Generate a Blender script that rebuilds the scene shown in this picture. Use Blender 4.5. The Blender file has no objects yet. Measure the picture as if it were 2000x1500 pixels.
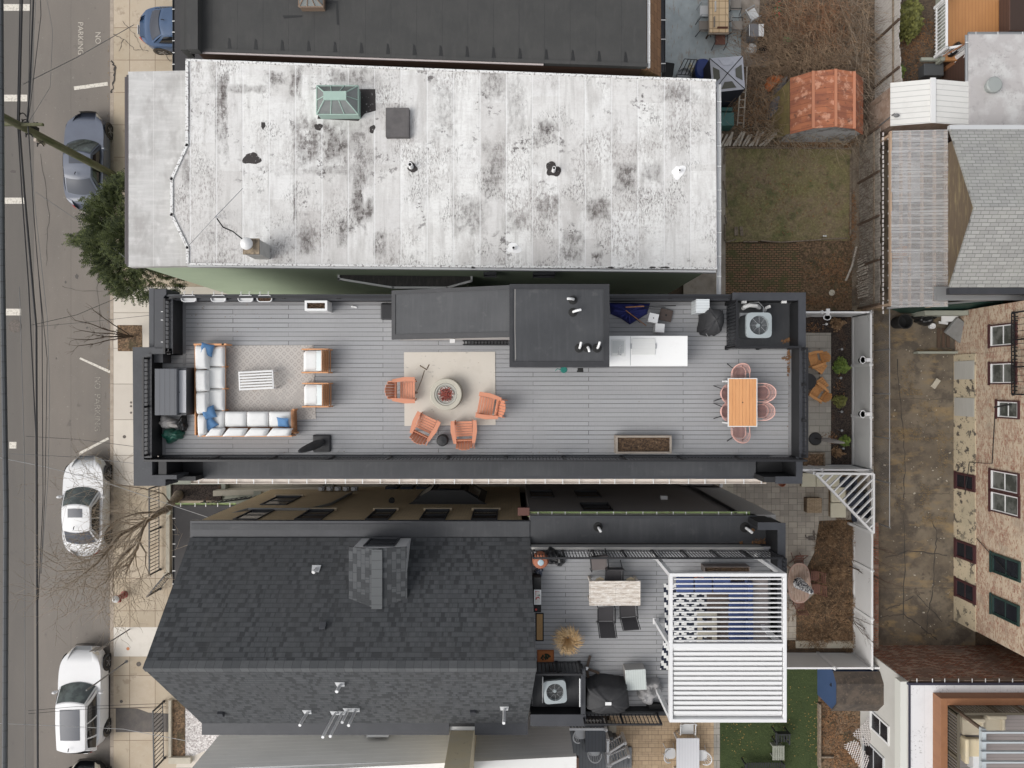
import bpy,math,random
from mathutils import Vector,Matrix
R=math.radians
sc=bpy.context.scene
COL=sc.collection
# -- camera, sky, sun
CH,F=33.0,1387.0
cd=bpy.data.cameras.new('camera');cam=bpy.data.objects.new('camera',cd);COL.objects.link(cam)
cam.location=(0,0,CH);cam.rotation_euler=(0,0,0)
cd.sensor_width=36;cd.lens=F/2000*36;cd.clip_end=2000
sc.camera=cam
SUN_EL,SUN_AZ=46,246
wd=bpy.data.worlds.new('World');sc.world=wd;wd.use_nodes=True
nt=wd.node_tree;nt.nodes.clear()
wo=nt.nodes.new('ShaderNodeOutputWorld');bg=nt.nodes.new('ShaderNodeBackground');sky=nt.nodes.new('ShaderNodeTexSky')
hs=nt.nodes.new('ShaderNodeHueSaturation');hs.inputs['Saturation'].default_value=0.22
sky.sky_type='NISHITA';sky.sun_disc=False;sky.sun_elevation=R(SUN_EL);sky.sun_rotation=R(SUN_AZ)
sky.dust_density=4;sky.air_density=1.2
nt.links.new(sky.outputs[0],hs.inputs['Color']);nt.links.new(hs.outputs[0],bg.inputs[0]);nt.links.new(bg.outputs[0],wo.inputs[0])
bg.inputs[1].default_value=0.15
sl=bpy.data.lights.new('sun','SUN');sun=bpy.data.objects.new('sun',sl);COL.objects.link(sun)
sl.energy=0.85;sl.angle=R(42);sl.color=(1,.965,.92)
d=Vector((math.sin(R(SUN_AZ))*math.cos(R(SUN_EL)),math.cos(R(SUN_AZ))*math.cos(R(SUN_EL)),math.sin(R(SUN_EL))))
sun.rotation_euler=d.to_track_quat('Z','Y').to_euler();sun.location=(0,0,40)
sc.view_settings.view_transform='Standard';sc.view_settings.look='None'
sc.view_settings.gamma=1;sc.view_settings.exposure=0.28
sc.cycles.max_bounces=14;sc.cycles.diffuse_bounces=8
random.seed(7)
# -- helpers
def W(px,py,z=0.0):
 """world point seen at photo pixel (px,py) when it stands at height z"""
 k=(CH-z)/F
 return Vector(((px-1000)*k,-(py-750)*k,z))
def S(n,z):return n*(CH-z)/F
OFF={}
class MB:
 def __init__(s):s.v=[];s.f=[];s.m=[]
 def add(s,vs,fs,mi=0,mat=None):
  b=len(s.v)
  s.v+=[(mat@Vector(v))if mat is not None else Vector(v)for v in vs]
  s.f+=[tuple(i+b for i in f)for f in fs];s.m+=[mi]*len(fs)
  return s
 def box(s,x0,x1,y0,y1,z0,z1,mi=0,mat=None):
  if x0>x1:x0,x1=x1,x0
  if y0>y1:y0,y1=y1,y0
  return s.add([(x0,y0,z0),(x1,y0,z0),(x1,y1,z0),(x0,y1,z0),(x0,y0,z1),(x1,y0,z1),(x1,y1,z1),(x0,y1,z1)],[(0,3,2,1),(4,5,6,7),(0,1,5,4),(1,2,6,5),(2,3,7,6),(3,0,4,7)],mi,mat)
 def cbox(s,c,sz,rz=0,rx=0,ry=0,mi=0,mat=None):
  m=Matrix.Translation(Vector(c))@Matrix.Rotation(R(rz),4,'Z')@Matrix.Rotation(R(ry),4,'Y')@Matrix.Rotation(R(rx),4,'X')
  if mat is not None:m=mat@m
  a,b,c2=sz[0]/2,sz[1]/2,sz[2]/2
  return s.box(-a,a,-b,b,-c2,c2,mi,m)
 def pbox(s,px0,py0,px1,py1,z0,z1,mi=0):
  a=W(px0,py0,z1);b=W(px1,py1,z1)
  return s.box(a.x,b.x,b.y,a.y,z0,z1,mi)
 def prism(s,pts,z0,z1,mi=0):
  """pts: 2D/3D world points; z0,z1 floats or callables"""
  n=len(pts);ar=sum(pts[i][0]*pts[(i+1)%n][1]-pts[(i+1)%n][0]*pts[i][1]for i in range(n))
  if ar<0:pts=pts[::-1]
  g=lambda z,p:z(p)if callable(z)else z
  vs=[(p[0],p[1],g(z0,p))for p in pts]+[(p[0],p[1],g(z1,p))for p in pts]
  fs=[tuple(range(n-1,-1,-1)),tuple(range(n,2*n))]+[(i,(i+1)%n,n+(i+1)%n,n+i)for i in range(n)]
  return s.add(vs,fs,mi)
 def pprism(s,pp,z0,z1,mi=0):return s.prism([W(x,y,z1)for x,y in pp],z0,z1,mi)
 def poly(s,pts,mi=0):return s.add(pts,[tuple(range(len(pts)))],mi)
 def slab(s,pts,t,mi=0):
  """thin solid from a planar 3D polygon, thickened downwards by t"""
  n=len(pts);P=[Vector(p)for p in pts]
  nn=sum(((P[i]-P[0]).cross(P[(i+1)%n]-P[0])for i in range(n)),Vector())
  if nn.z<0:P=P[::-1];nn=-nn
  nn.normalize();lo=[p-nn*t for p in P]
  return s.add(P+lo,[tuple(range(n)),tuple(range(2*n-1,n-1,-1))]+[(i,n+i,n+(i+1)%n,(i+1)%n)for i in range(n)],mi)
 def tube(s,pts,r,n=6,mi=0,cap=True,mat=None):
  P=[Vector(p)for p in pts];rs=r if isinstance(r,(list,tuple))else[r]*len(P)
  vs=[];up=None
  for i,p in enumerate(P):
   t=(P[min(i+1,len(P)-1)]-P[max(i-1,0)]);t=t.normalized()if t.length>1e-9 else Vector((0,0,1))
   if up is None:
    up=Vector((0,0,1))if abs(t.z)<.9 else Vector((1,0,0))
   a=up-t*up.dot(t)
   if a.length<1e-5:a=t.orthogonal()
   a.normalize();up=a;b=t.cross(a)
   vs+=[p+(a*math.cos(2*math.pi*k/n)+b*math.sin(2*math.pi*k/n))*rs[i]for k in range(n)]
  fs=[(i*n+k,i*n+(k+1)%n,(i+1)*n+(k+1)%n,(i+1)*n+k)for i in range(len(P)-1)for k in range(n)]
  if cap:fs+=[tuple(range(n-1,-1,-1)),tuple((len(P)-1)*n+k for k in range(n))]
  return s.add(vs,fs,mi,mat)
 def lathe(s,prof,c=(0,0,0),n=20,mi=0,sx=1,sy=1,mat=None,sq=None):
  c=Vector(c);vs=[]
  for r,z in prof:
   for k in range(n):
    a=2*math.pi*k/n;ca,sa=math.cos(a),math.sin(a)
    if sq:ca=math.copysign(abs(ca)**sq,ca);sa=math.copysign(abs(sa)**sq,sa)
    vs.append(c+Vector((r*ca*sx,r*sa*sy,z)))
  fs=[(i*n+k,i*n+(k+1)%n,(i+1)*n+(k+1)%n,(i+1)*n+k)for i in range(len(prof)-1)for k in range(n)]
  fs+=[tuple(range(n-1,-1,-1)),tuple((len(prof)-1)*n+k for k in range(n))]
  return s.add(vs,fs,mi,mat)
 def grid(s,fn,nu,nv,mi=0,mat=None,wrapu=False):
  vs=[fn(i/(nu if wrapu else nu-1),j/(nv-1))for j in range(nv)for i in range(nu)]
  fs=[(j*nu+i,j*nu+(i+1)%nu,(j+1)*nu+(i+1)%nu,(j+1)*nu+i)for j in range(nv-1)for i in range(nu if wrapu else nu-1)]
  return s.add(vs,fs,mi,mat)
 def build(s,name,mats,parent=None,smooth=False,bevel=0,sub=0,loc=None,ang=35):
  me=bpy.data.meshes.new(name);o=bpy.data.objects.new(name,me);COL.objects.link(o)
  off=Vector((0,0,0))
  if parent is not None:
   o.parent=parent;off=OFF.get(parent.name,off);OFF[o.name]=off
  elif loc is not None:off=Vector((0,0,0));o.location=loc
  else:
   xs=[v[0]for v in s.v];ys=[v[1]for v in s.v];zs=[v[2]for v in s.v]
   off=Vector(((min(xs)+max(xs))/2,(min(ys)+max(ys))/2,min(zs)));o.location=off;OFF[o.name]=off
  me.from_pydata([v-off for v in s.v],[],s.f)
  if not isinstance(mats,(list,tuple)):mats=[mats]
  for m in mats:me.materials.append(m)
  me.polygons.foreach_set('material_index',s.m)
  if smooth:
   me.polygons.foreach_set('use_smooth',[True]*len(me.polygons))
   try:me.set_sharp_from_angle(angle=R(ang))
   except Exception:pass
  me.update()
  if bevel:
   b=o.modifiers.new('bevel','BEVEL');b.width=bevel;b.segments=2;b.limit_method='ANGLE';b.angle_limit=R(40)
  if sub:
   b=o.modifiers.new('sub','SUBSURF');b.levels=sub;b.render_levels=sub
  return o
def tag(o,label=None,cat=None,group=None,kind=None):
 if label:o['label']=label
 if cat:o['category']=cat
 if group:o['group']=group
 if kind:o['kind']=kind
 return o
def thing(name,label,cat,loc=(0,0,0),rz=0,group=None,world=False):
 o=bpy.data.objects.new(name,None);COL.objects.link(o);o.location=loc;o.rotation_euler=(0,0,R(rz))
 o.empty_display_size=.2
 if world:OFF[o.name]=Vector(loc)
 return tag(o,label,cat,group)
def copy_tree(o,parent=None):
 c=o.copy();COL.objects.link(c)
 if parent is not None:c.parent=parent
 for ch in[x for x in KIDS(o)]:copy_tree(ch,c)
 return c
def KIDS(o):return list(o.children)
def dup(o,loc,rz,label=None,group=None,scale=None):
 c=copy_tree(o);c.location=loc;c.rotation_euler=(0,0,R(rz))
 if label:c['label']=label
 if group:c['group']=group
 if scale:c.scale=(scale,)*3
 return c
def struct(mb,name,mats,**k):return tag(mb.build(name,mats,**k),kind='structure')
# -- materials
MC={}
def sw(nt,co,ax):
 """swizzle object coords so that 'ax' (e.g. 'xz') becomes the XY of a 2D texture"""
 sp=nt.nodes.new('ShaderNodeSeparateXYZ');cb=nt.nodes.new('ShaderNodeCombineXYZ')
 nt.links.new(co,sp.inputs[0])
 for i,a in enumerate(ax):nt.links.new(sp.outputs['xyz'.index(a)],cb.inputs[i])
 return cb.outputs[0]
def math_(nt,op,a,b=None,clamp=False):
 n=nt.nodes.new('ShaderNodeMath');n.operation=op;n.use_clamp=clamp
 for i,q in enumerate((a,b)):
  if q is None:continue
  if isinstance(q,(int,float)):n.inputs[i].default_value=q
  else:nt.links.new(q,n.inputs[i])
 return n.outputs[0]
def mixc(nt,fac,a,b):
 n=nt.nodes.new('ShaderNodeMix');n.data_type='RGBA'
 for s_,q in((n.inputs[0],fac),(n.inputs[6],a),(n.inputs[7],b)):
  if isinstance(q,(int,float)):s_.default_value=q
  elif isinstance(q,tuple):s_.default_value=(*q[:3],1)
  else:nt.links.new(q,s_)
 return n.outputs[2]
def noise(nt,co,scale,det=4,rough=.6,off=0,dist=0):
 mp=nt.nodes.new('ShaderNodeMapping');n=nt.nodes.new('ShaderNodeTexNoise')
 if not isinstance(scale,(tuple,list)):scale=(scale,)*3
 mp.inputs['Scale'].default_value=scale;mp.inputs['Location'].default_value=(off*3.7,off*1.9,off*.7)
 n.inputs['Scale'].default_value=1;n.inputs['Detail'].default_value=det;n.inputs['Roughness'].default_value=rough
 n.inputs['Distortion'].default_value=dist
 nt.links.new(co,mp.inputs[0]);nt.links.new(mp.outputs[0],n.inputs['Vector'])
 return n.outputs['Fac']
def mr(nt,v,lo,hi,a=0,b=1):
 n=nt.nodes.new('ShaderNodeMapRange');n.inputs[1].default_value=lo;n.inputs[2].default_value=hi
 n.inputs[3].default_value=a;n.inputs[4].default_value=b;nt.links.new(v,n.inputs[0]);return n.outputs[0]
def brick(nt,co,ax,bw,rh,ms,c1,c2,cm,bias=0,off=.5,smooth=.1):
 b=nt.nodes.new('ShaderNodeTexBrick');nt.links.new(sw(nt,co,ax),b.inputs[0])
 for i,c in((1,c1),(2,c2),(3,cm)):b.inputs[i].default_value=(*c,1)
 b.inputs['Scale'].default_value=1;b.inputs['Mortar Size'].default_value=ms;b.inputs['Mortar Smooth'].default_value=smooth
 b.inputs['Bias'].default_value=bias;b.inputs['Brick Width'].default_value=bw;b.inputs['Row Height'].default_value=rh
 b.offset=off;return b
def M(name,col=(.5,.5,.5),rough=.75,layers=(),bump=None,metal=0,spec=None,alpha=1,trans=0,coat=0,wave=None,emit=0,warp=0):
 if name in MC:return MC[name]
 m=bpy.data.materials.new(name);m.use_nodes=True;nt=m.node_tree;N=nt.nodes
 p=N['Principled BSDF'];tc=N.new('ShaderNodeTexCoord');co=tc.outputs['Object'];co0=co
 if warp:
  nz=N.new('ShaderNodeTexNoise');nz.inputs['Scale'].default_value=1.3;nz.inputs['Detail'].default_value=3;nt.links.new(co,nz.inputs['Vector'])
  vm=N.new('ShaderNodeVectorMath');vm.operation='MULTIPLY_ADD';nt.links.new(nz.outputs['Color'],vm.inputs[0])
  vm.inputs[1].default_value=(warp,)*3;nt.links.new(co,vm.inputs[2]);co=vm.outputs[0]
 c=tuple(col);bumps=[]
 for L in layers:
  k=L[0]
  if k=='n':
   sc_,lo,hi,cc,am=L[1:6];det=L[6]if len(L)>6 else 4;of=L[7]if len(L)>7 else 0
   f=math_(nt,'MULTIPLY',mr(nt,noise(nt,co0,sc_,det,.62,of),lo,hi),am)
   c=mixc(nt,f,c,cc)
  elif k=='nm':
   sc_,lo,hi,cc,am,s2,ml,mh,of=L[1:10]
   f=math_(nt,'MULTIPLY',mr(nt,noise(nt,co0,sc_,6,.7,of),lo,hi),mr(nt,noise(nt,co0,s2,3,.5,of+5),ml,mh,0,am))
   c=mixc(nt,f,c,cc)
  elif k=='l':
   ax,per,wi,cc,am=L[1:6];of=L[6]if len(L)>6 else 0
   sp=N.new('ShaderNodeSeparateXYZ');nt.links.new(co,sp.inputs[0])
   fr=math_(nt,'FRACT',math_(nt,'DIVIDE',math_(nt,'ADD',sp.outputs['xyz'.index(ax)],of+500*per),per))
   f=math_(nt,'MULTIPLY',math_(nt,'LESS_THAN',fr,wi/per),am);c=mixc(nt,f,c,cc)
   bumps.append((f,-1.0))
  elif k=='b':
   ax,bw,rh,ms,c1,c2,cm=L[1:8];bias=L[8]if len(L)>8 else 0;of=L[9]if len(L)>9 else .5;am=L[10]if len(L)>10 else 1
   b=brick(nt,co,ax,bw,rh,ms,c1,c2,cm,bias,of)
   c=mixc(nt,am,c,b.outputs[0]);bumps.append((b.outputs['Fac'],-1.0))
  elif k=='p':
   ax,bw,rh,cc,am=L[1:6];of=L[6]if len(L)>6 else .37
   b=brick(nt,co,ax,bw,rh,0,(0,0,0),(1,1,1),(.5,.5,.5),0,of)
   f=math_(nt,'MULTIPLY',mr(nt,b.outputs[0],.3,1),am);c=mixc(nt,f,c,cc)
  elif k=='q':
   rs_,cc,ns,lo,hi=L[1:6];sp=N.new('ShaderNodeSeparateXYZ');nt.links.new(co,sp.inputs[0]);tot=None;wob=mr(nt,noise(nt,co0,(2.5,1.5,1),5,.65,21),.3,.7,-.45,.45)
   for(x,y,rx,ry,st)in rs_:
    ax_=math_(nt,'DIVIDE',math_(nt,'ABSOLUTE',math_(nt,'SUBTRACT',sp.outputs[0],x)),rx);ay_=math_(nt,'DIVIDE',math_(nt,'ABSOLUTE',math_(nt,'SUBTRACT',sp.outputs[1],y)),ry)
    q=mr(nt,math_(nt,'ADD',math_(nt,'MAXIMUM',ax_,ay_),wob),.45,1.2,st,0);tot=q if tot is None else math_(nt,'MAXIMUM',tot,q)
   f=math_(nt,'MULTIPLY',tot,mr(nt,noise(nt,co0,ns,7,.72,3),lo,hi));c=mixc(nt,f,c,cc)
  elif k=='t':
   ax,bw,rh,cc,am,of=L[1:7];lo=L[7]if len(L)>7 else .52
   b=brick(nt,co,ax,bw,rh,0,(0,0,0),(1,1,1),(.5,.5,.5),0,of);c=mixc(nt,math_(nt,'MULTIPLY',mr(nt,b.outputs[0],lo,lo+.08),am),c,cc)
  elif k=='c':
   sc_,ca,cb_,am=L[1:5]
   v=N.new('ShaderNodeTexVoronoi');mp=N.new('ShaderNodeMapping')
   mp.inputs['Scale'].default_value=sc_ if isinstance(sc_,tuple)else(sc_,)*3
   nt.links.new(co0,mp.inputs[0]);nt.links.new(mp.outputs[0],v.inputs['Vector']);v.inputs['Scale'].default_value=1
   bw_=N.new('ShaderNodeSeparateColor');nt.links.new(v.outputs['Color'],bw_.inputs[0])
   c=mixc(nt,am,c,mixc(nt,bw_.outputs[0],ca,cb_));bumps.append((v.outputs['Distance'],-.6))
  elif k=='d':
   per,wi,cc,am=L[1:5]
   sp=N.new('ShaderNodeSeparateXYZ');nt.links.new(co,sp.inputs[0])
   tri=lambda s_:math_(nt,'ABSOLUTE',math_(nt,'SUBTRACT',math_(nt,'FRACT',math_(nt,'DIVIDE',math_(nt,'ADD',s_,300*per),per)),.5))
   q=math_(nt,'ADD',tri(sp.outputs[0]),tri(sp.outputs[1]))
   e=math_(nt,'ABSOLUTE',math_(nt,'SUBTRACT',math_(nt,'FRACT',math_(nt,'MULTIPLY',q,2.0)),.5))
   c=mixc(nt,math_(nt,'MULTIPLY',math_(nt,'LESS_THAN',e,wi),am),c,cc)
 if isinstance(c,tuple):p.inputs['Base Color'].default_value=(*c,1)
 else:nt.links.new(c,p.inputs['Base Color'])
 p.inputs['Roughness'].default_value=rough;p.inputs['Metallic'].default_value=metal
 if spec is not None:p.inputs['Specular IOR Level'].default_value=spec
 if trans:p.inputs['Transmission Weight'].default_value=trans
 if alpha<1:p.inputs['Alpha'].default_value=alpha
 if coat:p.inputs['Coat Weight'].default_value=coat;p.inputs['Coat Roughness'].default_value=.05
 if emit:p.inputs['Emission Color'].default_value=(*col,1);p.inputs['Emission Strength'].default_value=emit
 h=None
 if bump:h=math_(nt,'MULTIPLY',noise(nt,co0,bump[0],5,.65,9),bump[1])
 if bumps and(bump or len(bumps)):
  for f,a in bumps:
   q=math_(nt,'MULTIPLY',f,a*.5);h=q if h is None else math_(nt,'ADD',h,q)
 if wave:
  sp=N.new('ShaderNodeSeparateXYZ');nt.links.new(co0,sp.inputs[0])
  q=math_(nt,'MULTIPLY',math_(nt,'SINE',math_(nt,'MULTIPLY',sp.outputs['xyz'.index(wave[0])],2*math.pi/wave[1])),wave[2])
  h=q if h is None else math_(nt,'ADD',h,q)
 if h is not None:
  b=N.new('ShaderNodeBump');b.inputs['Strength'].default_value=.6;b.inputs['Distance'].default_value=.02
  nt.links.new(h,b.inputs['Height']);nt.links.new(b.outputs[0],p.inputs['Normal'])
 MC[name]=m;return m
def g(v):return(v,v,v*1.0)
def gb(v):return(v*.97,v*.99,v*1.08)
m_black=M('black membrane',(.037,.039,.043),.62,[('n',.8,.4,.75,(.060,.062,.066),.8),('n',(9,.7,1),.5,.8,(.075,.076,.08),.5,5,2),('n',2.4,.6,.72,(.10,.10,.10),.4,8,3)],bump=(14,.25))
m_coping=M('dark coping',(.036,.038,.044),.5,[('n',2,.45,.8,(.055,.057,.064),.7)],bump=(8,.1))
m_darkin=M('black parapet lining',(.012,.0125,.014),.6,[('n',1.5,.5,.8,(.022,.022,.024),.6)],bump=(6,.1))
m_rail=M('black railing metal',(.012,.012,.014),.45)
m_deck=M('grey composite decking',(.30,.30,.303),.62,[('b','xy',4.86,.145,.011,(.285,.290,.300),(.320,.323,.330),(.085,.086,.09),0,.37),('t','xy',4.86,.145,(.265,.268,.275),.7,.37,.6),('n',(1.2,.5,1),.5,.66,(.26,.262,.268),.45,8,6),('n',.35,.35,.7,(.35,.345,.34),.3),('n',(30,4,1),.5,.8,(.19,.19,.19),.3)],bump=(18,.08))
m_deckedge=M('deck border board',(.20,.20,.205),.6,[('n',(1,8,1),.4,.8,(.25,.25,.25),.5)])
m_white=M('white paint',(.68,.68,.675),.45,[('n',3,.5,.9,(.62,.61,.59),.5)])
m_whitepvc=M('white pvc',(.70,.70,.70),.3)
m_cream=M('cream gutter metal',(.62,.56,.50),.4,[('n',(1.2,6,1),.45,.8,(.45,.39,.34),.5)])
m_vinyl=M('white vinyl fence',(.62,.62,.615),.4,[('n',(2,2,2),.5,.9,(.53,.53,.52),.4)])
m_fabric=M('white cushion fabric',(.70,.70,.69),.9,[('n',6,.4,.8,(.61,.61,.60),.5)],bump=(30,.2))
m_wood=M('brown teak slats',(.36,.17,.075),.6,[('n',(3,26,3),.4,.75,(.22,.095,.04),.7)],bump=(20,.2))
m_ltwood=M('light oiled wood',(.62,.30,.135),.5,[('n',(22,2,2),.4,.75,(.50,.22,.09),.6)],bump=(20,.12))
m_pillow=M('blue pillow fabric',(.10,.215,.39),.9,[('n',25,.4,.8,(.045,.13,.31),.5)],bump=(50,.25))
m_glass=M('dark window glass',(.010,.012,.017),.2,[('n',1.2,.4,.7,(.02,.024,.03),.6)],spec=.3)
m_glassgrey=M('reflective window glass',(.05,.055,.05),.1,[('n',1.6,.45,.6,(.16,.165,.155),.7)],spec=.8)
m_metal=M('galvanised metal',(.42,.43,.44),.4,metal=.6)
m_chrome=M('brushed steel',(.6,.6,.6),.25,metal=.9)
m_rubber=M('black rubber',(.012,.012,.012),.8)
m_soil=M('potting soil',(.045,.026,.016),1,[('c',28,(.02,.012,.008),(.13,.08,.045),.8),('n',9,.62,.7,(.28,.2,.13),.6,6)],bump=(25,1))
m_mulch=M('bark mulch',(.03,.022,.018),1,[('c',22,(.012,.010,.009),(.075,.055,.045),.9),('n',1.6,.55,.75,(.12,.06,.03),.6)],bump=(20,1))
m_terr=M('terracotta',(.30,.105,.055),.7,[('n',4,.5,.8,(.36,.2,.14),.4)])
m_leafbrown=M('dead brown leaves',(.25,.13,.06),.9,[('n',5,.4,.65,(.09,.05,.028),.85),('n',9,.6,.7,(.40,.26,.14),.6,4,5)])
m_bark=M('grey brown bark',(.25,.20,.15),.95,[('n',9,.4,.7,(.075,.055,.04),.8)],bump=(30,.8))
m_bark2=M('dark brown twig bark',(.085,.055,.038),.95)
m_vine=M('dry vine stem',(.20,.125,.075),.95,[('n',2,.4,.65,(.085,.05,.03),.9)])
m_adir=M('salmon composite lumber',(.56,.235,.14),.55,[('n',(4,4,4),.45,.8,(.48,.19,.11),.5)])
# -- ground, street
m_dirt=M('yard dirt',(.085,.060,.040),1,[('n',1.5,.4,.7,(.045,.032,.022),.8),('n',14,.5,.7,(.15,.10,.06),.6,6)],bump=(15,1))
m_asph=M('asphalt',(.185,.163,.142),.9,[('n',(.5,.12,1),.4,.65,(.15,.135,.12),.8),('n',1.1,.55,.75,(.205,.185,.16),.4),('n',45,.55,.75,(.25,.225,.20),.45,2,4),('n',(2.2,1.6,1),.64,.70,(.10,.09,.08),.55,6,7),('n',(7,7,1),.66,.69,(.30,.28,.25),.5,5,13),('l','x',3.3,.02,(.11,.10,.09),.6,.7)],bump=(60,.35))
m_asph2=M('worn lane asphalt',(.118,.108,.098),.9,[('n',(1,.1,1),.4,.7,(.15,.135,.12),.6),('n',45,.5,.8,(.2,.18,.16),.5,2,4),('n',3,.65,.72,(.08,.075,.07),.5,7,2)],bump=(60,.35))
m_conc=M('tan sidewalk concrete',(.44,.37,.28),.9,[('b','xy',1.18,1.5,.012,(.47,.395,.305),(.40,.335,.25),(.17,.12,.08),0,0),('n',1.3,.45,.7,(.38,.30,.21),.5),('n',5,.6,.8,(.55,.48,.39),.5,6),('n',40,.6,.8,(.25,.18,.12),.5,3),('n',2.3,.60,.68,(.27,.21,.15),.6,8,6)],bump=(40,.2))
m_conc2=M('pale sidewalk concrete',(.58,.53,.46),.9,[('b','xy',3.2,1.65,.012,(.60,.55,.48),(.53,.48,.42),(.22,.19,.15),0,0),('n',1.1,.45,.7,(.49,.44,.38),.5),('n',40,.62,.8,(.3,.25,.2),.5,3)],bump=(40,.15))
m_kerb=M('kerb stone',(.38,.32,.26),.9,[('n',4,.4,.7,(.24,.20,.16),.7),('l','y',2.4,.02,(.12,.1,.08),.8)],bump=(20,.3))
m_paint=M('worn road paint',(.66,.62,.55),.8,[('n',9,.5,.62,(.30,.27,.23),.6,7),('n',40,.55,.6,(.2,.17,.15),.5,3)])
m_faint=M('faded stencil paint',(.36,.33,.29),.85,[('n',14,.42,.55,(.16,.145,.125),.85,6)])
m_stencil=M('stencil paint',(.50,.46,.40),.85,[('n',14,.5,.62,(.17,.15,.13),.7,6)])
mb=MB();mb.poly([(-400,-400,-.06),(400,-400,-.06),(400,400,-.06),(-400,400,-.06)]);struct(mb,'ground',m_dirt,loc=(0,0,0))
XK=W(218,0,0).x
mb=MB();mb.poly([(-60,-80,0),(XK,-80,0),(XK,80,0),(-60,80,0)]);struct(mb,'road',m_asph,loc=(0,0,0))
xm=W(66,0,0).x
mb=MB();mb.poly([(-60,-80,.004),(xm,-80,.004),(xm,80,.004),(-60,80,.004)]);struct(mb,'road_lane',m_asph2,loc=(0,0,0))
mb=MB();mb.box(XK,XK+.16,-60,60,-.05,.125);struct(mb,'kerb',m_kerb)
x2=W(545,0,0).x;yA=W(0,560,.12).y;yB=W(0,948,.12).y
mb=MB();mb.box(XK+.16,x2,yA,60,-.05,.12);mb.box(XK+.16,x2,-60,yB,-.05,.12);struct(mb,'sidewalk',m_conc,loc=(0,0,0))
mb=MB();mb.box(XK+.16,x2,yB+.003,yA-.003,-.05,.122);struct(mb,'sidewalk_pale',m_conc2,loc=(0,0,0))
def sheet(name,pp,z,mat,t=.05,stuff=False):
 mb=MB();mb.pprism(pp,z-t,z)
 o=mb.build(name,mat);return tag(o,kind='structure')
def rect(x0,y0,x1,y1):return[(x0,y0),(x1,y0),(x1,y1),(x0,y1)]
m_slab=M('bright new concrete',(.62,.58,.52),.9,[('n',3,.5,.8,(.5,.46,.40),.5)])
m_patch=M('black asphalt patch',(.10,.09,.085),.9,[('n',2,.4,.7,(.16,.14,.12),.7),('n',30,.6,.8,(.25,.22,.2),.5)],bump=(40,.3))
sheet('sidewalk_slab',rect(222,1225,322,1282),.126,m_slab,.02)
sheet('sidewalk_patch',[(226,1383),(268,1384),(290,1392),(332,1394),(332,1430),(226,1430)],.127,m_patch,.02)
for n_,pp in(('road_marking',rect(-20,8,59,21)),('road_marking',rect(-20,185,53,198)),('road_marking',rect(3,386,48,398)),('road_marking',rect(11,603,41,616)),('road_marking',rect(18,863,32,876)),('road_marking',[(144,169),(210,160),(211,167),(145,176)]),('road_marking',[(155,701),(157,698),(216,724),(214,729)]),('road_marking',[(153,884),(211,854),(213,858),(156,888)])):
 mb=MB();mb.poly([W(x,y,.009)for x,y in pp][::-1]);struct(mb,n_,m_paint)
def text(s,px,py,z,size,rz,mat,parent=None,name='lettering',ext=.002,rx=0,stretch=1):
 cu=bpy.data.curves.new(name,'FONT');cu.body=s;cu.size=size;cu.extrude=ext;cu.align_x='CENTER';cu.align_y='CENTER'
 t=bpy.data.objects.new('tmp',cu);COL.objects.link(t);bpy.context.view_layer.update()
 me=bpy.data.meshes.new_from_object(t.evaluated_get(bpy.context.evaluated_depsgraph_get()))
 bpy.data.objects.remove(t);me.materials.clear();me.materials.append(mat)
 o=bpy.data.objects.new(name,me);COL.objects.link(o)
 l=W(px,py,z)if not isinstance(px,Vector)else px
 if parent is not None:o.parent=parent;l=l-OFF.get(parent.name,Vector())
 o.location=l;o.rotation_euler=(R(rx),0,R(rz));o.scale=(stretch,1,1)
 return o
for s_,x,y,sz,st,mt in(('NO',191,74,.36,1,m_stencil),('PARKING',157,75,.36,1.02,m_stencil),('NO',190,748,.40,.9,m_faint),('PARKING',190,806,.40,1.05,m_faint)):
 tag(text(s_,x,y,.012,sz,-90,mt,name='road_lettering',stretch=st),kind='structure')
m_iron=M('cast iron cover',(.10,.085,.075),.7,[('c',18,(.07,.06,.05),(.16,.13,.11),.7)])
def disc_cover(px,py,r,mat,lab,z=.012,grp=None,name='manhole_cover',cat='manhole cover'):
 mb=MB();mb.lathe([(r,0),(r,.006),(r*.93,.008),(r*.90,.004),(.01,.005)],(0,0,0),28)
 return tag(mb.build(name,mat,loc=W(px,py,z)),lab,cat,grp)
disc_cover(29,637,.30,m_iron,'round iron manhole cover in the road below a white dash')
m_rust=M('rust orange cap',(.5,.2,.09),.7)
disc_cover(250,1267,.075,m_rust,'small orange cap set in the bright concrete slab',.127,name='utility_cover',cat='utility cover')
disc_cover(271,1297,.11,m_iron,'brown metal cap in the tan slab beside the street pole foot',.122,name='utility_cover',cat='utility cover')
disc_cover(237,1370,.07,m_iron,'dark grey cap just above the black asphalt patch',.122,name='utility_cover',cat='utility cover')
disc_cover(243,853,.075,m_iron,'brown cap in the pale sidewalk beside the front cornice',.124,name='utility_cover',cat='utility cover')
for y,l_ in((786,'northmost'),(793.5,'middle'),(806,'southmost')):
 disc_cover(256,y,.05,m_iron,l_+' of the three tiny round caps in the pale sidewalk',.124,name='utility_cover',cat='utility cover')
m_bluepatio=M('flaking blue grey patio paint',(.42,.46,.465),.8,[('n',1.2,.4,.7,(.26,.29,.30),.7),('n',(3,1,1),.6,.72,(.25,.19,.14),.7,6,1),('n',(9,2.5,1),.58,.66,(.30,.23,.17),.65,7,4)],bump=(20,.2))
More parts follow.
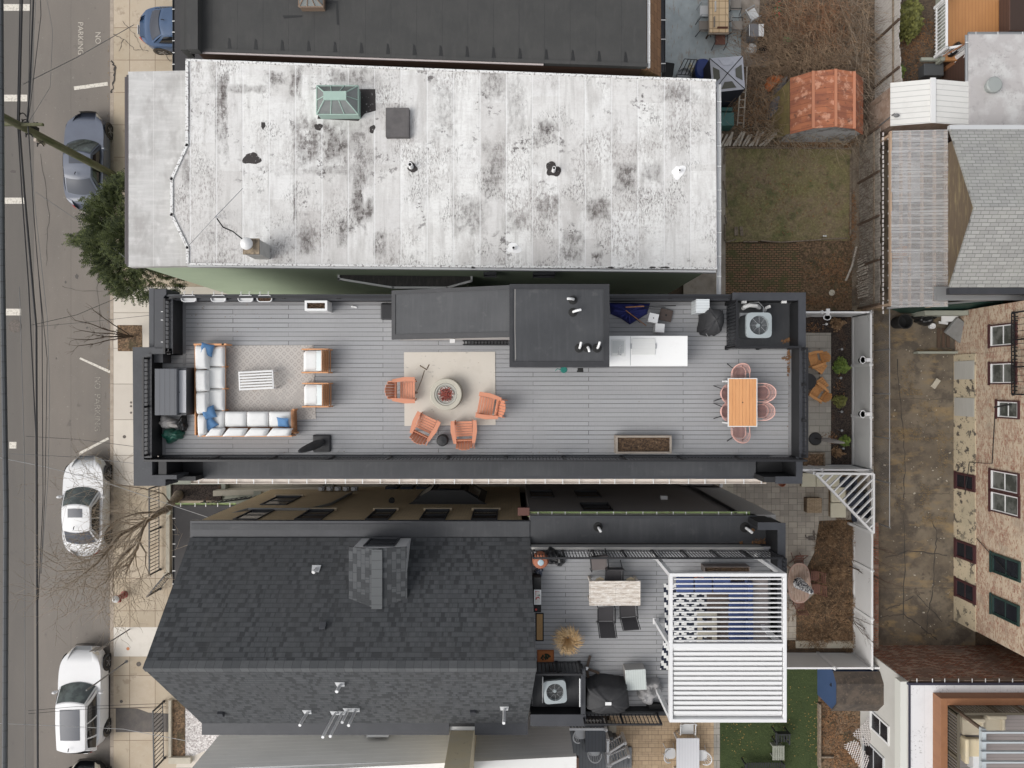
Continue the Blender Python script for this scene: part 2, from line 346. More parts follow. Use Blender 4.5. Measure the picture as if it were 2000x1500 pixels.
m_lawn=M('patchy winter lawn',(.165,.15,.065),1,[('n',.7,.40,.58,(.20,.145,.10),.95),('n',12,.45,.62,(.29,.25,.125),.7,7),('n',1.8,.52,.66,(.065,.085,.03),.75,5,3),('n',5,.56,.66,(.09,.065,.04),.7,6,9),('n',30,.6,.75,(.2,.15,.09),.6,4,5)],bump=(30,1))
m_mossbrick=M('mossy brick paving',(.2,.12,.07),.95,[('b','xy',.215,.105,.016,(.24,.125,.075),(.17,.12,.065),(.035,.033,.018),0,.5),('n',1.6,.5,.66,(.075,.08,.03),.85,5),('n',14,.6,.7,(.25,.17,.1),.5,5)],bump=(20,.4),warp=.10)
m_path=M('grey concrete path',(.34,.295,.25),.9,[('n',1.5,.4,.7,(.19,.16,.13),.8),('n',12,.6,.75,(.12,.10,.08),.5,5)],bump=(20,.3))
m_litter=M('leaf litter ground',(.10,.058,.032),1,[('c',16,(.07,.05,.032),(.31,.20,.12),.7),('n',1.2,.5,.68,(.06,.06,.03),.7),('n',7,.45,.7,(.035,.024,.016),.7,6)],bump=(20,1.2))
m_brush=M('dark brush ground',(.13,.10,.075),1,[('n',1.0,.42,.60,(.045,.037,.03),.9),('c',14,(.06,.046,.035),(.24,.175,.12),.5),('n',(20,4,1),.55,.7,(.18,.12,.075),.6,4)],bump=(18,1.2))
m_paver=M('grey garden pavers',(.34,.32,.28),.9,[('b','xy',.46,.30,.010,(.37,.345,.30),(.30,.285,.255),(.15,.14,.12),0,.35),('b','xy',.92,.6,.012,(.38,.35,.31),(.31,.29,.25),(.16,.15,.12),0,.6,.5),('n',1.2,.45,.7,(.27,.25,.22),.5)],bump=(20,.25))
m_paver2=M('beige backyard pavers',(.36,.32,.27),.9,[('b','xy',.40,.27,.012,(.42,.375,.315),(.31,.28,.235),(.13,.115,.10),0,.5),('b','yx',.54,.40,.012,(.40,.36,.30),(.33,.295,.25),(.14,.12,.10),0,.33,.55),('p','xy',.40,.27,(.24,.215,.185),.45,.5),('n',1.1,.45,.7,(.30,.27,.23),.5)],bump=(20,.25))
m_paver3=M('tan basketweave pavers',(.46,.34,.22),.9,[('b','xy',.30,.20,.010,(.52,.385,.25),(.40,.29,.19),(.2,.15,.10),0,.5),('b','xy',.45,.30,.010,(.50,.37,.24),(.41,.30,.19),(.21,.15,.10),0,.33,.5)],bump=(20,.2))
m_grass=M('green lawn',(.040,.058,.018),1,[('n',1.4,.4,.7,(.028,.042,.014),.8),('n',18,.5,.7,(.075,.095,.03),.6,6)],bump=(40,1))
m_alley=M('stained alley concrete',(.125,.10,.072),.9,[('n',.35,.42,.58,(.20,.165,.12),.85,8),('n',1.2,.47,.60,(.080,.066,.052),.85,9,3),('n',(.9,2,1),.54,.66,(.26,.185,.095),.75,8,8),('n',(3,3,1),.60,.66,(.07,.055,.042),.7,9,5),('n',9,.62,.72,(.28,.23,.17),.5,7),('l','y',4.4,.03,(.07,.055,.04),.6,1.0)],bump=(14,.6),warp=.25)
m_greydirt=M('grey brown dirt',(.20,.165,.125),1,[('n',1.8,.45,.65,(.075,.06,.045),.8),('n',15,.55,.7,(.22,.18,.13),.6)],bump=(20,1))
sheet('yard_brush',rect(1395,-60,1745,292),.0,m_brush)
sheet('patio',rect(1255,-60,1447,160),.04,m_bluepatio)
sheet('patio_edge',[(1447,-60),(1487,-60),(1480,80),(1520,120),(1490,132),(1447,130)],.036,m_path)
sheet('yard_dirt',rect(1555,470,1690,606),.012,m_litter)
sheet('lawn',[(1416,289),(1663,289),(1660,470),(1600,470),(1530,474),(1490,470),(1418,474)],.03,m_lawn)
sheet('brick_paving',[(1417,474.5),(1560,474.5),(1566,530),(1560,606),(1417,606)],.026,m_mossbrick)
sheet('path',rect(1335,285,1417,606),.05,m_path)
sheet('garden_mulch',rect(1440,606,1668,925),.03,m_mulch)
sheet('garden_pavers',rect(1500,650,1623,912),.06,m_paver)
sheet('alley_pavement',rect(1664,560,1905,1275),.02,m_alley)
sheet('yard_strip',rect(1664,240,1760,602),.015,m_greydirt)
sheet('backyard_pavers',[(1180,925),(1665,925),(1665,1015),(1600,1017),(1590,1080),(1575,1110),(1590,1160),(1555,1190),(1555,1250),(1180,1250)],.05,m_paver2)
m_brownplant=M('dried groundcover',(.095,.062,.036),1,[('n',2.2,.42,.62,(.035,.024,.015),.9),('n',(14,9,9),.5,.68,(.29,.155,.075),.7,6),('n',26,.58,.7,(.36,.22,.11),.5,4,3)],bump=(22,1.3))
sheet('planting_bed',rect(1540,1012,1668,1268),.035,m_brownplant)
sheet('patio_tan',rect(1190,1310,1394,1560),.05,m_paver3)
sheet('patio_border',rect(1394,1310,1406,1560),.052,m_paver)
sheet('lawn_green',rect(1406,1295,1598,1560),.04,m_grass)
sheet('yard_litter',rect(1598,1290,1700,1560),.03,m_litter)
m_alc=M('pale alley concrete',(.50,.45,.37),.9,[('n',1.5,.4,.7,(.40,.35,.28),.7),('n',6,.6,.72,(.22,.19,.15),.6,6),('l','x',2.4,.02,(.2,.17,.13),.8)])  # made pale to bounce light up the alley walls
sheet('side_alley',rect(330,925,1420,962),.13,m_alc)
sheet('south_alley_bounce',rect(440,1240,1190,1320),.02,m_alc)  # hidden pale sheet, added to bounce light onto the house walls
sheet('front_gravel',[(358,1378),(440,1420),(440,1450),(345,1490)],.135,M('white gravel',(.5,.47,.45),1,[('c',22,(.25,.22,.21),(.75,.72,.70),.9)],bump=(20,1)))
sheet('front_pavement',[(345,1492),(420,1440),(520,1440),(520,1560),(332,1560)],.133,m_conc2)
sheet('front_bed',rect(333,1368,361,1482),.16,m_litter)
sheet('north_alley',rect(400,575,1420,645),.02,m_alc)
sheet('rear_yard_east',rect(1745,-60,2200,250),-.01,m_brush)
# -- building helpers
def wwin(parent,ax,f,a0,a1,z0,z1,out,mglass=None,mframe=None,fw=.05,sill=None,mull=0,name='window'):
 """window in a wall; ax='y' for a wall of constant y (a = x range), ax='x' for constant x; out = +-1 outward direction"""
 mglass=mglass or m_glass;mframe=mframe or m_coping
 mb=MB();e=out*.02
 def bx(m,b0,b1,c0,c1,d0,d1):
  if ax=='y':m.box(b0,b1,f+d0*out,f+d1*out,c0,c1)
  else:m.box(f+d0*out,f+d1*out,b0,b1,c0,c1)
 bx(mb,a0,a1,z0,z1,-.05,.006)
 w=mb.build(name,mglass,parent)
 fr=MB();bx(fr,a0-fw,a1+fw,z1,z1+fw,-.05,.05);bx(fr,a0-fw,a1+fw,z0-fw,z0,-.05,.07)
 bx(fr,a0-fw,a0,z0,z1,-.05,.04);bx(fr,a1,a1+fw,z0,z1,-.05,.04)
 if mull:
  for k in range(1,mull+1):
   c=a0+(a1-a0)*k/(mull+1);bx(fr,c-.025,c+.025,z0,z1,.004,.03)
 elif mull==-1 or True:
  zc=(z0+z1)/2;bx(fr,a0,a1,zc-.02,zc+.02,.004,.025)
 fr.build('window_frame',mframe,w)
 if sill:
  s_=MB();bx(s_,a0-.12,a1+.12,z0-fw-.10,z0-fw-.003,-.02,.10);s_.build('window_sill',sill,w)
 return w
def gutter(parent,x0,x1,y,z,mat,mstrap,step=.72,w=.16,name='gutter',axis='x',jit=.06):
 mb=MB();n=9
 def pt(u,k):
  a=math.pi*k/(n-1);p=(-math.cos(a)*w/2,-math.sin(a)*w*.5)
  return(u,y+p[0],z+p[1])if axis=='x' else(y+p[0],u,z+p[1])
 vs=[pt(u,k)for u in(x0,x1)for k in range(n)]
 fs=[(k,k+1,n+k+1,n+k)for k in range(n-1)]+[tuple(range(n)),tuple(range(2*n-1,n-1,-1))]
 mb.add(vs,fs)
 for sgn in(-1,1):
  if axis=='x':mb.box(x0,x1,y+sgn*w/2-.008,y+sgn*w/2+.008,z-.02,z+.012)
  else:mb.box(y+sgn*w/2-.008,y+sgn*w/2+.008,x0,x1,z-.02,z+.012)
 gt=mb.build(name,mat,parent)
 u=x0+.3
 while u<x1-.1:
  s_=MB();q=u+random.uniform(-jit,jit)
  if axis=='x':s_.box(q-.016,q+.016,y-w/2-.01,y+w/2+.01,z+.013,z+.025)
  else:s_.box(y-w/2-.01,y+w/2+.01,q-.016,q+.016,z+.013,z+.025)
  s_.build('gutter_strap',mstrap,gt);u+=step
 return gt
def railing(parent,p0,p1,h,step=.12,mat=None,post=1.85,zlow=.08,r=.011,name='railing',postr=.03,outset=0,topw=.03):
 mat=mat or m_rail;p0=Vector(p0);p1=Vector(p1);L=(p1-p0).length;d_=(p1-p0).normalized();up=Vector((0,0,1))
 a=math.degrees(math.atan2(d_.y,d_.x));mb=MB();c=(p0+p1)/2
 mb.cbox(c+up*h,(L,topw*2,.035),a);mb.cbox(c+up*zlow,(L,.03,.03),a)
 n=int(L/step)
 for k in range(1,n):
  q=p0+d_*(L*k/n);mb.cbox(q+up*((h+zlow)/2),(r*2,r*2,h-zlow),a)
 rl=mb.build(name,mat,parent)
 m=max(1,int(round(L/post)))
 for k in range(m+1):
  q=p0+d_*(L*k/m);s_=MB();s_.cbox(q+up*(h/2+.005),(postr*2,postr*2,h+.01),a);s_.cbox(q+up*.01,(postr*3.6,postr*3.6,.02),a)
  s_.build('railing_post',mat,rl)
 return rl
def vent(parent,px,py,z,h=.35,r=.05,hood=0,dirr=0,base=True,name='vent_pipe',mat=None,tall=None):
 """plastic vent pipe on a roof; px,py where its foot stands; hood: curved arm length towards angle dirr (deg)"""
 p=W(px,py,z);mb=MB()
 if hood:
  a=R(dirr);dx,dy=math.cos(a),math.sin(a)
  pts=[p,p+Vector((0,0,h*.8))]+[p+Vector((dx*hood*t,dy*hood*t,h*.8+.12*math.sin(math.pi*min(1,t*1.0)*.62)))for t in(.18,.4,.65,.85,1)]
  mb.tube(pts,r,10)
 else:mb.tube([p,p+Vector((0,0,h))],r,12)
 o=mb.build(name,mat or m_whitepvc,parent,smooth=True)
 if base:
  b=MB();b.lathe([(r*3.6,.004),(r*3.4,.02),(r*1.7,.03),(r*1.35,.14),(r*1.2,.15)],p,16);b.build('vent_flashing',m_rubber,o,smooth=True)
 return o
# -- white-roofed green house
H1L=W(880,600,0)
def lq(pl_,z,o):return[((x-1000)*(CH-z)/F-o.x,-(y-750)*(CH-z)/F-o.y,rx*(CH-z)/F,ry*(CH-z)/F,st)for x,y,rx,ry,st in pl_]
stn=lq([(427,205,5,65,.9),(438,212,9,72,1),(540,150,18,12,.8),(578,157,12,30,.9),(680,148,56,16,.6),(600,275,24,46,.85),(654,278,26,42,.9),(655,296,20,14,1),(705,290,22,62,.6),(702,380,13,58,.95),(722,405,9,26,.9),(578,396,4,36,1),(603,468,16,24,.8),(672,455,10,26,.8),(745,478,12,20,.9),(640,330,80,10,.4),(967,165,22,34,.55),(1072,257,24,22,.7),(1225,348,21,27,.85),(1273,335,20,20,.5),(1173,406,22,22,.9),(1072,404,22,20,.7),(966,330,22,52,.6),(922,420,30,34,.55),(1010,430,24,20,.5),(470,172,60,8,.5),(370,190,4,60,.9),(366,330,8,30,.6),(1120,480,20,30,.6),(1165,505,10,14,1),(1330,120+60,40,16,.5),(1010,205,20,70,.3),(870,210,24,60,.35)],9.0,H1L)
m_wroof=M('weathered white roof coating',(.72,.72,.705),.8,[('n',(2.2,1.1,1),.48,.68,(.54,.53,.515),.7,8,5),('p','yx',2.3,.89,(.44,.42,.405),.5,.41),('p','yx',1.15,.89,(.70,.70,.695),.6,.63),('p','yx',3.7,.89,(.46,.44,.425),.4,.27),('n',(5,.5,1),.50,.66,(.42,.41,.395),.6,8,15),('n',(1.1,.35,1),.55,.66,(.42,.405,.39),.6,9,19),('n',(9,14,1),.50,.74,(.46,.45,.435),.5,9,8),('q',stn,(.26,.25,.24),(2.2,1.2,1),.36,.52),('q',stn,(.085,.072,.068),(7,3.5,1),.47,.56),('nm',(19,7,1),.49,.60,(.20,.175,.165),.7,.55,.49,.62,2),('nm',(30,9,1),.52,.58,(.09,.08,.075),.75,.9,.54,.64,6),('n',(26,26,1),.62,.70,(.76,.76,.75),.5,3,11),('nm',(5,5,1),.56,.60,(.07,.06,.06),.85,.9,.53,.66,12),('n',(1.5,12,1),.5,.75,(.55,.53,.52),.5,6,4),('l','x',.89,.035,(.72,.72,.72),.55),('l','x',.89,.008,(.30,.28,.27),.4,.03),('n',30,.60,.7,(.30,.28,.27),.4,3)],bump=(5,.5),warp=.05)
m_wroof2=M('grey weathered front roof',(.47,.465,.455),.8,[('n',(3,.8,1),.4,.65,(.39,.38,.37),.8,6),('n',(.8,6,1),.45,.7,(.58,.57,.56),.7,6,3),('n',2.2,.55,.7,(.62,.61,.60),.7,7,6),('n',(1.2,.6,1),.52,.66,(.29,.275,.265),.6,7,9),('l','x',.95,.015,(.7,.69,.68),.5)],bump=(6,.4))
m_green=M('sage green stucco',(.46,.56,.40),.85,[('n',.5,.4,.7,(.40,.49,.35),.7),('n',(1,1,6),.5,.8,(.50,.59,.44),.4)],bump=(10,.15))
m_greytrim=M('pale grey trim',(.50,.51,.52),.6)
H1=thing('green_house','green stucco house with weathered white flat roof and green copper skylight','house',W(880,600,0),world=True)
zr=9.0
main=[(363,115),(1398,155),(1400,527),(365,513),(365,486),(333,421),(333,348),(363,284)]
yS=W(0,521,zr).y;xE=W(1394,0,zr).x;xW=W(250,0,8.6).x;yN=W(0,158,zr).y
wallm=[W(x,y,zr)for x,y in[(367,119),(1394,159),(1394,522),(367,511),(367,484),(336,419),(336,350),(367,282)]]
mb=MB();mb.prism(wallm,0,zr-.28)
mb.prism([(xW+.12,wallm[0][1]-.75),(wallm[0][0]+.3,wallm[0][1]-.75),(wallm[0][0]+.3,wallm[3][1]+.003),(xW+.12,wallm[3][1]+.003)],0,8.3)
mb.build('wall',m_green,H1)
mb=MB();mb.pprism(main,zr-.28,zr);mb.build('roof',m_wroof,H1)
mb=MB();mb.pprism([(250,140),(400,137),(400,519),(250,521)],8.25,8.55);mb.build('front_roof',m_wroof2,H1)
m_edge=M('white painted roof edge',(.68,.68,.67),.7,[('n',(14,14,1),.53,.60,(.14,.125,.12),.8,6,3)],bump=(8,.5))
def edge(parent,pp,z,w,h,mat,name='coping'):
 mb=MB()
 for(a,b)in zip(pp[:-1],pp[1:]):
  A=W(*a,z);B=W(*b,z);d_=B-A;an=math.degrees(math.atan2(d_.y,d_.x));c=(A+B)/2
  mb.cbox((c.x,c.y,z+h/2+.001),(d_.length+w*.98,w,h),an)
 return mb.build(name,mat,parent)
edge(H1,[(366,118),(1396,158)],zr,.07,.05,m_edge)
edge(H1,[(367,516),(1398,524.5)],zr,.07,.05,m_edge)
edge(H1,[(366,122),(366,284),(336,350),(336,420),(367,484),(367,512)],zr,.09,.05,m_edge)
mb=MB();a_=W(366,515.5,zr);b_=W(1399,526.8,zr);mb.poly([a_+Vector((0,-.035,-.02)),a_+Vector((0,-.06,-.28)),b_+Vector((0,-.03,-.28)),b_+Vector((0,-.03,-.02))]);mb.slab([a_+Vector((0,-.02,-.02)),a_+Vector((0,-.09,-.02)),b_+Vector((0,-.09,-.02)),b_+Vector((0,-.02,-.02))],.24);mb.build('fascia',m_greytrim,H1)
mb=MB();mb.pbox(243.5,150,247,515,7.7,8.42);mb.pbox(247,146,250.3,520,7.9,8.56);mb.build('front_cornice',M('dark plum cornice',(.055,.045,.047),.5,[('l','x',.045,.015,(.12,.11,.115),.8)]),H1)
gutter(H1,yN-9.6+1.2,yN-.05,W(1403,0,8.8).x,8.86,m_greytrim,m_white,.75,.13,axis='y')
m_verd=M('green copper frame',(.31,.42,.37),.6,[('n',6,.5,.8,(.40,.55,.48),.5)])
m_skyg=M('old skylight glass',(.14,.15,.145),.18,[('n',3,.4,.7,(.22,.235,.225),.6)],spec=.8)
def skylight(parent,x0,y0,x1,y1,z,zt,zr_,m_fr,nx=3,name='skylight'):
 a=W(x0,y0,z);b=W(x1,y1,z);sx,sy=(b.x-a.x),(a.y-b.y);cx,cy=(a.x+b.x)/2,(a.y+b.y)/2
 mb=MB();mb.box(a.x+.02,b.x-.02,b.y+.02,a.y-.02,zr_,z)
 cb_=mb.build(name,m_fr,parent)
 rx,ry=sx*.25,sy*.12;t=MB()
 t.add([(a.x,b.y,z+.01),(b.x,b.y,z+.01),(b.x,a.y,z+.01),(a.x,a.y,z+.01),(cx-rx,cy-ry,zt),(cx+rx,cy-ry,zt),(cx+rx,cy+ry,zt),(cx-rx,cy+ry,zt)],[(0,1,5,4),(1,2,6,5),(2,3,7,6),(3,0,4,7),(4,5,6,7),(3,2,1,0)])
 t.build('skylight_glazing',m_skyg,cb_)
 f=MB();rr=.022
 C0=[(a.x,b.y),(b.x,b.y),(b.x,a.y),(a.x,a.y)];C1=[(cx-rx,cy-ry),(cx+rx,cy-ry),(cx+rx,cy+ry),(cx-rx,cy+ry)]
 for k in range(4):
  f.tube([(*C0[k],z+.02),(*C1[k],zt+.015)],rr,5);f.tube([(*C0[k],z+.02),(*C0[(k+1)%4],z+.02)],rr,5)
 f.box(cx-rx-.03,cx+rx+.03,cy-ry-.03,cy+ry+.03,zt,zt+.05)
 for k in range(1,nx):
  u=k/nx;xb=a.x+sx*u;xt=cx-rx+2*rx*u
  for s_,yb in((1,a.y),(-1,b.y)):f.tube([(xb,yb,z+.02),(xt,cy+s_*ry,zt+.015)],rr*.8,5)
 for s_,xb in((-1,a.x),(1,b.x)):f.tube([(xb,cy,z+.02),(cx+s_*rx,cy,zt+.015)],rr*.8,5)
 f.build('skylight_frame',m_fr,cb_)
 return cb_
skylight(H1,619,168,700,224,9.45,9.8,zr,m_verd)
m_tar=M('black tar patch',(.03,.025,.024),.7,[('n',12,.62,.68,(.5,.49,.48),.7,6)],bump=(12,.5))
def blob(parent,px,py,z,rx,ry,mat,name='tar_patch',seed=0,t=.006,rot=0):
 rnd=random.Random(seed);c=W(px,py,z);n=26;ph=[rnd.uniform(0,6.3)for _ in range(4)];mb=MB();pts=[]
 for k in range(n):
  a=2*math.pi*k/n;r=1+.16*math.sin(2*a+ph[0])+.13*math.sin(3*a+ph[1])+.09*math.sin(5*a+ph[2])+rnd.uniform(-.06,.06)
  x,y=r*rx*math.cos(a),r*ry*math.sin(a);q=R(rot)
  pts.append((c.x+x*math.cos(q)-y*math.sin(q),c.y+x*math.sin(q)+y*math.cos(q)))
 mb.prism(pts,z,z+t);return mb.build(name,mat,parent)
a_=[(694,174),(733,174),(734,216),(712,222),(700,236),(620,232),(622,222),(694,224)]
mb=MB();mb.pprism(a_,zr,zr+.006);mb.build('tar_patch',m_tar,H1)
blob(H1,492,310,zr,.26,.22,m_tar,seed=3);blob(H1,514,245,zr,.06,.14,m_tar,seed=4);blob(H1,727,252,zr,.1,.13,m_tar,seed=5,rot=-30)
blob(H1,622,248,zr,.12,.13,m_tar,seed=8);blob(H1,1080,331,zr,.24,.25,m_tar,seed=9,t=.012);blob(H1,805,327,zr,.17,.16,m_tar,seed=10,t=.01)
for x,w_ in((1193,.09),(1274,.10),(1299,.14),(924,.07)):blob(H1,x,522.5,zr+.052,w_,.035,m_tar,seed=int(x))
m_paintdisc=M('white mastic',(.8,.8,.8),.8)
blob(H1,1325,336,zr,.22,.22,m_paintdisc,seed=15,t=.01);blob(H1,1004,485,zr,.2,.2,m_paintdisc,seed=16,t=.01)
for x,y,h_,r_ in((803,326,.28,.075),(1081,334,.35,.06),(1326,335,.16,.05),(1003,485,.12,.06)):
 p=W(x,y,zr);mb=MB();mb.lathe([(r_*1.2,0),(r_,.05),(r_,h_),(r_*.75,h_),(r_*.75,h_-.04)],p,16);o=mb.build('vent_pipe',m_paintdisc,H1,smooth=True)
 mb=MB();mb.lathe([(r_*.7,h_-.03),(r_*.7,h_-.025)],p,12);mb.build('vent_opening',m_rubber,o)
m_hatch=M('roof hatch felt',(.085,.08,.08),.8,[('n',3,.4,.7,(.13,.12,.12),.7)],bump=(12,.7))
mb=MB();mb.pbox(753,210,799,267,zr,zr+.22);mb.build('roof_hatch',m_hatch,H1,bevel=.02)
m_chim=M('stained masonry',(.30,.24,.17),.9,[('n',6,.45,.65,(.10,.08,.06),.9)],bump=(15,.6))
mb=MB();mb.pbox(475,467,505,495,zr,10.1);c=mb.build('chimney',M('grey chimney render',(.52,.51,.49),.9,[('n',3,.4,.7,(.38,.37,.36),.7)]),H1)
mb=MB();mb.pbox(474,465.5,506,496.5,10.1,10.16);mb.build('chimney_cap',m_chim,c)
mb=MB();q=W(487,480,10.16);mb.lathe([(.09,0),(.09,.10),(.19,.14),(.20,.22),(.14,.30),(.05,.34),(.005,.35)],q+Vector((-.02,.03,0)),18);mb.build('chimney_cowl',m_white,c,smooth=True)
mb=MB();mb.tube([W(370,478,9.3),W(420,424,10.4),W(474,368,9.4)],.012,4);mb.tube([W(421,424,9),W(421,424,10.45)],.02,5)
mb.build('antenna',m_metal,H1)
mb=MB();mb.tube([W(424,427,10.3),W(436,444,9.8),W(455,452,9.7),W(475,468,9.9)],.022,5);mb.build('antenna_cable',m_rubber,H1)
m_bayroof=M('dark bay shingles',(.035,.034,.034),.9,[('n',(14,3,3),.45,.7,(.075,.07,.065),.7,5)],bump=(20,.8))
mb=MB();zb=6.4
pp=[(662,532),(921,535),(921,549),(873,562),(768,562),(662,545)]
mb.pprism(pp,zb-.18,zb);bay=mb.build('bay_roof',m_bayroof,H1)
mb=MB()
for a,b in zip(pp[2:-1],pp[3:]):
 A=W(*a,zb);B=W(*b,zb);d_=B-A;mb.cbox(((A.x+B.x)/2,(A.y+B.y)/2,zb-.02),(d_.length+.06,.075,.14),math.degrees(math.atan2(d_.y,d_.x)))
mb.cbox(W(921,541,zb)+Vector((0,0,-.02)),(.07,.35,.14));mb.cbox(W(662,539,zb)+Vector((0,0,-.02)),(.07,.35,.14))
mb.build('bay_gutter',m_greytrim,bay)
mb=MB();P=[W(x,y,zb)for x,y in[(675,532),(908,535),(908,546),(868,556),(774,556),(675,544)]];mb.prism(P,3.4,zb-.18);mb.build('bay_wall',m_green,H1)
wwin(H1,'y',yS-.03,W(947,0,7.6).x,W(968,0,7.6).x,7.3,7.75,-1,fw=.04,mframe=m_coping)
wwin(H1,'y',yS-.03,W(1043,0,7.6).x,W(1082,0,7.6).x,7.2,7.75,-1,fw=.04,mframe=m_coping)
# -- black-roofed house to the north
m_brown=M('dark brown wall',(.075,.038,.026),.8,[('l','z',.2,.02,(.03,.018,.014),.8)])
H2=thing('black_roof_house','brown house with long flat black roof and torch-on seams along its edge','house',W(800,60,0),world=True)
zb=9.0
y0=W(0,-90,zb).y
pl=[W(372,99,zb),W(1263,130,zb),W(1263,-90,zb),W(364,-90,zb),W(364,96,zb)]
mb=MB();mb.prism([(p.x,p.y)for p in(pl[0]+Vector((.1,.08,0)),pl[1]+Vector((-.1,.08,0)),Vector((pl[1].x-.1,y0+3,0)),Vector((pl[0].x+.1,y0+3,0)))],0,zb-.2);mb.build('wall',m_brown,H2)
m_broof=M('black rolled roofing',(.040,.040,.039),.75,[('n',1,.4,.7,(.052,.051,.049),.8),('l','x',.865,.02,(.030,.030,.030),.7,.2),('n',(6,1.5,1),.5,.75,(.062,.060,.057),.5,5,2)],bump=(10,.3))
mb=MB();mb.prism([(p.x,p.y)for p in(pl[0],pl[1],Vector((pl[1].x,y0+3.2,0)),Vector((pl[0].x,y0+3.2,0)))],zb-.2,zb);rf=mb.build('roof',m_broof,H2)
m_seam=M('fresh bitumen seam',(.018,.018,.018),.4)
for k in range(17):
 x=448+k*51.6;yy=99+(x-372)*.0348
 if x>1240:break
 mb=MB();mb.pprism([(x-2,yy-28),(x+1.5,yy-26),(x+3.5,yy-12),(x+4.5,yy-3),(x-4,yy-3),(x-3.2,yy-12)],zb,zb+.006);mb.build('roof_seam',m_seam,rf)
mb=MB();mb.pprism([(552,30),(590,30),(590,33),(555,36)],zb,zb+.006);mb.build('roof_seam',m_seam,rf)
mb=MB();mb.pprism([(625,2),(660,2),(662,48),(658,48),(656,6),(625,8)],zb,zb+.006);mb.build('roof_seam',m_seam,rf)
edge(H2,[(374,103),(1060,127)],zb-.08,.045,.05,M('pale pink coping',(.50,.44,.43),.6))
edge(H2,[(376,97),(1262,127.5)],zb,.12,.03,m_broof,'roof_edge')
mb=MB();A=W(365,-60,zb+.35);B=W(386,96,zb+.35);mb.box(A.x,B.x,B.y,A.y+2,zb,zb+.35);mb.pbox(352,-60,365,97,zb-.5,zb+.1);mb.build('parapet',m_broof,H2)
skylight(H2,584,-14,632,14,zb+.3,zb+.5,zb,M('copper brown frame',(.20,.14,.10),.6),name='skylight')
m_porch=M('charcoal porch roof',(.040,.038,.040),.7,[('n',2,.4,.7,(.05,.048,.05),.7)])
mb=MB();mb.pbox(341,-40,460,138,3.0,3.15);pr=mb.build('porch_roof',m_porch,H2)
gutter(pr,W(0,138,3.1).y,W(0,-40,3.1).y,W(340,0,3.1).x,3.12,m_coping,m_white,.45,.10,axis='y')
m_tansh=M('tan brown shingles',(.30,.165,.088),.9,[('b','yx',.33,.15,.008,(.34,.19,.10),(.26,.14,.075),(.13,.07,.04),0,.5),('n',2,.45,.7,(.24,.14,.08),.5)],bump=(20,.4))
mb=MB();z1,z2=8.4,7.6
P1,P2,P3,P4=W(1266,-60,z1),W(1266,133,z1),W(1291,143,z2),W(1291,-60,z2)
mb.slab([P1,P2,P3,P4],.12);ms=mb.build('mansard_roof',m_tansh,H2)
mb=MB();mb.slab([W(1240,131,z1),W(1240,142,z2),W(1291,144,z2),W(1266,131,z1)],.1);mb.build('mansard_roof',m_tansh,H2)
gutter(H2,W(0,141,7.55).y,W(0,-60,7.55).y,W(1295,0,7.55).x,7.58,m_coping,m_white,.8,.14,axis='y')
mb=MB();mb.box(W(1263,0,zb).x-.3,W(1287,0,7.6).x,W(0,141,7.6).y,y0+3,0,7.4);mb.build('rear_wall',m_cream,H2)
gutter(H2,W(0,130,zb).y,W(0,-60,zb).y,W(1267,0,8.9).x,8.9,m_white,m_white,.95,.08,axis='y')
# -- main house with the roof deck
DZ=10.0
H3=thing('roof_deck_house','charcoal row house whose whole roof is a grey plank deck ringed by black parapets','house',W(900,740,0),world=True)
Yn,Ys=2.83,-2.30
m_charc=M('charcoal stucco',(.06,.062,.068),.8,[('n',2,.4,.7,(.075,.077,.083),.5)])
mb=MB();mb.box(-10.9,9.2,-2.95,Yn,0,8.9);mb.box(-11.6,-10.9+.003,-2.3,.9,3.2,8.9);mb.build('wall',m_charc,H3)
dk=W(357,590,DZ);de=W(1545,888,DZ)
mb=MB();mb.box(-10.66,9.04,-2.29,2.66,DZ-.1,DZ);dfl=mb.build('deck_floor',m_deck,H3)
mb=MB();mb.box(-11.32,-10.663,-2.29,.93,DZ-.1,DZ-.001);mb.build('deck_floor',m_deck,H3)
mb=MB();mb.box(-10.66,-10.56,.60,2.66,DZ+.001,DZ+.012);mb.box(-10.66,9.04,2.57,2.66,DZ+.001,DZ+.011);mb.box(8.94,9.04,-2.29,1.12,DZ+.001,DZ+.012);mb.box(-11.32,-11.22,-2.29,.3,DZ+.001,DZ+.012);mb.build('deck_border',m_deckedge,dfl)
mb=MB();mb.box(-11.5,9.3,-2.5,2.82,8.9,DZ-.12);mb.build('roof_slab',m_charc,H3)
zp=10.72
def para(x0,x1,y0,y1,z0,z1,cop=True,nm='parapet',cm=None,ov=.015):
 mb=MB();mb.box(x0,x1,y0,y1,z0,z1-.04);o=mb.build(nm,m_darkin,H3)
 if cop:
  c=MB();c.box(x0-ov,x1+ov,y0-ov,y1+ov,z1-.04,z1);c.build('coping',cm or m_coping,o)
 return o
para(-10.86,-10.66,.96,2.66,DZ-.3,zp)
para(-11.52,-11.32,-2.30,.93,DZ-.3,zp)
para(-11.30,-10.68,.96,1.10,DZ-.3,zp)
para(-10.86,-3.70,2.66,Yn,DZ-.5,10.50)
para(3.08,6.88,2.66,Yn,DZ-.5,10.50)
para(9.04,9.20,-2.30,1.14,DZ-.3,zp)
para(6.92,9.18,2.63,Yn+.02,DZ-.5,10.78)
para(8.98,9.18,1.17,2.60,DZ-.3,10.78)
mb=MB();mb.box(7.0,8.97,1.16,2.62,DZ+.003,DZ+.05);mb.build('membrane_floor',m_black,H3)
zc=10.62
def cornice(pp,z0,z1,nm='cornice'):
 mb=MB();mb.pprism(pp,z0,z1);return mb.build(nm,m_coping,H3,bevel=.02)
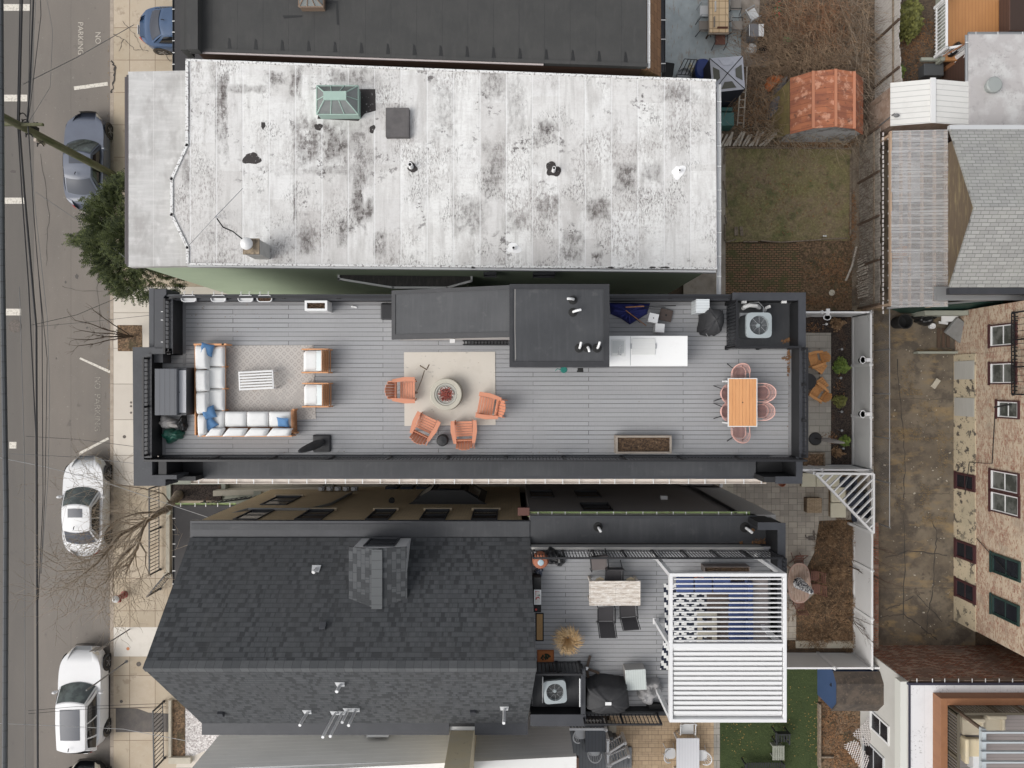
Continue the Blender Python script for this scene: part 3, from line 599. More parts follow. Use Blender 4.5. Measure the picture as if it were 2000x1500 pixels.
mb=MB();mb.pprism([(301,564),(325,564),(325,575),(320,580),(320,684),(301,684)],9.7,zc);mb.build('cornice',m_coping,H3,bevel=.015)
mb=MB();mb.pprism([(291,563),(300.5,563),(300.5,688),(291,688)],9.6,10.35);mb.build('cornice',M('cornice lip',(.06,.063,.07),.6,[('n',3,.4,.7,(.045,.047,.052),.6)]),H3)
cc=[(259,678),(318,678),(318,708),(281,708),(281,897),(297,897),(297,928),(345,928),(345,936),(323,936),(323,949),(261,949)]
m_corn=M('weathered cornice top',(.062,.064,.070),.7,[('n',1.6,.4,.7,(.042,.044,.049),.8),('n',9,.6,.75,(.12,.12,.12),.4,6)],bump=(14,.3))
mb=MB();mb.pprism(cc,9.7,10.55);mb.build('cornice',m_corn,H3)
mb=MB();mb.pprism([(325,575),(1572,575),(1572,583.5),(325,579)],10.0,10.56);mb.build('cornice',m_coping,H3)
zl=9.55
mb=MB();mb.box(-10.2,8.05,-3.03,-2.305,zl-.4,zl);ld=mb.build('ledge_roof',m_black,H3)
mb=MB();mb.box(-10.2,8.05,-3.14,-3.033,zl-.5,zl-.04);mb.build('ledge_edge',m_coping,H3)
mb=MB();mb.box(-10.75,8.3,-2.42,-2.306,zl+.003,DZ+.03);mb.build('deck_fascia',m_coping,H3)
xg0,xg1=W(373,0,9.45).x,W(1497,0,9.45).x
gutter(H3,xg0,xg1,-3.225,9.44,m_cream,m_white,.60,.15)
mb=MB();mb.lathe([(.05,0),(.05,.01)],W(876,933,9.38),12);mb.build('gutter_outlet',m_rubber,H3)
mb=MB();mb.box(-11.2,-10.95,-3.10,-2.45,9.0,10.5);mb.box(-10.93,-10.2,-3.12,-2.98,9.0,10.1);mb.box(-10.93,-10.2,-2.97,-2.45,9.1,9.45);mb.build('ledge_end',m_darkin,H3)
mb=MB();mb.box(8.0,9.18,-3.12,-2.95,9.1,10.45);mb.box(9.0,9.18,-2.93,-2.35,9.1,10.48);mb.box(8.06,8.98,-2.93,-2.45,9.1,9.42);mb.build('ledge_end',m_darkin,H3)
mb=MB();mb.box(8.35,9.2,-3.16,-2.93,10.451,10.5);mb.box(9.0,9.2,-2.93,-2.30,10.481,10.53);mb.build('coping',m_coping,H3)
railing(H3,(-11.35,-2.37,DZ+.03),(9.1,-2.37,DZ+.03),1.02,.105,post=1.82)
railing(H3,(-11.42,-2.22,zp),(-11.42,.80,zp),.30,.135,post=1.5,zlow=.04,outset=0)
railing(H3,(-10.76,.98,zp),(-10.76,2.62,zp),.30,.135,post=1.2,zlow=.04)
railing(H3,(9.12,-2.25,zp),(9.12,1.10,zp),.34,.15,post=1.15,zlow=.04)
railing(H3,(-10.7,2.74,10.5),(-3.75,2.74,10.5),.12,.4,post=1.75,zlow=.03)
railing(H3,(3.1,2.74,10.5),(6.9,2.74,10.5),.14,.4,post=1.9,zlow=.03)
railing(H3,(6.94,1.18,DZ+.01),(6.94,2.58,DZ+.01),1.05,.105,post=1.4)
railing(H3,(6.94,1.15,DZ+.01),(8.95,1.15,DZ+.01),.98,.105,post=1.0)
m_bw=M('pale siding',(.52,.49,.47),.7,[('l','z',.12,.012,(.3,.28,.27),.7)])
xb0,xb1,yb0,yb1,zb=W(995,0,12.8).x,W(1190,0,12.8).x,W(0,717,12.8).y,W(0,555,12.8).y,12.8
BH=MB();BH.box(xb0+.06,xb1-.06,yb0+.06,yb1-.05,DZ+.001,zb-.16);bh=BH.build('stair_bulkhead',m_charc,H3)
mb=MB();mb.box(xb0,xb1,yb0,yb1,zb-.16,zb);mb.build('bulkhead_roof',m_black,bh)
m_curb=M('membrane edge strip',(.024,.025,.028),.55,[('n',4,.5,.7,(.04,.04,.045),.5)])
mb=MB()
for q in((xb0,xb1,yb1-.14,yb1),(xb0,xb1,yb0,yb0+.16),(xb1-.16,xb1,yb0+.16,yb1-.14),(xb0,xb0+.10,yb0+.16,yb1-.14)):mb.box(*q,zb+.001,zb+.025)
mb.build('roof_edge',m_curb,bh)
m_streak=M('pale roof scratch',(.22,.21,.20),.8)
mb=MB();mb.pprism([(1005,564),(1007,564),(1006.4,640),(1008,700),(1006,706),(1004.8,640)],zb,zb+.004);mb.build('roof_seam',m_streak,bh)
xs0=W(765,0,11.4).x;ys0=W(0,663,11.4).y
za=lambda p:11.4+1.18*(p[0]-xs0)/(xb0-xs0)
S_=MB();S_.prism([(xs0+.06,ys0+.06),(xb0-.003,ys0+.06),(xb0-.003,Yn-.02),(xs0+.06,Yn-.02)],DZ+.001,lambda p:za(p)-.14);sh=S_.build('stair_hood',m_bw,H3)
S_=MB();S_.prism([(xs0,ys0),(xb0-.002,ys0),(xb0-.002,Yn+.01),(xs0,Yn+.01)],lambda p:za(p)-.14,za);S_.build('stair_hood_roof',m_black,sh)
S_=MB()
for q in((xs0,xb0-.002,ys0,ys0+.15),(xs0,xb0-.002,Yn-.11,Yn+.01),(xs0,xs0+.12,ys0+.15,Yn-.11)):
 S_.prism([(q[0],q[2]),(q[1],q[2]),(q[1],q[3]),(q[0],q[3])],lambda p:za(p)+.001,lambda p:za(p)+.024)
S_.build('roof_edge',m_curb,sh)
mb=MB();mb.cbox(W(884,668,10.9)+Vector((0,.03,0)),(.16,.12,.18));mb.build('wall_lamp',m_white,H3)
for x,y,a,l_ in((1119,586,180,.19),(1119,610,12,.20),(1131,680,80,.15),(1147,679,-80,.13),(1166,680,75,.16)):
 vent(H3,x,y,zb,.26,.036,l_,a)
mb=MB()
for k in range(14):x=W(906+k*6.4,0,DZ+.25).x;mb.box(x,x+.03,W(0,673,10.25).y,ys0+.04,DZ+.22,DZ+.25)
mb.box(W(904,0,10.2).x,W(992,0,10.2).x,W(0,674,10.2).y,W(0,672,10.2).y,DZ+.002,DZ+.25);mb.box(W(904,0,10.2).x,W(992,0,10.2).x,ys0+.01,ys0+.05,DZ+.15,DZ+.25)
tag(mb.build('door_step',m_rail),'black metal grate step below the sloping stair hood','step')
mb=MB();mb.tube([W(1452,602,10.1),W(1455,599,10.35),W(1464,596,10.4),W(1477,597,10.38),W(1483,601,10.2)],.07,8);mb.build('duct',m_white,H3,smooth=True)
mb=MB();mb.tube([W(1494,606,10.1),W(1497,601,10.3),W(1505,598,10.35)],.05,8);mb.build('duct',m_white,H3,smooth=True)
mb=MB();mb.tube([W(1462,592,10.3),W(1482,590,10.4),W(1491,600,10.5),W(1491,618,10.5)],.018,5);mb.build('cable',m_metal,H3)
for x in(1453,1531):mb=MB();mb.cbox(W(x,589,10.5),(.14,.11,.1));mb.build('wall_lamp',m_white,H3)
# -- AC condensers
def condenser(name,px,py,sz,h,loc,label,rz=0,zt=None):
 t=thing(name,label,'air conditioner',loc,rz,group='rooftop air conditioners')
 m_ac=M('grey condenser casing',(.30,.335,.345),.45);m_acd=M('dark condenser coil',(.045,.05,.055),.6,[('l','z',.05,.02,(.02,.02,.02),.8)]);
 s2=sz/2;mb=MB();mb.lathe([(s2*1.05,0),(s2*1.05,h-.12)],(0,0,0),32,sq=.35);mb.build('coil_casing',m_acd,t,smooth=True)
 mb=MB();n=40;o=[((lambda a:(math.copysign(abs(math.cos(a))**.32,math.cos(a))*s2*1.1,math.copysign(abs(math.sin(a))**.32,math.sin(a))*s2*1.1))(2*math.pi*k/n))for k in range(n)]
 ri=s2*.82;inn=[(ri*math.cos(2*math.pi*k/n),ri*math.sin(2*math.pi*k/n))for k in range(n)]
 vs=[(x,y,h-.12)for x,y in o]+[(x,y,h)for x,y in o]+[(x,y,h+.015)for x,y in inn]+[(x*.97,y*.97,h-.25)for x,y in inn]
 fs=[(j*n+k,j*n+(k+1)%n,(j+1)*n+(k+1)%n,(j+1)*n+k)for j in range(3)for k in range(n)]+[tuple(3*n+k for k in range(n))]
 mb.add(vs,fs);tp=mb.build('top_shroud',m_ac,t,smooth=True,ang=30)
 mb=MB();mb.lathe([(ri*.95,h-.245),(ri*.95,h-.24)],(0,0,0),24);mb.build('shroud_floor',m_acd,tp)
 fb=MB();fb.lathe([(ri*.24,h-.24),(ri*.24,h-.10),(ri*.18,h-.07)],(0,0,0),20);hubb=fb.build('fan_hub',m_ac,t,smooth=True)
 for k,a in enumerate((25,115,205,295)if rz==0 else(60,180,300)):
  b=MB();w=.55 if k%2==0 else .42
  P=[(math.cos(R(a)+u*w)*r_,math.sin(R(a)+u*w)*r_,h-.15+u*.05)for r_,u in((ri*.2,-.8),(ri*.9,-.75),(ri*.92,.65),(ri*.2,.6))]
  b.slab(P,.006);b.build('fan_blade',m_ac if k==1 else m_acd if k else m_white,hubb)
 b=MB()
 for k in range(7):r_=ri*(.3+.1*k);b.tube([(r_*math.cos(2*math.pi*q/32),r_*math.sin(2*math.pi*q/32),h+.012)for q in range(33)],.0022,3,cap=False)
 for k in range(8):b.tube([(ri*.24*math.cos(math.pi*k/4),ri*.24*math.sin(math.pi*k/4),h+.012),(ri*math.cos(math.pi*k/4),ri*math.sin(math.pi*k/4),h+.012)],.004,4)
 b.build('fan_guard',m_metal,t)
 return t
mb=MB();mb.pbox(1445,611,1492,657,DZ+.051,DZ+.13);tag(mb.build('equipment_pad',m_metal),'grey square pad beneath the rooftop air conditioner in the black walled bay','pad')
p=W(1483,635,10.95);condenser('air_conditioner',0,0,.72,.80,(p.x,p.y,DZ+.131),'square grey air conditioner with white fan blade in the walled northeast bay')
# -- deck furniture
def at(px,py,ztop,zbase=DZ):p=W(px,py,ztop);return Vector((p.x,p.y,zbase))
m_rug=M('diamond weave outdoor rug',(.46,.43,.40),.95,[('d',.24,.13,(.27,.25,.235),.7),('n',1.5,.5,.62,(.36,.34,.32),.75),('n',(3,3,1),.6,.7,(.42,.33,.27),.5,5,3)],bump=(40,.2))
mb=MB()
pp=[(435,675),(612,674),(616,706),(614,740),(617,818),(580,820),(575,852),(440,800)]
mb.pprism(pp,DZ+.003,DZ+.018);rug=tag(mb.build('outdoor_rug',m_rug),'grey and cream diamond weave rug inside the white sectional sofa','rug')
sofa=thing('sectional_sofa','L-shaped teak sectional sofa with white cushions and blue throw pillows','sofa',at(480,780,DZ),world=True)
def cushion(mb,x0,y0,x1,y1,z0,z1,puff=.03,q=None):
 """puffy cushion over pixel rect (x0,y0)-(x1,y1) measured at z1; q optional 4 pixel corners"""
 cs=[W(*c,z1)for c in(q or[(x0,y1),(x1,y1),(x1,y0),(x0,y0)])]
 n=7
 def P(u,v,z,k):
  a=cs[0].lerp(cs[1],u);b=cs[3].lerp(cs[2],u);p=a.lerp(b,v);return Vector((p.x,p.y,z))
 def f(sgn):
  def g_(u,v):
   u=.5-.5*math.cos(math.pi*u);v=.5-.5*math.cos(math.pi*v);e=max(0,(1-abs(2*u-1)**9)*(1-abs(2*v-1)**9));uu=u;vv=v
   zc=(z0+z1)/2;h=(z1-z0)/2
   return P(uu,vv,zc+sgn*(h*.72*e**.35+h*.28*(e)+(puff*e if sgn>0 else 0)),0)
  return g_
 mb.grid(f(1),n+4,n+4);mb.grid(f(-1),n+4,n+4)
wz=.30
fb=MB()
def pbx(mb,x0,y0,x1,y1,z0,z1):mb.pbox(x0,y0,x1,y1,z0,z1)
pbx(fb,382,676,436,848,DZ+.10,DZ+.28);pbx(fb,382,806,574,848,DZ+.10,DZ+.28);fb.build('sofa_base',m_wood,sofa,bevel=.01)
sz_=DZ+.46
for y0_,y1_ in((675,716),(717,759),(760,802)):
 mb=MB();cushion(mb,402,y0_,437,y1_,DZ+.27,sz_);mb.build('seat_cushion',m_fabric,sofa,smooth=True,ang=80)
for x0_,x1_ in((438,480),(481,523),(524,569)):
 mb=MB();cushion(mb,x0_,804,x1_,834,DZ+.27,sz_);mb.build('seat_cushion',m_fabric,sofa,smooth=True,ang=80)
mb=MB();cushion(mb,402,803,437,838,DZ+.27,sz_);mb.build('seat_cushion',m_fabric,sofa,smooth=True,ang=80)
for y0_,y1_,x_ in((674,722,379),(722,766,380),(765,809,381)):
 mb=MB();cushion(mb,x_,y0_,404,y1_,DZ+.38,DZ+.72,q=[(x_+1,y1_),(404,y1_-2),(403,y0_+1),(x_,y0_)]);mb.build('back_cushion',m_fabric,sofa,smooth=True,ang=80)
mb=MB();cushion(mb,384,809,402,853,DZ+.38,DZ+.72,q=[(386,854),(400,848),(402,812),(384,809)]);mb.build('back_cushion',m_fabric,sofa,smooth=True,ang=80)
for x0_,x1_ in((398,437),(431,481),(474,524),(517,570)):
 mb=MB();cushion(mb,0,0,0,0,DZ+.38,DZ+.66,q=[(x0_,853),(x1_-6,852),(x1_,837),(x0_+14,836)]);mb.build('back_cushion',m_fabric,sofa,smooth=True,ang=80)
fr=MB();pbx(fr,378,671,437,674.5,DZ+.42,DZ+.56);pbx(fr,433,671,442,674,DZ+.1,DZ+.56);fr.build('armrest',m_ltwood,sofa)
fr=MB();pbx(fr,380,674.5,382,850,DZ+.1,DZ+.52);fr.build('back_rail',m_ltwood,sofa)
fr=MB();pbx(fr,386,850.5,570,853,DZ+.1,DZ+.56);fr.build('back_rail',m_ltwood,sofa)
for k in range(5):
 fr=MB();x=568+k*2.3;fr.slab([W(x,801,DZ+.56-k*.09),W(x+1.7,801,DZ+.56-k*.09),W(x+3,845,DZ+.56-k*.09),W(x+1.2,845,DZ+.56-k*.09)],.03);fr.build('arm_slat',m_wood,sofa)
for x,y in((440,716),(441,759),(440,801),(578,845),(576,800)):
 fr=MB();fr.cbox(W(x,y,DZ+.2),(.07,.05,.38));fr.build('leg',m_ltwood,sofa)
fr=MB();pbx(fr,437,676,439,802,DZ+.2,DZ+.30);fr.build('front_rail',m_ltwood,sofa)
def pillow(px,py,z,s,rz,label,tilt=(0,0),grp='blue throw pillows',mat=None):
 mb=MB();h=.055
 for sg in(1,-1):
  def f(u,v):
   a,b=2*u-1,2*v-1;e=max(0,(1-a**4)*(1-b**4));pin=1-.10*(1-abs(b)**2)*abs(a)**3;pin2=1-.10*(1-abs(a)**2)*abs(b)**3
   return Vector((a*s/2*pin,b*s/2*pin2,sg*h*e**.55+.006*math.sin(9*u+3*v)))
  mb.grid(f,11,11)
 o=mb.build('throw_pillow',mat or m_pillow,loc=W(px,py,z),smooth=True,ang=120);o.rotation_euler=(R(tilt[0]),R(tilt[1]),R(rz))
 return tag(o,label,'pillow',grp)
pillow(404,683,DZ+.64,.40,-14,'blue throw pillow alone at the north end of the white sofa',(0,28))
pillow(408,806,DZ+.62,.40,18,'upper of the two overlapping blue pillows in the sofa corner',(0,22))
pillow(410,828,DZ+.56,.38,38,'lower of the two overlapping blue pillows in the sofa corner',(15,0))
pillow(553,825,DZ+.56,.38,-6,'blue throw pillow lying by the slatted arm at the east end of the sofa',(35,0))
ct=thing('coffee_table','white slatted coffee table standing on the diamond rug','table',at(501,742.5,DZ+.35),3)
tw,td=S(68,DZ+.4),S(37,DZ+.4)
for k in range(7):mb=MB();y=-td/2+.035+k*(td-.07)/6;mb.cbox((0,y,.39),(tw-.06,.052,.025));mb.build('table_slat',m_white,ct,bevel=.004)
mb=MB();mb.box(-tw/2,-tw/2+.04,-td/2,td/2,.33,.392);mb.box(tw/2-.04,tw/2,-td/2,td/2,.33,.392);mb.box(-tw/2+.04,tw/2-.04,-td/2,-td/2+.02,.33,.375);mb.box(-tw/2+.04,tw/2-.04,td/2-.02,td/2,.33,.375);mb.build('table_frame',m_white,ct)
for sx in(-1,1):
 for sy in(-1,1):mb=MB();mb.cbox((sx*(tw/2-.03),sy*(td/2-.03),.165),(.05,.05,.33));mb.build('leg',m_white,ct)
def lounge(px,py,label):
 t=thing('lounge_chair',label,'chair',at(px,py,DZ+.4),0,group='slatted lounge chairs on the rug')
 sx,sy=.86,.78
 mb=MB();mb.box(-sx/2,sx/2-.1,-sy/2+.05,sy/2-.05,.16,.24);mb.build('seat_frame',m_wood,t)
 def cush(x0,x1,y0,y1,z0,z1,tz=0):
  m=MB()
  for sg in(1,-1):m.grid(lambda u,v:Vector((x0+(x1-x0)*u,y0+(y1-y0)*v,(z0+z1)/2+tz*u+sg*(z1-z0)/2*((1-abs(2*u-1)**6)*(1-abs(2*v-1)**6))**.4)),10,10)
  return m
 cush(-sx/2,.06,-sy/2+.06,sy/2-.06,.24,.40).build('seat_cushion',m_fabric,t,smooth=True,ang=80)
 cush(0.02,.27,-sy/2+.07,sy/2-.07,.40,.56,.16).build('back_cushion',M('grey cushion fabric',(.56,.60,.60),.9),t,smooth=True,ang=80)
 mb=MB();mb.cbox((.03,0,.52),(.05,.05,.02));mb.build('cushion_tag',m_white,t)
 for k in range(5):
  b=MB();b.cbox((.27+k*.045,0,.74-k*.075),(.035,sy-.08,.05));b.build('back_slat',m_wood,t,bevel=.008)
 for s_ in(-1,1):
  b=MB();b.cbox((-.02,s_*(sy/2-.02),.50),(sx-.02,.04,.045));b.build('armrest',m_ltwood,t,bevel=.006)
  for x in(-sx/2+.03,sx/2-.04):
   b=MB();b.cbox((x,s_*(sy/2-.02),.24),(.05,.04,.48));b.build('leg',m_ltwood,t)
 return t
lounge(618,705,'northern white cushioned lounge chair half on the rug facing the sofa');lounge(619,771.5,'southern white cushioned lounge chair half on the rug facing the sofa')
def adirondack(label,loc,rz,mat,name='adirondack_chair',grp='salmon adirondack chairs round the fire pit',sc_=1.0):
 """front of the seat towards +Y"""
 t=thing(name,label,'chair',loc,rz,group=grp);t.scale=(sc_,)*3
 for k in range(6):
  b=MB();y=.44-k*.083;z=.37-k*.022;b.cbox((0,y,z),(.52,.072,.024),rx=4);b.build('seat_slat',mat,t,bevel=.004)
 n=6
 for k in range(n):
  u=(k-(n-1)/2);b=MB();hh=.60-.016*u*u*1.2
  b.cbox((u*.085*1.05,-.12-.5*hh*math.sin(R(28)),.30+.5*hh*math.cos(R(28))),(.080,.022,hh),rx=28);b.build('back_slat',mat,t,bevel=.004)
 b=MB();b.cbox((0,-.11,.50),(.60,.03,.08),rx=28);b.build('back_brace',mat,t)
 for s_ in(-1,1):
  b=MB();P=[(s_*.24,-.22,.56),(s_*.34,-.22,.56),(s_*.42,.16,.56),(s_*.41,.50,.56),(s_*.29,.50,.56),(s_*.28,.16,.56)];b.slab(P,.025);b.build('armrest',mat,t)
  b=MB();b.cbox((s_*.33,.40,.27),(.03,.11,.53));b.build('front_leg',mat,t)
  b=MB();b.cbox((s_*.28,.05,.20),(.03,.95,.10),rx=14);b.build('rear_leg',mat,t)
 return t
adirondack('salmon adirondack chair west of the fire pit, its back to the sofa',at(781,762,DZ+.4),-90,m_adir)
adirondack('salmon adirondack chair southwest of the fire pit, left of the black pot',at(826,841,DZ+.4),-26,m_adir)
adirondack('salmon adirondack chair south of the fire pit, right of the black pot',at(907,852,DZ+.4),2,m_adir)
adirondack('salmon adirondack chair east of the fire pit on the edge of the beige mat',at(963,795,DZ+.4),80,m_adir)
m_mat=M('beige fire mat',(.56,.52,.46),.9,[('n',1.2,.5,.7,(.48,.44,.38),.6),('n',(4,7,1),.63,.70,(.30,.28,.25),.7,5,5)],bump=(6,.2))
mb=MB();mb.pprism([(789,688),(967,687),(968,830),(790,832)],DZ+.003,DZ+.02);tag(mb.build('fire_mat',m_mat),'large beige rectangular mat under the round fire pit','mat')
mb=MB();mb.tube([W(829,723,DZ+.024),W(824,740,DZ+.024),W(817,758,DZ+.024),W(814,764,DZ+.024)],.012,4);mb.lathe([(.07,0),(.05,.015),(.01,.02)],W(812,767,DZ+.021),9,sy=.6);mb.tube([W(820,714,DZ+.024),W(833,722,DZ+.024),W(838,712,DZ+.024)],.022,4)
tag(mb.build('dry_twig',m_bark),'dry twig with crumpled leaves lying on the beige mat','twig')
m_cst=M('cast stone',(.46,.43,.36),.8,[('n',2,.4,.7,(.36,.35,.29),.7),('n',14,.6,.75,(.28,.26,.21),.4)],bump=(20,.3))
c=at(871,770,DZ+.4);fp=thing('fire_pit','round cast stone fire pit with red glass embers','fire pit',c)
mb=MB();mb.lathe([(.50,0),(.52,.05),(.46,.30),(.505,.36),(.505,.42),(.49,.435),(.37,.43),(.36,.42),(.36,.34),(.02,.33)],(0,0,0),48);mb.build('stone_bowl',m_cst,fp,smooth=True,ang=40)
mb=MB();mb.lathe([(.355,.335),(.355,.40),(.34,.405),(.30,.40),(.29,.36),(.02,.35)],(0,0,0),40);mb.build('burner_pan',M('pale burner ring',(.36,.35,.31),.5),fp,smooth=True,ang=40)
m_ember=M('red glass gravel',(.30,.03,.02),.25,[('c',45,(.08,.008,.006),(.42,.10,.07),.9)],bump=(60,1))
mb=MB()
for k in range(420):
 r_=.245*math.sqrt(random.random());a=random.uniform(0,6.283);s_=random.uniform(.014,.028);mb.cbox((r_*math.cos(a),r_*math.sin(a),.375+random.uniform(0,.03)),(s_,s_,s_),random.uniform(0,90),random.uniform(0,90),mi=(1 if r_>.19 and random.random()<.4 else 0))
tag(mb.build('glass_embers',[m_ember,M('clear glass gravel',(.7,.66,.62),.2)],fp),kind='stuff')
mb=MB();mb.lathe([(.17,0),(.19,.05),(.185,.30),(.16,.36),(.05,.385),(.01,.39)],(0,0,0),24);mb.cbox((0,0,.40),(.05,.02,.03))
tag(mb.build('black_pot',M('black kettle lid',(.02,.02,.022),.6,[('n',9,.55,.7,(.05,.05,.05),.6)]),loc=at(863,861,DZ+.4),smooth=True),'small round black lidded pot between two salmon chairs','pot')
m_shedc=M('charcoal shed panel',(.075,.08,.092),.5,[('l','x',.155,.012,(.03,.03,.035),.9)])
sh=thing('storage_shed','charcoal plank storage cabinet with a pale lid strip in the west bay','cabinet',at(333,765,DZ+1.1),world=True)
mb=MB();mb.pbox(302,720,345,811,DZ,DZ+1.15);mb.build('cabinet_roof',m_shedc,sh,bevel=.01)
mb=MB();mb.pbox(346,718,364,811,DZ,DZ+.95);mb.build('cabinet_body',m_coping,sh,bevel=.01)
mb=MB();mb.pbox(349,723,363,806,DZ+.95,DZ+.98);ld_=mb.build('cabinet_lid',M('pale grey lid',(.50,.50,.52),.5,[('l','x',.075,.008,(.35,.35,.37),.7)]),sh,bevel=.005)
mb=MB();mb.cbox(W(350,766,DZ+.99),(.025,.04,.012));mb.build('handle',m_rubber,ld_)
def heap(name,label,cat,px,py,rx,ry,h,mat,seed=0,rz=0,zb=DZ,grp=None,fold=1.0,n=30,zt=None,flat=.5):
 from mathutils import noise as mn
 c=W(px,py,(zt if zt is not None else zb+h*.5));mb=MB()
 def f(u,v):
  a=2*math.pi*u;r=1-v*.999
  edge_=1+.14*math.sin(3*a+seed)+.10*math.sin(5*a+seed*2.3)+.06*math.sin(9*a+seed)
  x,y=r*edge_*rx*math.cos(a),r*edge_*ry*math.sin(a)
  k=mn.noise(Vector((x*4.5+seed,y*4.5,seed*.7)));k2=abs(mn.noise(Vector((x*9+seed*3,y*9,3.1))))
  z=h*((1-r**3)**flat)*(1+.45*k*fold)-.10*fold*k2*h*3*(1-r**4)*.5
  return Vector((x,y,max(z,.004)if r<.985 else .002))
 mb.grid(f,56,n,wrapu=True)
 o=mb.build(name,mat,loc=Vector((c.x,c.y,zb+.001)),smooth=True,ang=60);o.rotation_euler=(0,0,R(rz))
 return tag(o,label,cat,grp)
m_canvas=M('cream canvas',(.60,.565,.53),.9,[('n',5,.4,.7,(.46,.43,.40),.6)],bump=(14,.6))
m_plastg=M('dark green plastic bag',(.012,.075,.052),.35,[('n',6,.4,.7,(.02,.12,.09),.7)],bump=(14,1))
m_plastb=M('black plastic bag',(.012,.012,.013),.3,bump=(14,1))
heap('canvas_cover','cream canvas cover crumpled at the south end of the charcoal cabinet','cover',327,826,.34,.20,.36,m_canvas,1.3,-14)
heap('garbage_bag','black plastic bag slumped between cream canvas and deck planks','bag',355,827,.13,.27,.3,m_plastb,4.1,0)
heap('garbage_bag','dark green plastic bag heap in the southwest corner of the deck','bag',335,850,.34,.23,.32,m_plastg,7.7,8)
ub=thing('patio_umbrella','furled charcoal umbrella lying over on its square black base beside the south railing','umbrella',at(628,866,DZ),world=True)
mb=MB();mb.pbox(610,849,646,883,DZ,DZ+.10);mb.build('base',m_rail,ub,bevel=.05)
mb=MB();a=W(629,864,DZ+.1);b=W(583,882,DZ+1.5);dd=b-a
mb.tube([a+dd*t for t in(0,.15,.35,.6,.85,.97,1)],[.09,.135,.14,.12,.085,.05,.02],14);mb.build('furled_canopy',M('charcoal canopy cloth',(.028,.028,.030),.85,[('n',(6,6,2),.45,.7,(.05,.05,.052),.6)],bump=(12,.6)),ub,smooth=True,ang=60)
mb=MB();a=at(760,608,DZ+.1);mb.box(-.28,.28,-.27,.27,0,.10);tag(mb.build('umbrella_base',m_rail,loc=a,bevel=.06),'square black umbrella base tucked against the stair hood','umbrella base')
def rail_planter(px,py,rz,label,soil=False):
 t=thing('rail_planter',label,'planter',at(px,py,10.62,10.42),rz,group='white rail planters hooked over the parapet')
 mb=MB();r0,L_=.105,.13
 def ring(r,z,n=24):
  out=[]
  for k in range(n):
   a=2*math.pi*k/n;out.append((r*math.cos(a)+(L_ if math.cos(a)>0 else-L_),r*math.sin(a),z))
  return out
 prof=[(.075,0),(.10,.17),(.112,.17),(.112,.195),(.09,.195),(.085,.12)];n=24;vs=[]
 for r_,z in prof:vs+=ring(r_,z)
 fs=[(j*n+k,j*n+(k+1)%n,(j+1)*n+(k+1)%n,(j+1)*n+k)for j in range(len(prof)-1)for k in range(n)]+[tuple(range(n-1,-1,-1))]+[tuple((len(prof)-1)*n+k for k in range(n))]
 mb.add(vs,fs);mb.build('planter_box',m_whitepvc,t,smooth=True)
 s_=MB();v2=ring(.083,.13 if not soil else .165);s_.add(v2,[tuple(range(n))]);s_.build('potting_soil',m_soil if soil else m_whitepvc,t)
 for x in(-.13,.13):b=MB();b.tube([(x,.09,.19),(x,.15,.22),(x,.21,.21),(x,.22,.12)],.011,6);b.build('hook',m_white,t)
 return t
for x,y,l_,so in((368,583,'first white rail planter from the west end of the north parapet',0),(426,583,'second white rail planter from the west end of the north parapet',0),(479,583,'third white rail planter from the west, with a dark slit of soil',0),(516,583,'soil-filled rail planter, easternmost on the north parapet',1)):
 rail_planter(x,y,0,l_,so)
rail_planter(328,617,90,'northern of the two white planters on the west parapet rail');rail_planter(328,676,90,'southern of the two white planters on the west parapet rail')
def planter(px0,py0,px1,py1,z0,z1,mat,label,name='planter_box',t=.05,soilz=-.06,bev=0):
 a=W(px0,py0,z1);b=W(px1,py1,z1);T=thing(name,label,'planter',((a.x+b.x)/2,(a.y+b.y)/2,z0),0)
 sx,sy,h=(b.x-a.x)/2,(a.y-b.y)/2,z1-z0;mb=MB()
 mb.box(-sx,sx,-sy,-sy+t,0,h);mb.box(-sx,sx,sy-t,sy,0,h);mb.box(-sx,-sx+t,-sy+t,sy-t,0,h);mb.box(sx-t,sx,-sy+t,sy-t,0,h);mb.build('planter_wall',mat,T)
 mb=MB();mb.grid(lambda u,v:Vector((-sx+t+(2*sx-2*t)*u,-sy+t+(2*sy-2*t)*v,h+soilz+.03*math.sin(17*u+5*v)*math.sin(13*v+u*3))),40,12);mb.build('soil',m_soil,T)
 return T
planter(595,587,639,607,DZ,DZ+.62,m_white,'white rectangular planter with dark soil at the north edge of the deck',t=.07)
tb=W(639,587,DZ+.62)
planter(1203,851,1312,886,DZ,DZ+.42,M('weathered cedar',(.30,.26,.22),.85,[('n',(3,20,3),.4,.7,(.19,.16,.135),.7)]),'long weathered wooden planter of dark soil against the south railing',t=.06)
mb=MB();mb.lathe([(.05,0),(.05,.04),(.03,.05)],(0,0,0),10,sy=.6);mb.cbox((.09,-.02,.02),(.10,.05,.04),-20);tag(mb.build('hose_nozzle',m_white,loc=at(689,599,DZ)),'tiny white hose nozzle lying on the planks east of the white planter','nozzle')
kt=thing('kitchen_counter','white outdoor kitchen counter with sink running east from the stair bulkhead','counter',at(1266,686,10.9),world=True)
m_quartz=M('white quartz',(.80,.80,.79),.35,[('n',2.5,.55,.75,(.72,.71,.69),.5)])
mb=MB();mb.pbox(1186,656,1343,715,DZ+.86,DZ+.92);mb.build('countertop',m_quartz,kt,bevel=.005)
mb=MB();mb.pbox(1188,659,1340,713,DZ+.002,DZ+.857);mb.build('cabinet',m_bw,kt)
m_lowsteel=M('pale steel',(.70,.70,.68),.3,[('n',(1,20,1),.4,.7,(.6,.6,.58),.4)])
mb=MB();a=W(1193,663,10.92);b=W(1222,696,10.92)
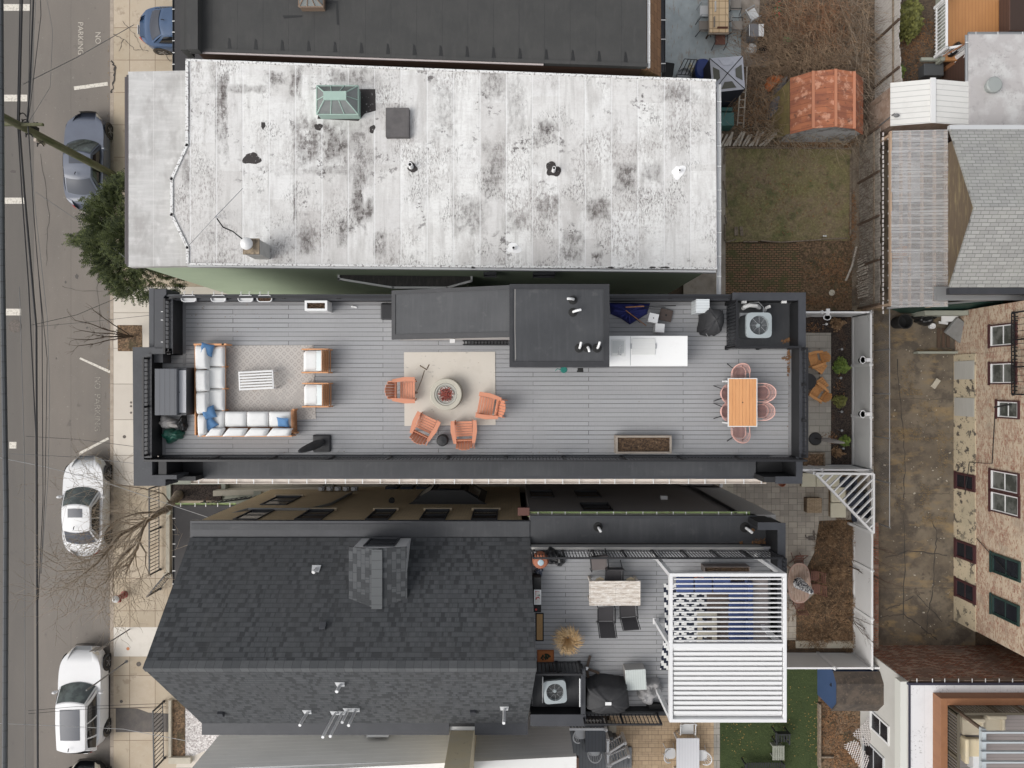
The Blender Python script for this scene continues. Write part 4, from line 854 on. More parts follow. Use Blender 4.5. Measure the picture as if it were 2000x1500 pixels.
for z_,q in((.004,0),(.010,.022)):mb.box(a.x+q,b.x-q,b.y+q,a.y-q,10.92+.0005,10.92+z_)
sk=mb.build('sink',m_lowsteel,kt,bevel=.004)
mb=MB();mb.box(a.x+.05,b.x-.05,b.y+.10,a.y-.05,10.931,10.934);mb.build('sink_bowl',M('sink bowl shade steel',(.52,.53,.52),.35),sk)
mb=MB();m_=(a+b)/2;mb.tube([(m_.x-.02,b.y+.05,10.93),(m_.x-.02,b.y+.05,11.15),(m_.x-.02,m_.y,11.18),(m_.x+.08,m_.y+.06,11.13)],.012,6);mb.cbox((m_.x+.06,b.y+.05,10.95),(.06,.03,.03));mb.build('tap',m_chrome,sk)
mb=MB();mb.pbox(1234,661,1280,693,DZ+.9205,DZ+.945);gl=mb.build('grill_lid',m_lowsteel,kt,bevel=.006)
for x in(1233,1281):mb=MB();mb.pbox(x-1,671,x+1,681,DZ+.921,DZ+.96);mb.build('handle',m_metal,gl)
mb=MB();p0,p1=W(1230.8,657,10.921),W(1231.8,714,10.921);mb.box(p0.x,p1.x,p1.y,p0.y,10.9205,10.9225);mb.build('counter_joint',m_metal,kt)
mb=MB();mb.lathe([(.09,0),(.11,.04),(.11,.08),(.09,.12)],(0,0,0),16);mb.tube([(-.10,0,.06),(-.2,.03,.05),(-.26,-.04,.0)],.012,5);tag(mb.build('hose_reel',M('teal plastic',(.015,.16,.13),.4),loc=W(1101,722,10.8),smooth=True),'small teal hose reel at the foot of the bulkhead south wall','hose reel')
mb=MB();mb.cbox((0,0,.1),(.16,.10,.2));mb.cbox((0,-.05,.02),(.20,.05,.05));tag(mb.build('wall_bracket',m_rubber,loc=W(1133,722,10.8)),'small black bracket box beside the teal hose reel','bracket')
m_navy=M('navy umbrella cloth',(.014,.018,.115),.8,[('n',(3,6,3),.45,.7,(.025,.035,.19),.7)],bump=(12,1))
tu=thing('folded_umbrella','collapsed navy blue umbrella with wooden poles north of the white counter','umbrella',at(1235,608,DZ),world=True)
from mathutils import noise as mn
mb=MB();cs=[W(1192,590,DZ+.2),W(1272,591,DZ+.2),W(1266,612,DZ+.2),W(1232,633,DZ+.2),W(1216,622,DZ+.2),W(1194,612,DZ+.2)]
cen=sum(cs,Vector())/6
def tf(u,v):
 n_=len(cs);t=u*n_;i=int(t)%n_;e=cs[i].lerp(cs[(i+1)%n_],t-int(t));p=e.lerp(cen,v)
 a=math.atan2(p.y-cen.y,p.x-cen.x);q=.14+.10*v+.07*math.sin(a*11)*(1-v)+.06*mn.noise(p*5)
 return Vector((p.x,p.y,DZ+.01+max(.0,q)*min(1,v*8)))
mb.grid(tf,72,12,wrapu=True);mb.build('canopy_cloth',m_navy,tu,smooth=True,ang=50)
for a,b,r_,m_ in((W(1222,600,DZ+.35),W(1258,598,DZ+.35),.022,m_wood),(W(1250,599,DZ+.32),W(1320,597,DZ+.2),.014,m_rubber),(W(1258,602,DZ+.3),W(1300,601,DZ+.25),.012,m_rubber),(W(1222,606,DZ+.3),W(1262,636,DZ+.05),.014,m_wood),(W(1224,610,DZ+.28),W(1250,630,DZ+.1),.010,m_rubber)):
 mb=MB();mb.tube([a,b],r_,6);mb.build('pole',m_,tu)
m_cubew=M('white plastic cube',(.74,.74,.74),.5,[('n',3,.5,.8,(.66,.66,.66),.4)])
def lidbox(px0,py0,px1,py1,h,rz,mat,label,name,cat,grp=None,zb=DZ,lid=.03,ov=.006,hole=None,matl=None):
 c=at((px0+px1)/2,(py0+py1)/2,zb+h,zb);sx,sy=S(px1-px0,zb+h)/2,S(py1-py0,zb+h)/2
 t=thing(name,label,cat,c,rz,grp);mb=MB();mb.box(-sx+ov,sx-ov,-sy+ov,sy-ov,0,h-lid);mb.build('body',mat,t,bevel=.01)
 mb=MB();mb.box(-sx,sx,-sy,sy,h-lid+.001,h);mb.build('lid',matl or mat,t,bevel=.008)
 if hole:b=MB();b.lathe([(hole,h),(hole,h+.003)],(0,0,0),14);b.build('socket',m_rubber,t)
 return t
lidbox(1267,612,1286,630,.42,-12,m_cubew,'small white cube stool nearest the navy umbrella','cube_stool','stool','white cube stools',hole=.02)
lidbox(1280,632,1298,649,.40,-4,m_cubew,'small white cube stool nearest the counter','cube_stool','stool','white cube stools')
m_brbase=M('brown resin',(.07,.05,.042),.6,[('n',9,.5,.7,(.11,.085,.07),.5)])
lidbox(1289,604,1313,627,.12,-12,m_brbase,'square brown umbrella base beside the white cube stools','umbrella_base','umbrella base',hole=.035)
m_whs=M('pale grey plastic slats',(.60,.63,.64),.5,[('l','y',.085,.012,(.40,.43,.45),.8)])
lidbox(1360,584,1386,611,.66,0,m_whs,'pale grey slatted deck box north of the covered grill','deck_box','storage box',matl=m_whs)
def grillcover(label,px,py,zb,wx,wy,h,rz,seed,mat,facets=((.5,.36),(.5,.5)),name='covered_grill'):
 mb=MB()
 def f(u,v):
  a=2*math.pi*u;ca,sa=math.cos(a),math.sin(a)
  sq=lambda q,e:math.copysign(abs(q)**e,q)
  if v<.6:k=v/.6;w=1.06-.14*k;z=h*.78*k;e=.5
  else:k=(v-.6)/.4;w=.92*(1-k)**.75;z=h*(.78+.22*math.sin(k*math.pi/2));e=.5
  fold=1+.05*math.sin(7*a+seed)*(1-k if v>.6 else 1)*(.4+.6*(v<.6))+.03*math.sin(13*a+seed*2)
  return Vector((sq(ca,e)*wx/2*w*fold,sq(sa,e)*wy/2*w*fold,z+.01*math.sin(5*a+seed)))
 mb.grid(f,64,22,wrapu=True)
 t=thing(name,label,'grill',at(px,py,zb+h*.8,zb),rz,group='grills under black covers');mb.build('grill_cover',mat,t,smooth=True,ang=28);return t
m_gcov=M('black grill cover cloth',(.022,.022,.024),.7,[('n',3,.4,.7,(.035,.035,.037),.7)],bump=(7,.6))
t=grillcover('black covered grill with a white cord beside the machine bay railing',1396,626,DZ,.62,.80,1.0,-8,1.0,m_gcov)
mb=MB();mb.tube([(-.20,-.30,.5),(-.14,-.38,.44),(-.06,-.43,.34),(.02,-.46,.2)],.008,5);mb.build('cord',m_white,t)
dt=thing('dining_table','rectangular dining table with orange plank top and white frame near the east parapet','table',at(1450.5,786,DZ+.75),0)
tw,tl=S(57,DZ+.75),S(95,DZ+.75)
m_plank=M('warm teak planks',(.62,.31,.135),.45,[('n',(9,1.2,1),.4,.7,(.52,.235,.095),.6),('n',(60,3,1),.5,.75,(.45,.2,.08),.4)])
for k in range(8):
 w_=(tw-.05)/8;mb=MB();mb.box(-tw/2+.025+k*w_+.003,-tw/2+.025+(k+1)*w_-.003,-tl/2+.025,tl/2-.025,.72,.752);mb.build('table_plank',m_plank,dt,bevel=.003)
mb=MB();mb.box(-tw/2,tw/2,-tl/2,-tl/2+.024,.69,.757);mb.box(-tw/2,tw/2,tl/2-.024,tl/2,.69,.757);mb.box(-tw/2,-tw/2+.024,-tl/2+.024,tl/2-.024,.69,.757);mb.box(tw/2-.024,tw/2,-tl/2+.024,tl/2-.024,.69,.757);mb.box(-tw/2+.024,tw/2-.024,-tl/2+.024,tl/2-.024,.68,.712);mb.build('table_frame',m_white,dt)
mb=MB();mb.lathe([(.02,.7525),(.02,.754)],(0,0,0),14);mb.build('umbrella_hole',m_rubber,dt)
for sx in(-1,1):
 for sy in(-1,1):mb=MB();mb.cbox((sx*(tw/2-.06),sy*(tl/2-.10),.34),(.05,.05,.68));mb.build('leg',m_white,dt)
m_pink=M('pink wicker strand',(.62,.36,.31),.5)
def wirechair():
 t=thing('wicker_chair','x','chair',(0,0,0),0,group='pink wire wicker chairs round the dining table')
 W2,D2=.27,.27
 def shell(a,z,gr):
  th=a*math.pi*.5;return Vector((math.sin(th)*W2*gr,-math.cos(th)*D2*gr,z))
 rim=MB();pts=[]
 for k in range(33):
  a=-1+2*k/32;ab=abs(a);z=.80-.22*max(0,ab-.25)**1.2/.7;gr=1.08
  pts.append(shell(a,z,gr))
 pts=[Vector((pts[0].x,.22,.56))]+pts+[Vector((pts[-1].x,.22,.56))]
 rim.tube(pts,.015,6);rim.build('rim',m_pink,t,smooth=True,ang=80)
 low=MB();q=[shell(-1+2*k/24,.44,.78)for k in range(25)];q=q+[Vector((q[-1].x,.2,.44)),Vector((q[0].x,.2,.44)),q[0]]
 low.tube(q,.012,6);low.tube([shell(-1+2*k/24,.60,.93)for k in range(25)],.007,5);low.tube([shell(-.7+1.4*k/24,.71,1.0)for k in range(25)],.006,5);low.build('seat_ring',m_pink,t,smooth=True,ang=80)
 st=MB()
 for k in range(23):
  a=-1+2*k/22;ab=abs(a);z=.80-.22*max(0,ab-.25)**1.2/.7
  st.tube([shell(a,.44,.78),shell(a,.60,.93),shell(a,z,1.08)],.005,4)
 for k in range(11):
  x=-.19+.038*k;y=-math.sqrt(max(0,.21**2-x*x));st.tube([(x,y,.44),(x,.2,.44)],.006,4)
 st.build('strands',m_pink,t)
 cu=MB();cu.lathe([(.17,.405),(.18,.42)],(0,.02,0),20,sq=.6);cu.build('seat_pad',M('faded plum mesh',(.10,.075,.085),.9,[('l','y',.03,.01,(.3,.2,.2),.5)]),t)
 for sx in(-1,1):
  for y,yy in((.16,.24),(-.14,-.30)):
   l_=MB();l_.tube([(sx*.12,y*.6,.42),(sx*.25,yy,0)],.014,6);l_.build('leg',m_rail,t)
 return t
w0=wirechair();first=True
for px,py,rz,l_ in((1447,728,180,'pink wire chair at the north end of the dining table'),(1447,846,0,'pink wire chair at the south end of the dining table'),(1423,769,-90,'northern pink wire chair on the west side of the dining table'),(1423,804,-90,'southern pink wire chair on the west side of the dining table'),(1493,767,90,'northern pink wire chair on the east side of the dining table'),(1491,803,90,'southern pink wire chair on the east side of the dining table')):
 p=at(px,py,DZ+.6)
 if first:w0.location=p;w0.rotation_euler=(0,0,R(rz));w0['label']=l_;first=False
 else:dup(w0,p,rz,l_)
def leaves(name,label,regions,mat,n,z,seed=1,s=.05,top=True):
 rnd=random.Random(seed);mb=MB()
 for _ in range(n):
  cx,cy,rx,ry=rnd.choice(regions);a=rnd.uniform(0,6.28);r_=rnd.random()**.7
  p=W(cx+rx*r_*math.cos(a),cy+ry*r_*math.sin(a),z);b=rnd.uniform(.5,1.3)*s;q=rnd.uniform(0,6.28);zz=z+.004+rnd.uniform(0,.03)
  mb.add([(p.x+b*math.cos(q),p.y+b*math.sin(q),zz+rnd.uniform(0,.02)),(p.x+b*.45*math.cos(q+1.6),p.y+b*.45*math.sin(q+1.6),zz),(p.x-b*math.cos(q),p.y-b*math.sin(q),zz+rnd.uniform(0,.02)),(p.x-b*.45*math.cos(q+1.6),p.y-b*.45*math.sin(q+1.6),zz+.012)],[(0,1,2,3)])
 return tag(mb.build(name,mat),label,'leaves',kind='stuff')
leaves('fallen_leaves','rust brown dead leaves blown along the east parapet of the deck',[(1540,702,4,14),(1539,718,3,18),(1534,700,8,4),(1540,690,3,6)],m_leafbrown,130,DZ+.013,3,.035)
leaves('fallen_leaves','rust brown dead leaves in the corner of the machine bay',[(1532,667,8,4),(1538,664,5,5)],m_leafbrown,60,DZ+.05,4,.035)
# -- tan brick house with the shingle gable
m_shing=M('charcoal laminated shingles',(.070,.074,.078),.9,[('b','xy',.26,.115,.005,(.066,.070,.075),(.059,.063,.067),(.036,.038,.04),0,.37),('t','xy',.125,.115,(.027,.029,.032),.8,.43),('t','xy',.16,.115,(.085,.089,.095),.45,.29,.6),('l','y',.115,.018,(.038,.040,.043),.7,.0),('n',.45,.42,.66,(.055,.056,.058),.4),('n',(3,.5,1),.55,.75,(.09,.092,.092),.3,6,4)],bump=(30,.4))  # dark line along each course paints its shadow into the colour
m_shing2=M('charcoal cap shingles',(.080,.084,.088),.9,[('b','xy',.26,2,.006,(.10,.104,.108),(.07,.074,.078),(.04,.042,.044),0,0),('n',6,.45,.7,(.06,.063,.067),.4)],bump=(30,.4))
m_shingd=M('dormer shingles',(.075,.08,.084),.9,[('b','yx',.30,.14,.006,(.082,.086,.09),(.068,.072,.076),(.035,.037,.04),0,.37),('t','yx',.16,.14,(.032,.034,.037),.8,.43)],bump=(30,.4))
m_tanb=M('tan brick',(.70,.54,.33),.9,[('b','xz',.22,.072,.010,(.78,.60,.37),(.66,.50,.30),(.50,.39,.25),0,.5),('n',1.5,.45,.7,(.66,.50,.31),.5),('n',(9,9,12),.62,.7,(.24,.17,.10),.5,4)],bump=(25,.3))
m_stone=M('pale stone sill',(.52,.43,.30),.8)
H4=thing('gabled_brick_house','tan brick house with large charcoal shingle gable roof, dormer and row of black windows','house',W(680,1150,0),world=True)
yb=-4.75
mb=MB();mb.box(-10.85,.34,-8.5,yb,0,8.5);mb.build('wall',m_tanb,H4)
mb=MB();mb.box(-10.58,.34,-11.95,-8.503,0,8.5);mb.build('rear_wall',M('pale grey bounce render',(.55,.55,.54),.85,[('n',1,.4,.7,(.48,.48,.47),.6)]),H4)  # unseen wall, coloured pale grey to keep tan bounce off the next house
mb=MB();mb.box(-11.05,.62,-5.30,-4.70,8.42,8.62);mb.build('eave_ledge',m_coping,H4)
mb=MB();mb.box(-11.0,-3.5,-5.0,-4.80,8.623,8.645);mb.box(-3.497,.60,-5.28,-4.72,8.623,8.64);mb.build('ledge_membrane',m_black,H4)
for x0,x1 in((-10.66,-2.16),(-1.28,.55)):
 mb=MB();mb.box(x0,x1,-12.06,-11.55,8.42,8.6);mb.build('eave_ledge',m_coping,H4)
mb=MB();mb.box(-2.158,-1.282,-11.78,-11.5,8.3,8.58);mb.build('eave_ledge',m_darkin,H4)  # ledge piece at the chimney notch, black colour stands in for shadow
zr0,zrt=8.68,11.8
A,B,C_,D_=Vector((-11.02,-5.26,zr0)),Vector((.62,-5.26,zr0)),Vector((.73,-8.48,zrt)),Vector((-11.02,-8.48,zrt))
E_,F_=Vector((-10.62,-11.62,zr0)),Vector((.52,-11.62,zr0))
mb=MB();mb.slab([A,B,C_,D_],.12);rf4=mb.build('roof',m_shing,H4)
mb=MB();mb.slab([D_,C_,F_,E_],.12);mb.build('roof',m_shing,H4)
mb=MB();mb.add([(-10.7,-5.3,8.5),(-10.7,-11.5,8.5),(-10.8,-8.48,11.6),(.4,-5.3,8.5),(.4,-11.5,8.5),(.4,-8.48,11.6)],[(0,1,2),(5,4,3),(0,3,4,1)]);mb.build('gable_wall',m_charc,H4)
mb=MB();mb.slab([D_+Vector((0,.17,-.145)),C_+Vector((0,.17,-.145)),C_+Vector((0,0,.025)),D_+Vector((0,0,.025))],.02);mb.slab([D_+Vector((0,-.17,-.145)),C_+Vector((0,-.17,-.145)),C_+Vector((0,0,.024)),D_+Vector((0,0,.024))],.02);mb.build('ridge_cap',m_shing2,rf4)
dx0,dx1,dy,dm=-5.23,-3.36,-5.28,-4.28
dor=MB();dor.add([(dx0+.1,dy,8.7),(dx1-.1,dy,8.7),(dx1-.1,dy,10.2),(dm,dy,10.4),(dx0+.1,dy,10.2),(dx0+.1,-6.7,8.7),(dx1-.1,-6.7,8.7),(dx1-.1,-6.7,10.2),(dx0+.1,-6.7,10.2)],[(0,1,2,3,4),(1,6,7,2),(5,0,4,8)]);dor=dor.build('dormer',m_whitepvc,H4)
wwin(dor,'y',dy-.0,-4.78,-3.86,8.85,9.9,1,fw=.05)
mb=MB()
for s_,xe in((-1,dx0),(1,dx1)):
 z1=10.24;yb_=-(5.26+(z1-zr0)/.969);yr=-(5.26+(10.5-zr0)/.969)-.02
 mb.slab([(xe,dy+.06,z1),(dm,dy+.06,10.5),(dm,yr,10.5),(xe,yb_-.08,z1)],.06)
mb.build('dormer_roof',m_shingd,dor)
mb=MB();mb.cbox((dm,(dy+.06+yr)/2,10.5),(.34,abs(yr-dy),.03));mb.build('ridge_cap',M('dormer cap shingles',(.10,.105,.108),.9,[('l','y',.28,.012,(.05,.052,.055),.8)]),dor)
def rz_(py):
 """height of the gabled roof under photo row py"""
 m=(zrt-zr0)/3.22;Y=(py-750)
 if py<1305:y=Y*(CH-zr0+5.26*m)/(F+Y*m);return zr0+(y-5.26)*m
 m2=(zrt-zr0)/3.14;y=Y*(CH-zrt-8.48*m2)/(F-Y*m2);return zrt-(y-8.48)*m2
for x,y,h,r_ in((618,1111,.34,.06),(665,1337,.45,.055),(601,1391,.85,.05),(655,1393,1.55,.05),(668,1393,1.50,.05),(680,1387,.80,.05),(695,1387,1.0,.05),(985,1384,.95,.05)):
 z=rz_(y);p=W(x,y,z);mb=MB();mb.tube([p-Vector((0,0,.05)),p+Vector((0,0,h*.8)),p+Vector((-.01,-.03,h))],r_,8);v_=mb.build('vent_pipe',m_whitepvc,H4,smooth=True)
 b=MB();b.slab([p+Vector((-.15,.12,-.02 if y<1305 else .13)),p+Vector((.15,.12,-.02 if y<1305 else .13)),p+Vector((.12,-.07,.14 if y<1305 else-.02)),p+Vector((-.12,-.07,.14 if y<1305 else-.02))],.01);b.build('vent_flashing',m_greytrim,v_)
for x,y in((632,1221),(433,1393),(924,1390)):
 z=rz_(y);p=W(x,y,z);mb=MB();mb.cbox(p+Vector((0,0,.06)),(.2,.24,.14),rx=(-40 if y<1305 else 40));mb.build('roof_vent',m_coping,H4,bevel=.02)
for x0,x1 in((456,500),(576,625),(715,755),(821,867),(922,969)):
 wwin(H4,'y',yb,(x0-1000)*24.8/F,(x1-1000)*24.8/F,6.4,8.15,1,sill=m_stone,fw=.04)
for x0,x1,z0,z1 in((510,558,3.2,5.1),):
 wwin(H4,'y',yb,(x0-1000)*27.9/F,(x1-1000)*27.9/F,z0,z1,1,sill=m_stone,fw=.04)
mb=MB();P=[(-4.02,yb-.01),(-3.15,yb+.48),(-1.95,yb+.48),(-1.08,yb-.01)];mb.prism(P,1.6,4.85);by=mb.build('bay_window',m_rail,H4)
mb=MB();mb.prism([(-4.1,yb),(-3.2,yb+.55),(-1.9,yb+.55),(-1.0,yb)],4.853,4.93);mb.build('bay_roof',m_darkin,by)
m_bayg=M('bay window glass',(.03,.033,.036),.15,spec=.7)
for(a,b)in(((-3.0,yb+.50),(-2.1,yb+.50)),((-3.75,yb+.17),(-3.3,yb+.42)),((-1.8,yb+.42),(-1.35,yb+.17))):
 d_=Vector((b[0]-a[0],b[1]-a[1],0));mb=MB();mb.cbox(((a[0]+b[0])/2,(a[1]+b[1])/2,3.4),(d_.length,.05,1.8),math.degrees(math.atan2(d_.y,d_.x)));mb.build('window',m_bayg,by)
mb=MB();mb.tube([W(452,1004,6.8)]+[Vector((x,yb+.05,6.35))for x in(-9.9,-7.6)]+[Vector((-7.1,yb+.05,5.2)),Vector((-6.9,yb+.06,2.4))],.055,6);mb.build('conduit',m_metal,H4)
mb=MB();mb.lathe([(.12,0),(.12,.12)],Vector((-6.0+1.2,yb+.1,4.6)),12);mb.build('wall_lamp',m_rubber,H4)
for k in range(5):
 mb=MB();mb.cbox((-8.4+k*.36,yb+.13,1.55),(.26,.16,.34));mb.lathe([(.08,0),(.08,.10)],(-8.4+k*.36,yb+.13,1.72),10);mb.build('meter_box',m_metal,H4)
mb=MB();mb.pbox(341,987,500,1235,3.1,3.22);pr4=mb.build('porch_roof',m_porch,H4)
m_lime=M('lime green gutter lining',(.34,.44,.20),.6,[('nm',(5,12,1),.45,.6,(.09,.05,.03),.9,.7,.5,.65,4)])
gutter(pr4,W(342,0,3.2).x,W(460,0,3.2).x,W(0,986,3.2).y,3.2,m_lime,m_white,.5,.14)
gutter(pr4,W(0,1230,3.2).y,W(0,990,3.2).y,W(340,0,3.2).x,3.2,m_coping,m_white,.55,.11,axis='y')
mb=MB();mb.lathe([(.02,0),(.10,.12),(.12,.28),(.04,.36)],W(413,1014,3.4),14);mb.build('cable_anchor',m_metal,H4,smooth=True)
m_gstone=M('grey green painted masonry',(.30,.31,.26),.85,[('n',2,.4,.7,(.24,.25,.21),.6)])
m_cstone=M('cream masonry cap',(.46,.42,.34),.85,[('n',3,.45,.7,(.36,.33,.27),.6)])
mb=MB();mb.pbox(329,938,440,946,0,.6);mb.pbox(325,946,333,1005,0,.55);mb.pbox(432,946,440,958,0,.6);tag(mb.build('garden_wall',m_gstone),'low grey green masonry wall round the dark planting bed by the alley mouth','wall')
mb=MB();mb.pbox(332,947,431,978,0,.45);tag(mb.build('planting_bed',m_mulch),kind='structure')
mb=MB();a_,b_=W(416,964,1.0),W(625,955,1.0)
mb.prism([(a_.x,a_.y-.12),(b_.x,b_.y-.12),(b_.x,b_.y+.10),(a_.x,a_.y+.12)],0,1.0,0);tag(mb.build('alley_wall',m_cstone),'cream capped stoop wall in the alley beside the tan brick house','wall')
mb=MB();mb.pprism([(440,957),(620,948),(650,948),(650,954),(418,962)],0,.5);tag(mb.build('alley_ramp',m_gstone),kind='structure')
def fence(name,label,p0,p1,h,step,mat,cat='fence',grp=None,post=2.0,r=.012,tw=.03):
 t=thing(name,label,cat,Vector(p0),0,grp,world=True);railing(t,p0,p1,h,step,mat,post,.12,r,name='fence_panel',topw=tw);return t
fence('iron_fence','black iron picket fence along the pavement before the porch roof',W(313,948,.15),W(313,1112,.15),1.0,.16,m_rail)
fence('iron_fence','short black iron fence slanting toward the gabled roof corner',W(313,1150,.15),W(345,1112,.15),1.2,.16,m_rail)
fence('iron_fence','black iron fence beside the brown leaf bed at the bottom of the photo',W(320,1370,.15),W(322,1480,.15),1.0,.18,m_rail)
mb=MB();mb.pbox(324,1005,331,1125,0,.35);mb.pbox(318,1120,334,1128,0,.4);tag(mb.build('fence_kerb',m_cstone),'long narrow stone kerb behind the front iron fence','kerb wall')
mb=MB();mb.pbox(329,1368,333.5,1485,0,.3);mb.pbox(329,1480,372,1492,0,.32);tag(mb.build('fence_kerb',m_cstone),'pale stone edging round the brown leaf bed','kerb wall')
fence('stair_rail','black stoop railing between the cream wall and the brick house',W(400,980,.6),W(520,965,1.0),.9,.2,m_rail,'railing')
mb=MB()
for k in range(6):mb.pbox(425+k*14,966+(-k*1.2),440+k*14,990,.1,.3+.16*k)
tag(mb.build('stoop_steps',m_gstone),'grey painted stoop steps partly under the porch roof','steps')
for k in range(3):
 mb=MB();mb.pbox(752+k*30,951,776+k*30,962,0,.95);o=mb.build('trash_bin',M('dark blue bin plastic',(.012,.018,.035),.5),bevel=.03)
 tag(o,('western','middle','eastern')[k]+' of the three dark bins standing in the shaded alley','bin','bins in the alley')
# -- rear extension with second deck
H5=thing('rear_extension','grey sided rear extension carrying the smaller roof deck and its black parapets','extension',W(1280,1240,0),world=True)
m_gside=M('brown grey siding',(.32,.29,.275),.75,[('l','z',.14,.012,(.2,.18,.17),.6),('n',.6,.4,.7,(.28,.255,.24),.5)])
m_gside2=M('light grey siding',(.36,.345,.33),.75,[('l','z',.14,.010,(.26,.25,.24),.5)])
D2=9.1;ye=-4.49
mb=MB();mb.box(.60,8.02,-11.2,ye,0,8.45);mb.build('wall',m_gside,H5)
mb=MB();mb.box(8.023,9.1,-11.2,ye-.02,0,8.5);mb.build('wall',m_gside2,H5)
mb=MB();mb.tube([(7.75,ye+.06,8.4),(7.75,ye+.06,.1)],.06,8);mb.build('downspout',m_rail,H5)
for x0,x1,z0,z1,H_ in((1038,1081,3.4,4.9,28.1),(1129,1174,3.4,4.9,28.1),(1141,1196,6.5,7.8,25.2)):
 wwin(H5,'y',ye,(x0-1000)*H_/F,(x1-1000)*H_/F,z0,z1,1,fw=.03,mframe=m_rail)
mb=MB();mb.cbox((5.9,ye+.08,5.4),(.25,.14,.18));mb.build('wall_lamp',m_white,H5)
mb=MB();mb.box(.62,8.72,-5.46,ye-.12,8.3,8.6);mb.build('membrane_roof',m_black,H5)
mb=MB();mb.box(.62,8.4,ye-.118,ye-.02,8.3,8.66);mb.build('roof_edge',m_coping,H5)
gutter(H5,W(1031,0,8.45).x,W(1465,0,8.45).x,W(0,1004,8.45).y,8.45,m_lime,m_white,.52,.15)
mb=MB();mb.box(.2,.6,ye-.05,ye+.22,8.3,8.5);mb.build('gutter_box',M('rusty brown metal',(.10,.04,.03),.7),H5)
vent(H5,1168,1029,8.6,.32,.045,.10,-60);vent(H5,1455,1030,8.6,.32,.05,.16,-40)
mb=MB();mb.box(.66,8.70,-10.84,-5.48,D2-.1,D2);d2f=mb.build('deck_floor',m_deck,H5)
mb=MB();mb.box(.66,8.45,-5.56,-5.482,D2-.35,D2+.05);mb.build('deck_border',M('pale deck border',(.36,.35,.33),.6),H5)
mb=MB();mb.box(.60,9.0,-11.1,-5.5,8.5,D2-.12);mb.build('deck_base',m_charc,H5)
zq=9.75
mb=MB();mb.box(8.72,8.93,-11.0,-4.6,8.4,zq-.04);mb.box(8.10,8.72,-4.74,-4.55,8.4,zq-.04);mb.box(2.3,8.72,-11.0,-10.86,8.6,zq-.3);mb.build('parapet',m_darkin,H5)
mb=MB();mb.box(8.70,8.96,-11.02,-4.55,zq-.04,zq);mb.box(8.05,8.70,-4.78,-4.53,zq-.04,zq);mb.build('coping',m_coping,H5)
railing(H5,(.70,-5.60,D2),(8.70,-5.60,D2),1.06,.10,post=1.0)
railing(H5,(2.35,-10.93,zq-.3),(4.8,-10.93,zq-.3),.75,.12,post=1.2)
railing(H5,(8.83,-5.65,zq),(8.83,-7.2,zq),.35,.14,post=1.5)
mb=MB();mb.box(.70,2.30,-10.85,-9.35,D2+.002,D2+.03);mb.build('membrane_floor',m_black,H5)
mb=MB();mb.box(.62,2.4,-11.15,-10.87,8.6,9.75);mb.box(2.28,2.36,-10.85,-9.40,D2+.03,9.75);mb.build('parapet',m_darkin,H5)
mb=MB();mb.box(.60,2.42,-11.18,-10.80,9.751,9.80);mb.box(2.25,2.40,-10.79,-9.3,9.751,9.80);mb.box(.62,2.24,-9.40,-9.33,10.0,10.05);mb.build('coping',m_coping,H5)
railing(H5,(.72,-9.36,D2+.02),(2.25,-9.36,D2+.02),1.0,.12,post=.75)
mb=MB();mb.tube([W(1060,1322,10.2),W(1060,1360,9.9),W(1060,1372,9.5)],.02,5);mb.build('conduit',m_metal,H5)
mb=MB();mb.tube([W(1133,1325,10.0),W(1133,1380,9.9)],.03,5);mb.build('conduit',m_metal,H5)
p=W(1084,1353,9.95);condenser('air_conditioner',0,0,.68,.78,(p.x,p.y,D2+.031),'square grey air conditioner beside the big black covered grill on the smaller deck',5)
def a2(px,py,zt,zb_=D2):p=W(px,py,zt);return Vector((p.x,p.y,zb_))
m_dist=M('distressed white wood',(.62,.57,.51),.8,[('n',(3,18,3),.45,.6,(.40,.33,.27),.8,6),('n',(12,30,3),.55,.62,(.78,.76,.73),.7,6,3),('l','y',.155,.008,(.22,.18,.15),.7)],bump=(20,.3))
tb=thing('rustic_table','distressed white plank table with four dark chairs on the smaller deck','table',a2(1201,1159,D2+.76))
tw,tl=S(100,D2+.76),S(48,D2+.76)
mb=MB();mb.box(-tw/2+.04,-.025,-tl/2+.04,tl/2-.04,.72,.75);mb.build('table_panel',m_dist,tb);mb=MB();mb.box(.025,tw/2-.04,-tl/2+.04,tl/2-.04,.72,.75);mb.build('table_panel',m_dist,tb)
mb=MB();mb.box(-tw/2,tw/2,-tl/2,-tl/2+.038,.70,.757);mb.box(-tw/2,tw/2,tl/2-.038,tl/2,.70,.757);mb.box(-tw/2,-tw/2+.038,-tl/2+.04,tl/2-.04,.70,.757);mb.box(tw/2-.038,tw/2,-tl/2+.04,tl/2-.04,.70,.757);mb.box(-.024,.024,-tl/2+.04,tl/2-.04,.70,.757);mb.build('table_frame',m_dist,tb,bevel=.005)
for sx in(-1,1):
 for sy in(-1,1):mb=MB();mb.cbox((sx*(tw/2-.07),sy*(tl/2-.07),.35),(.08,.08,.70));mb.build('leg',m_dist,tb)
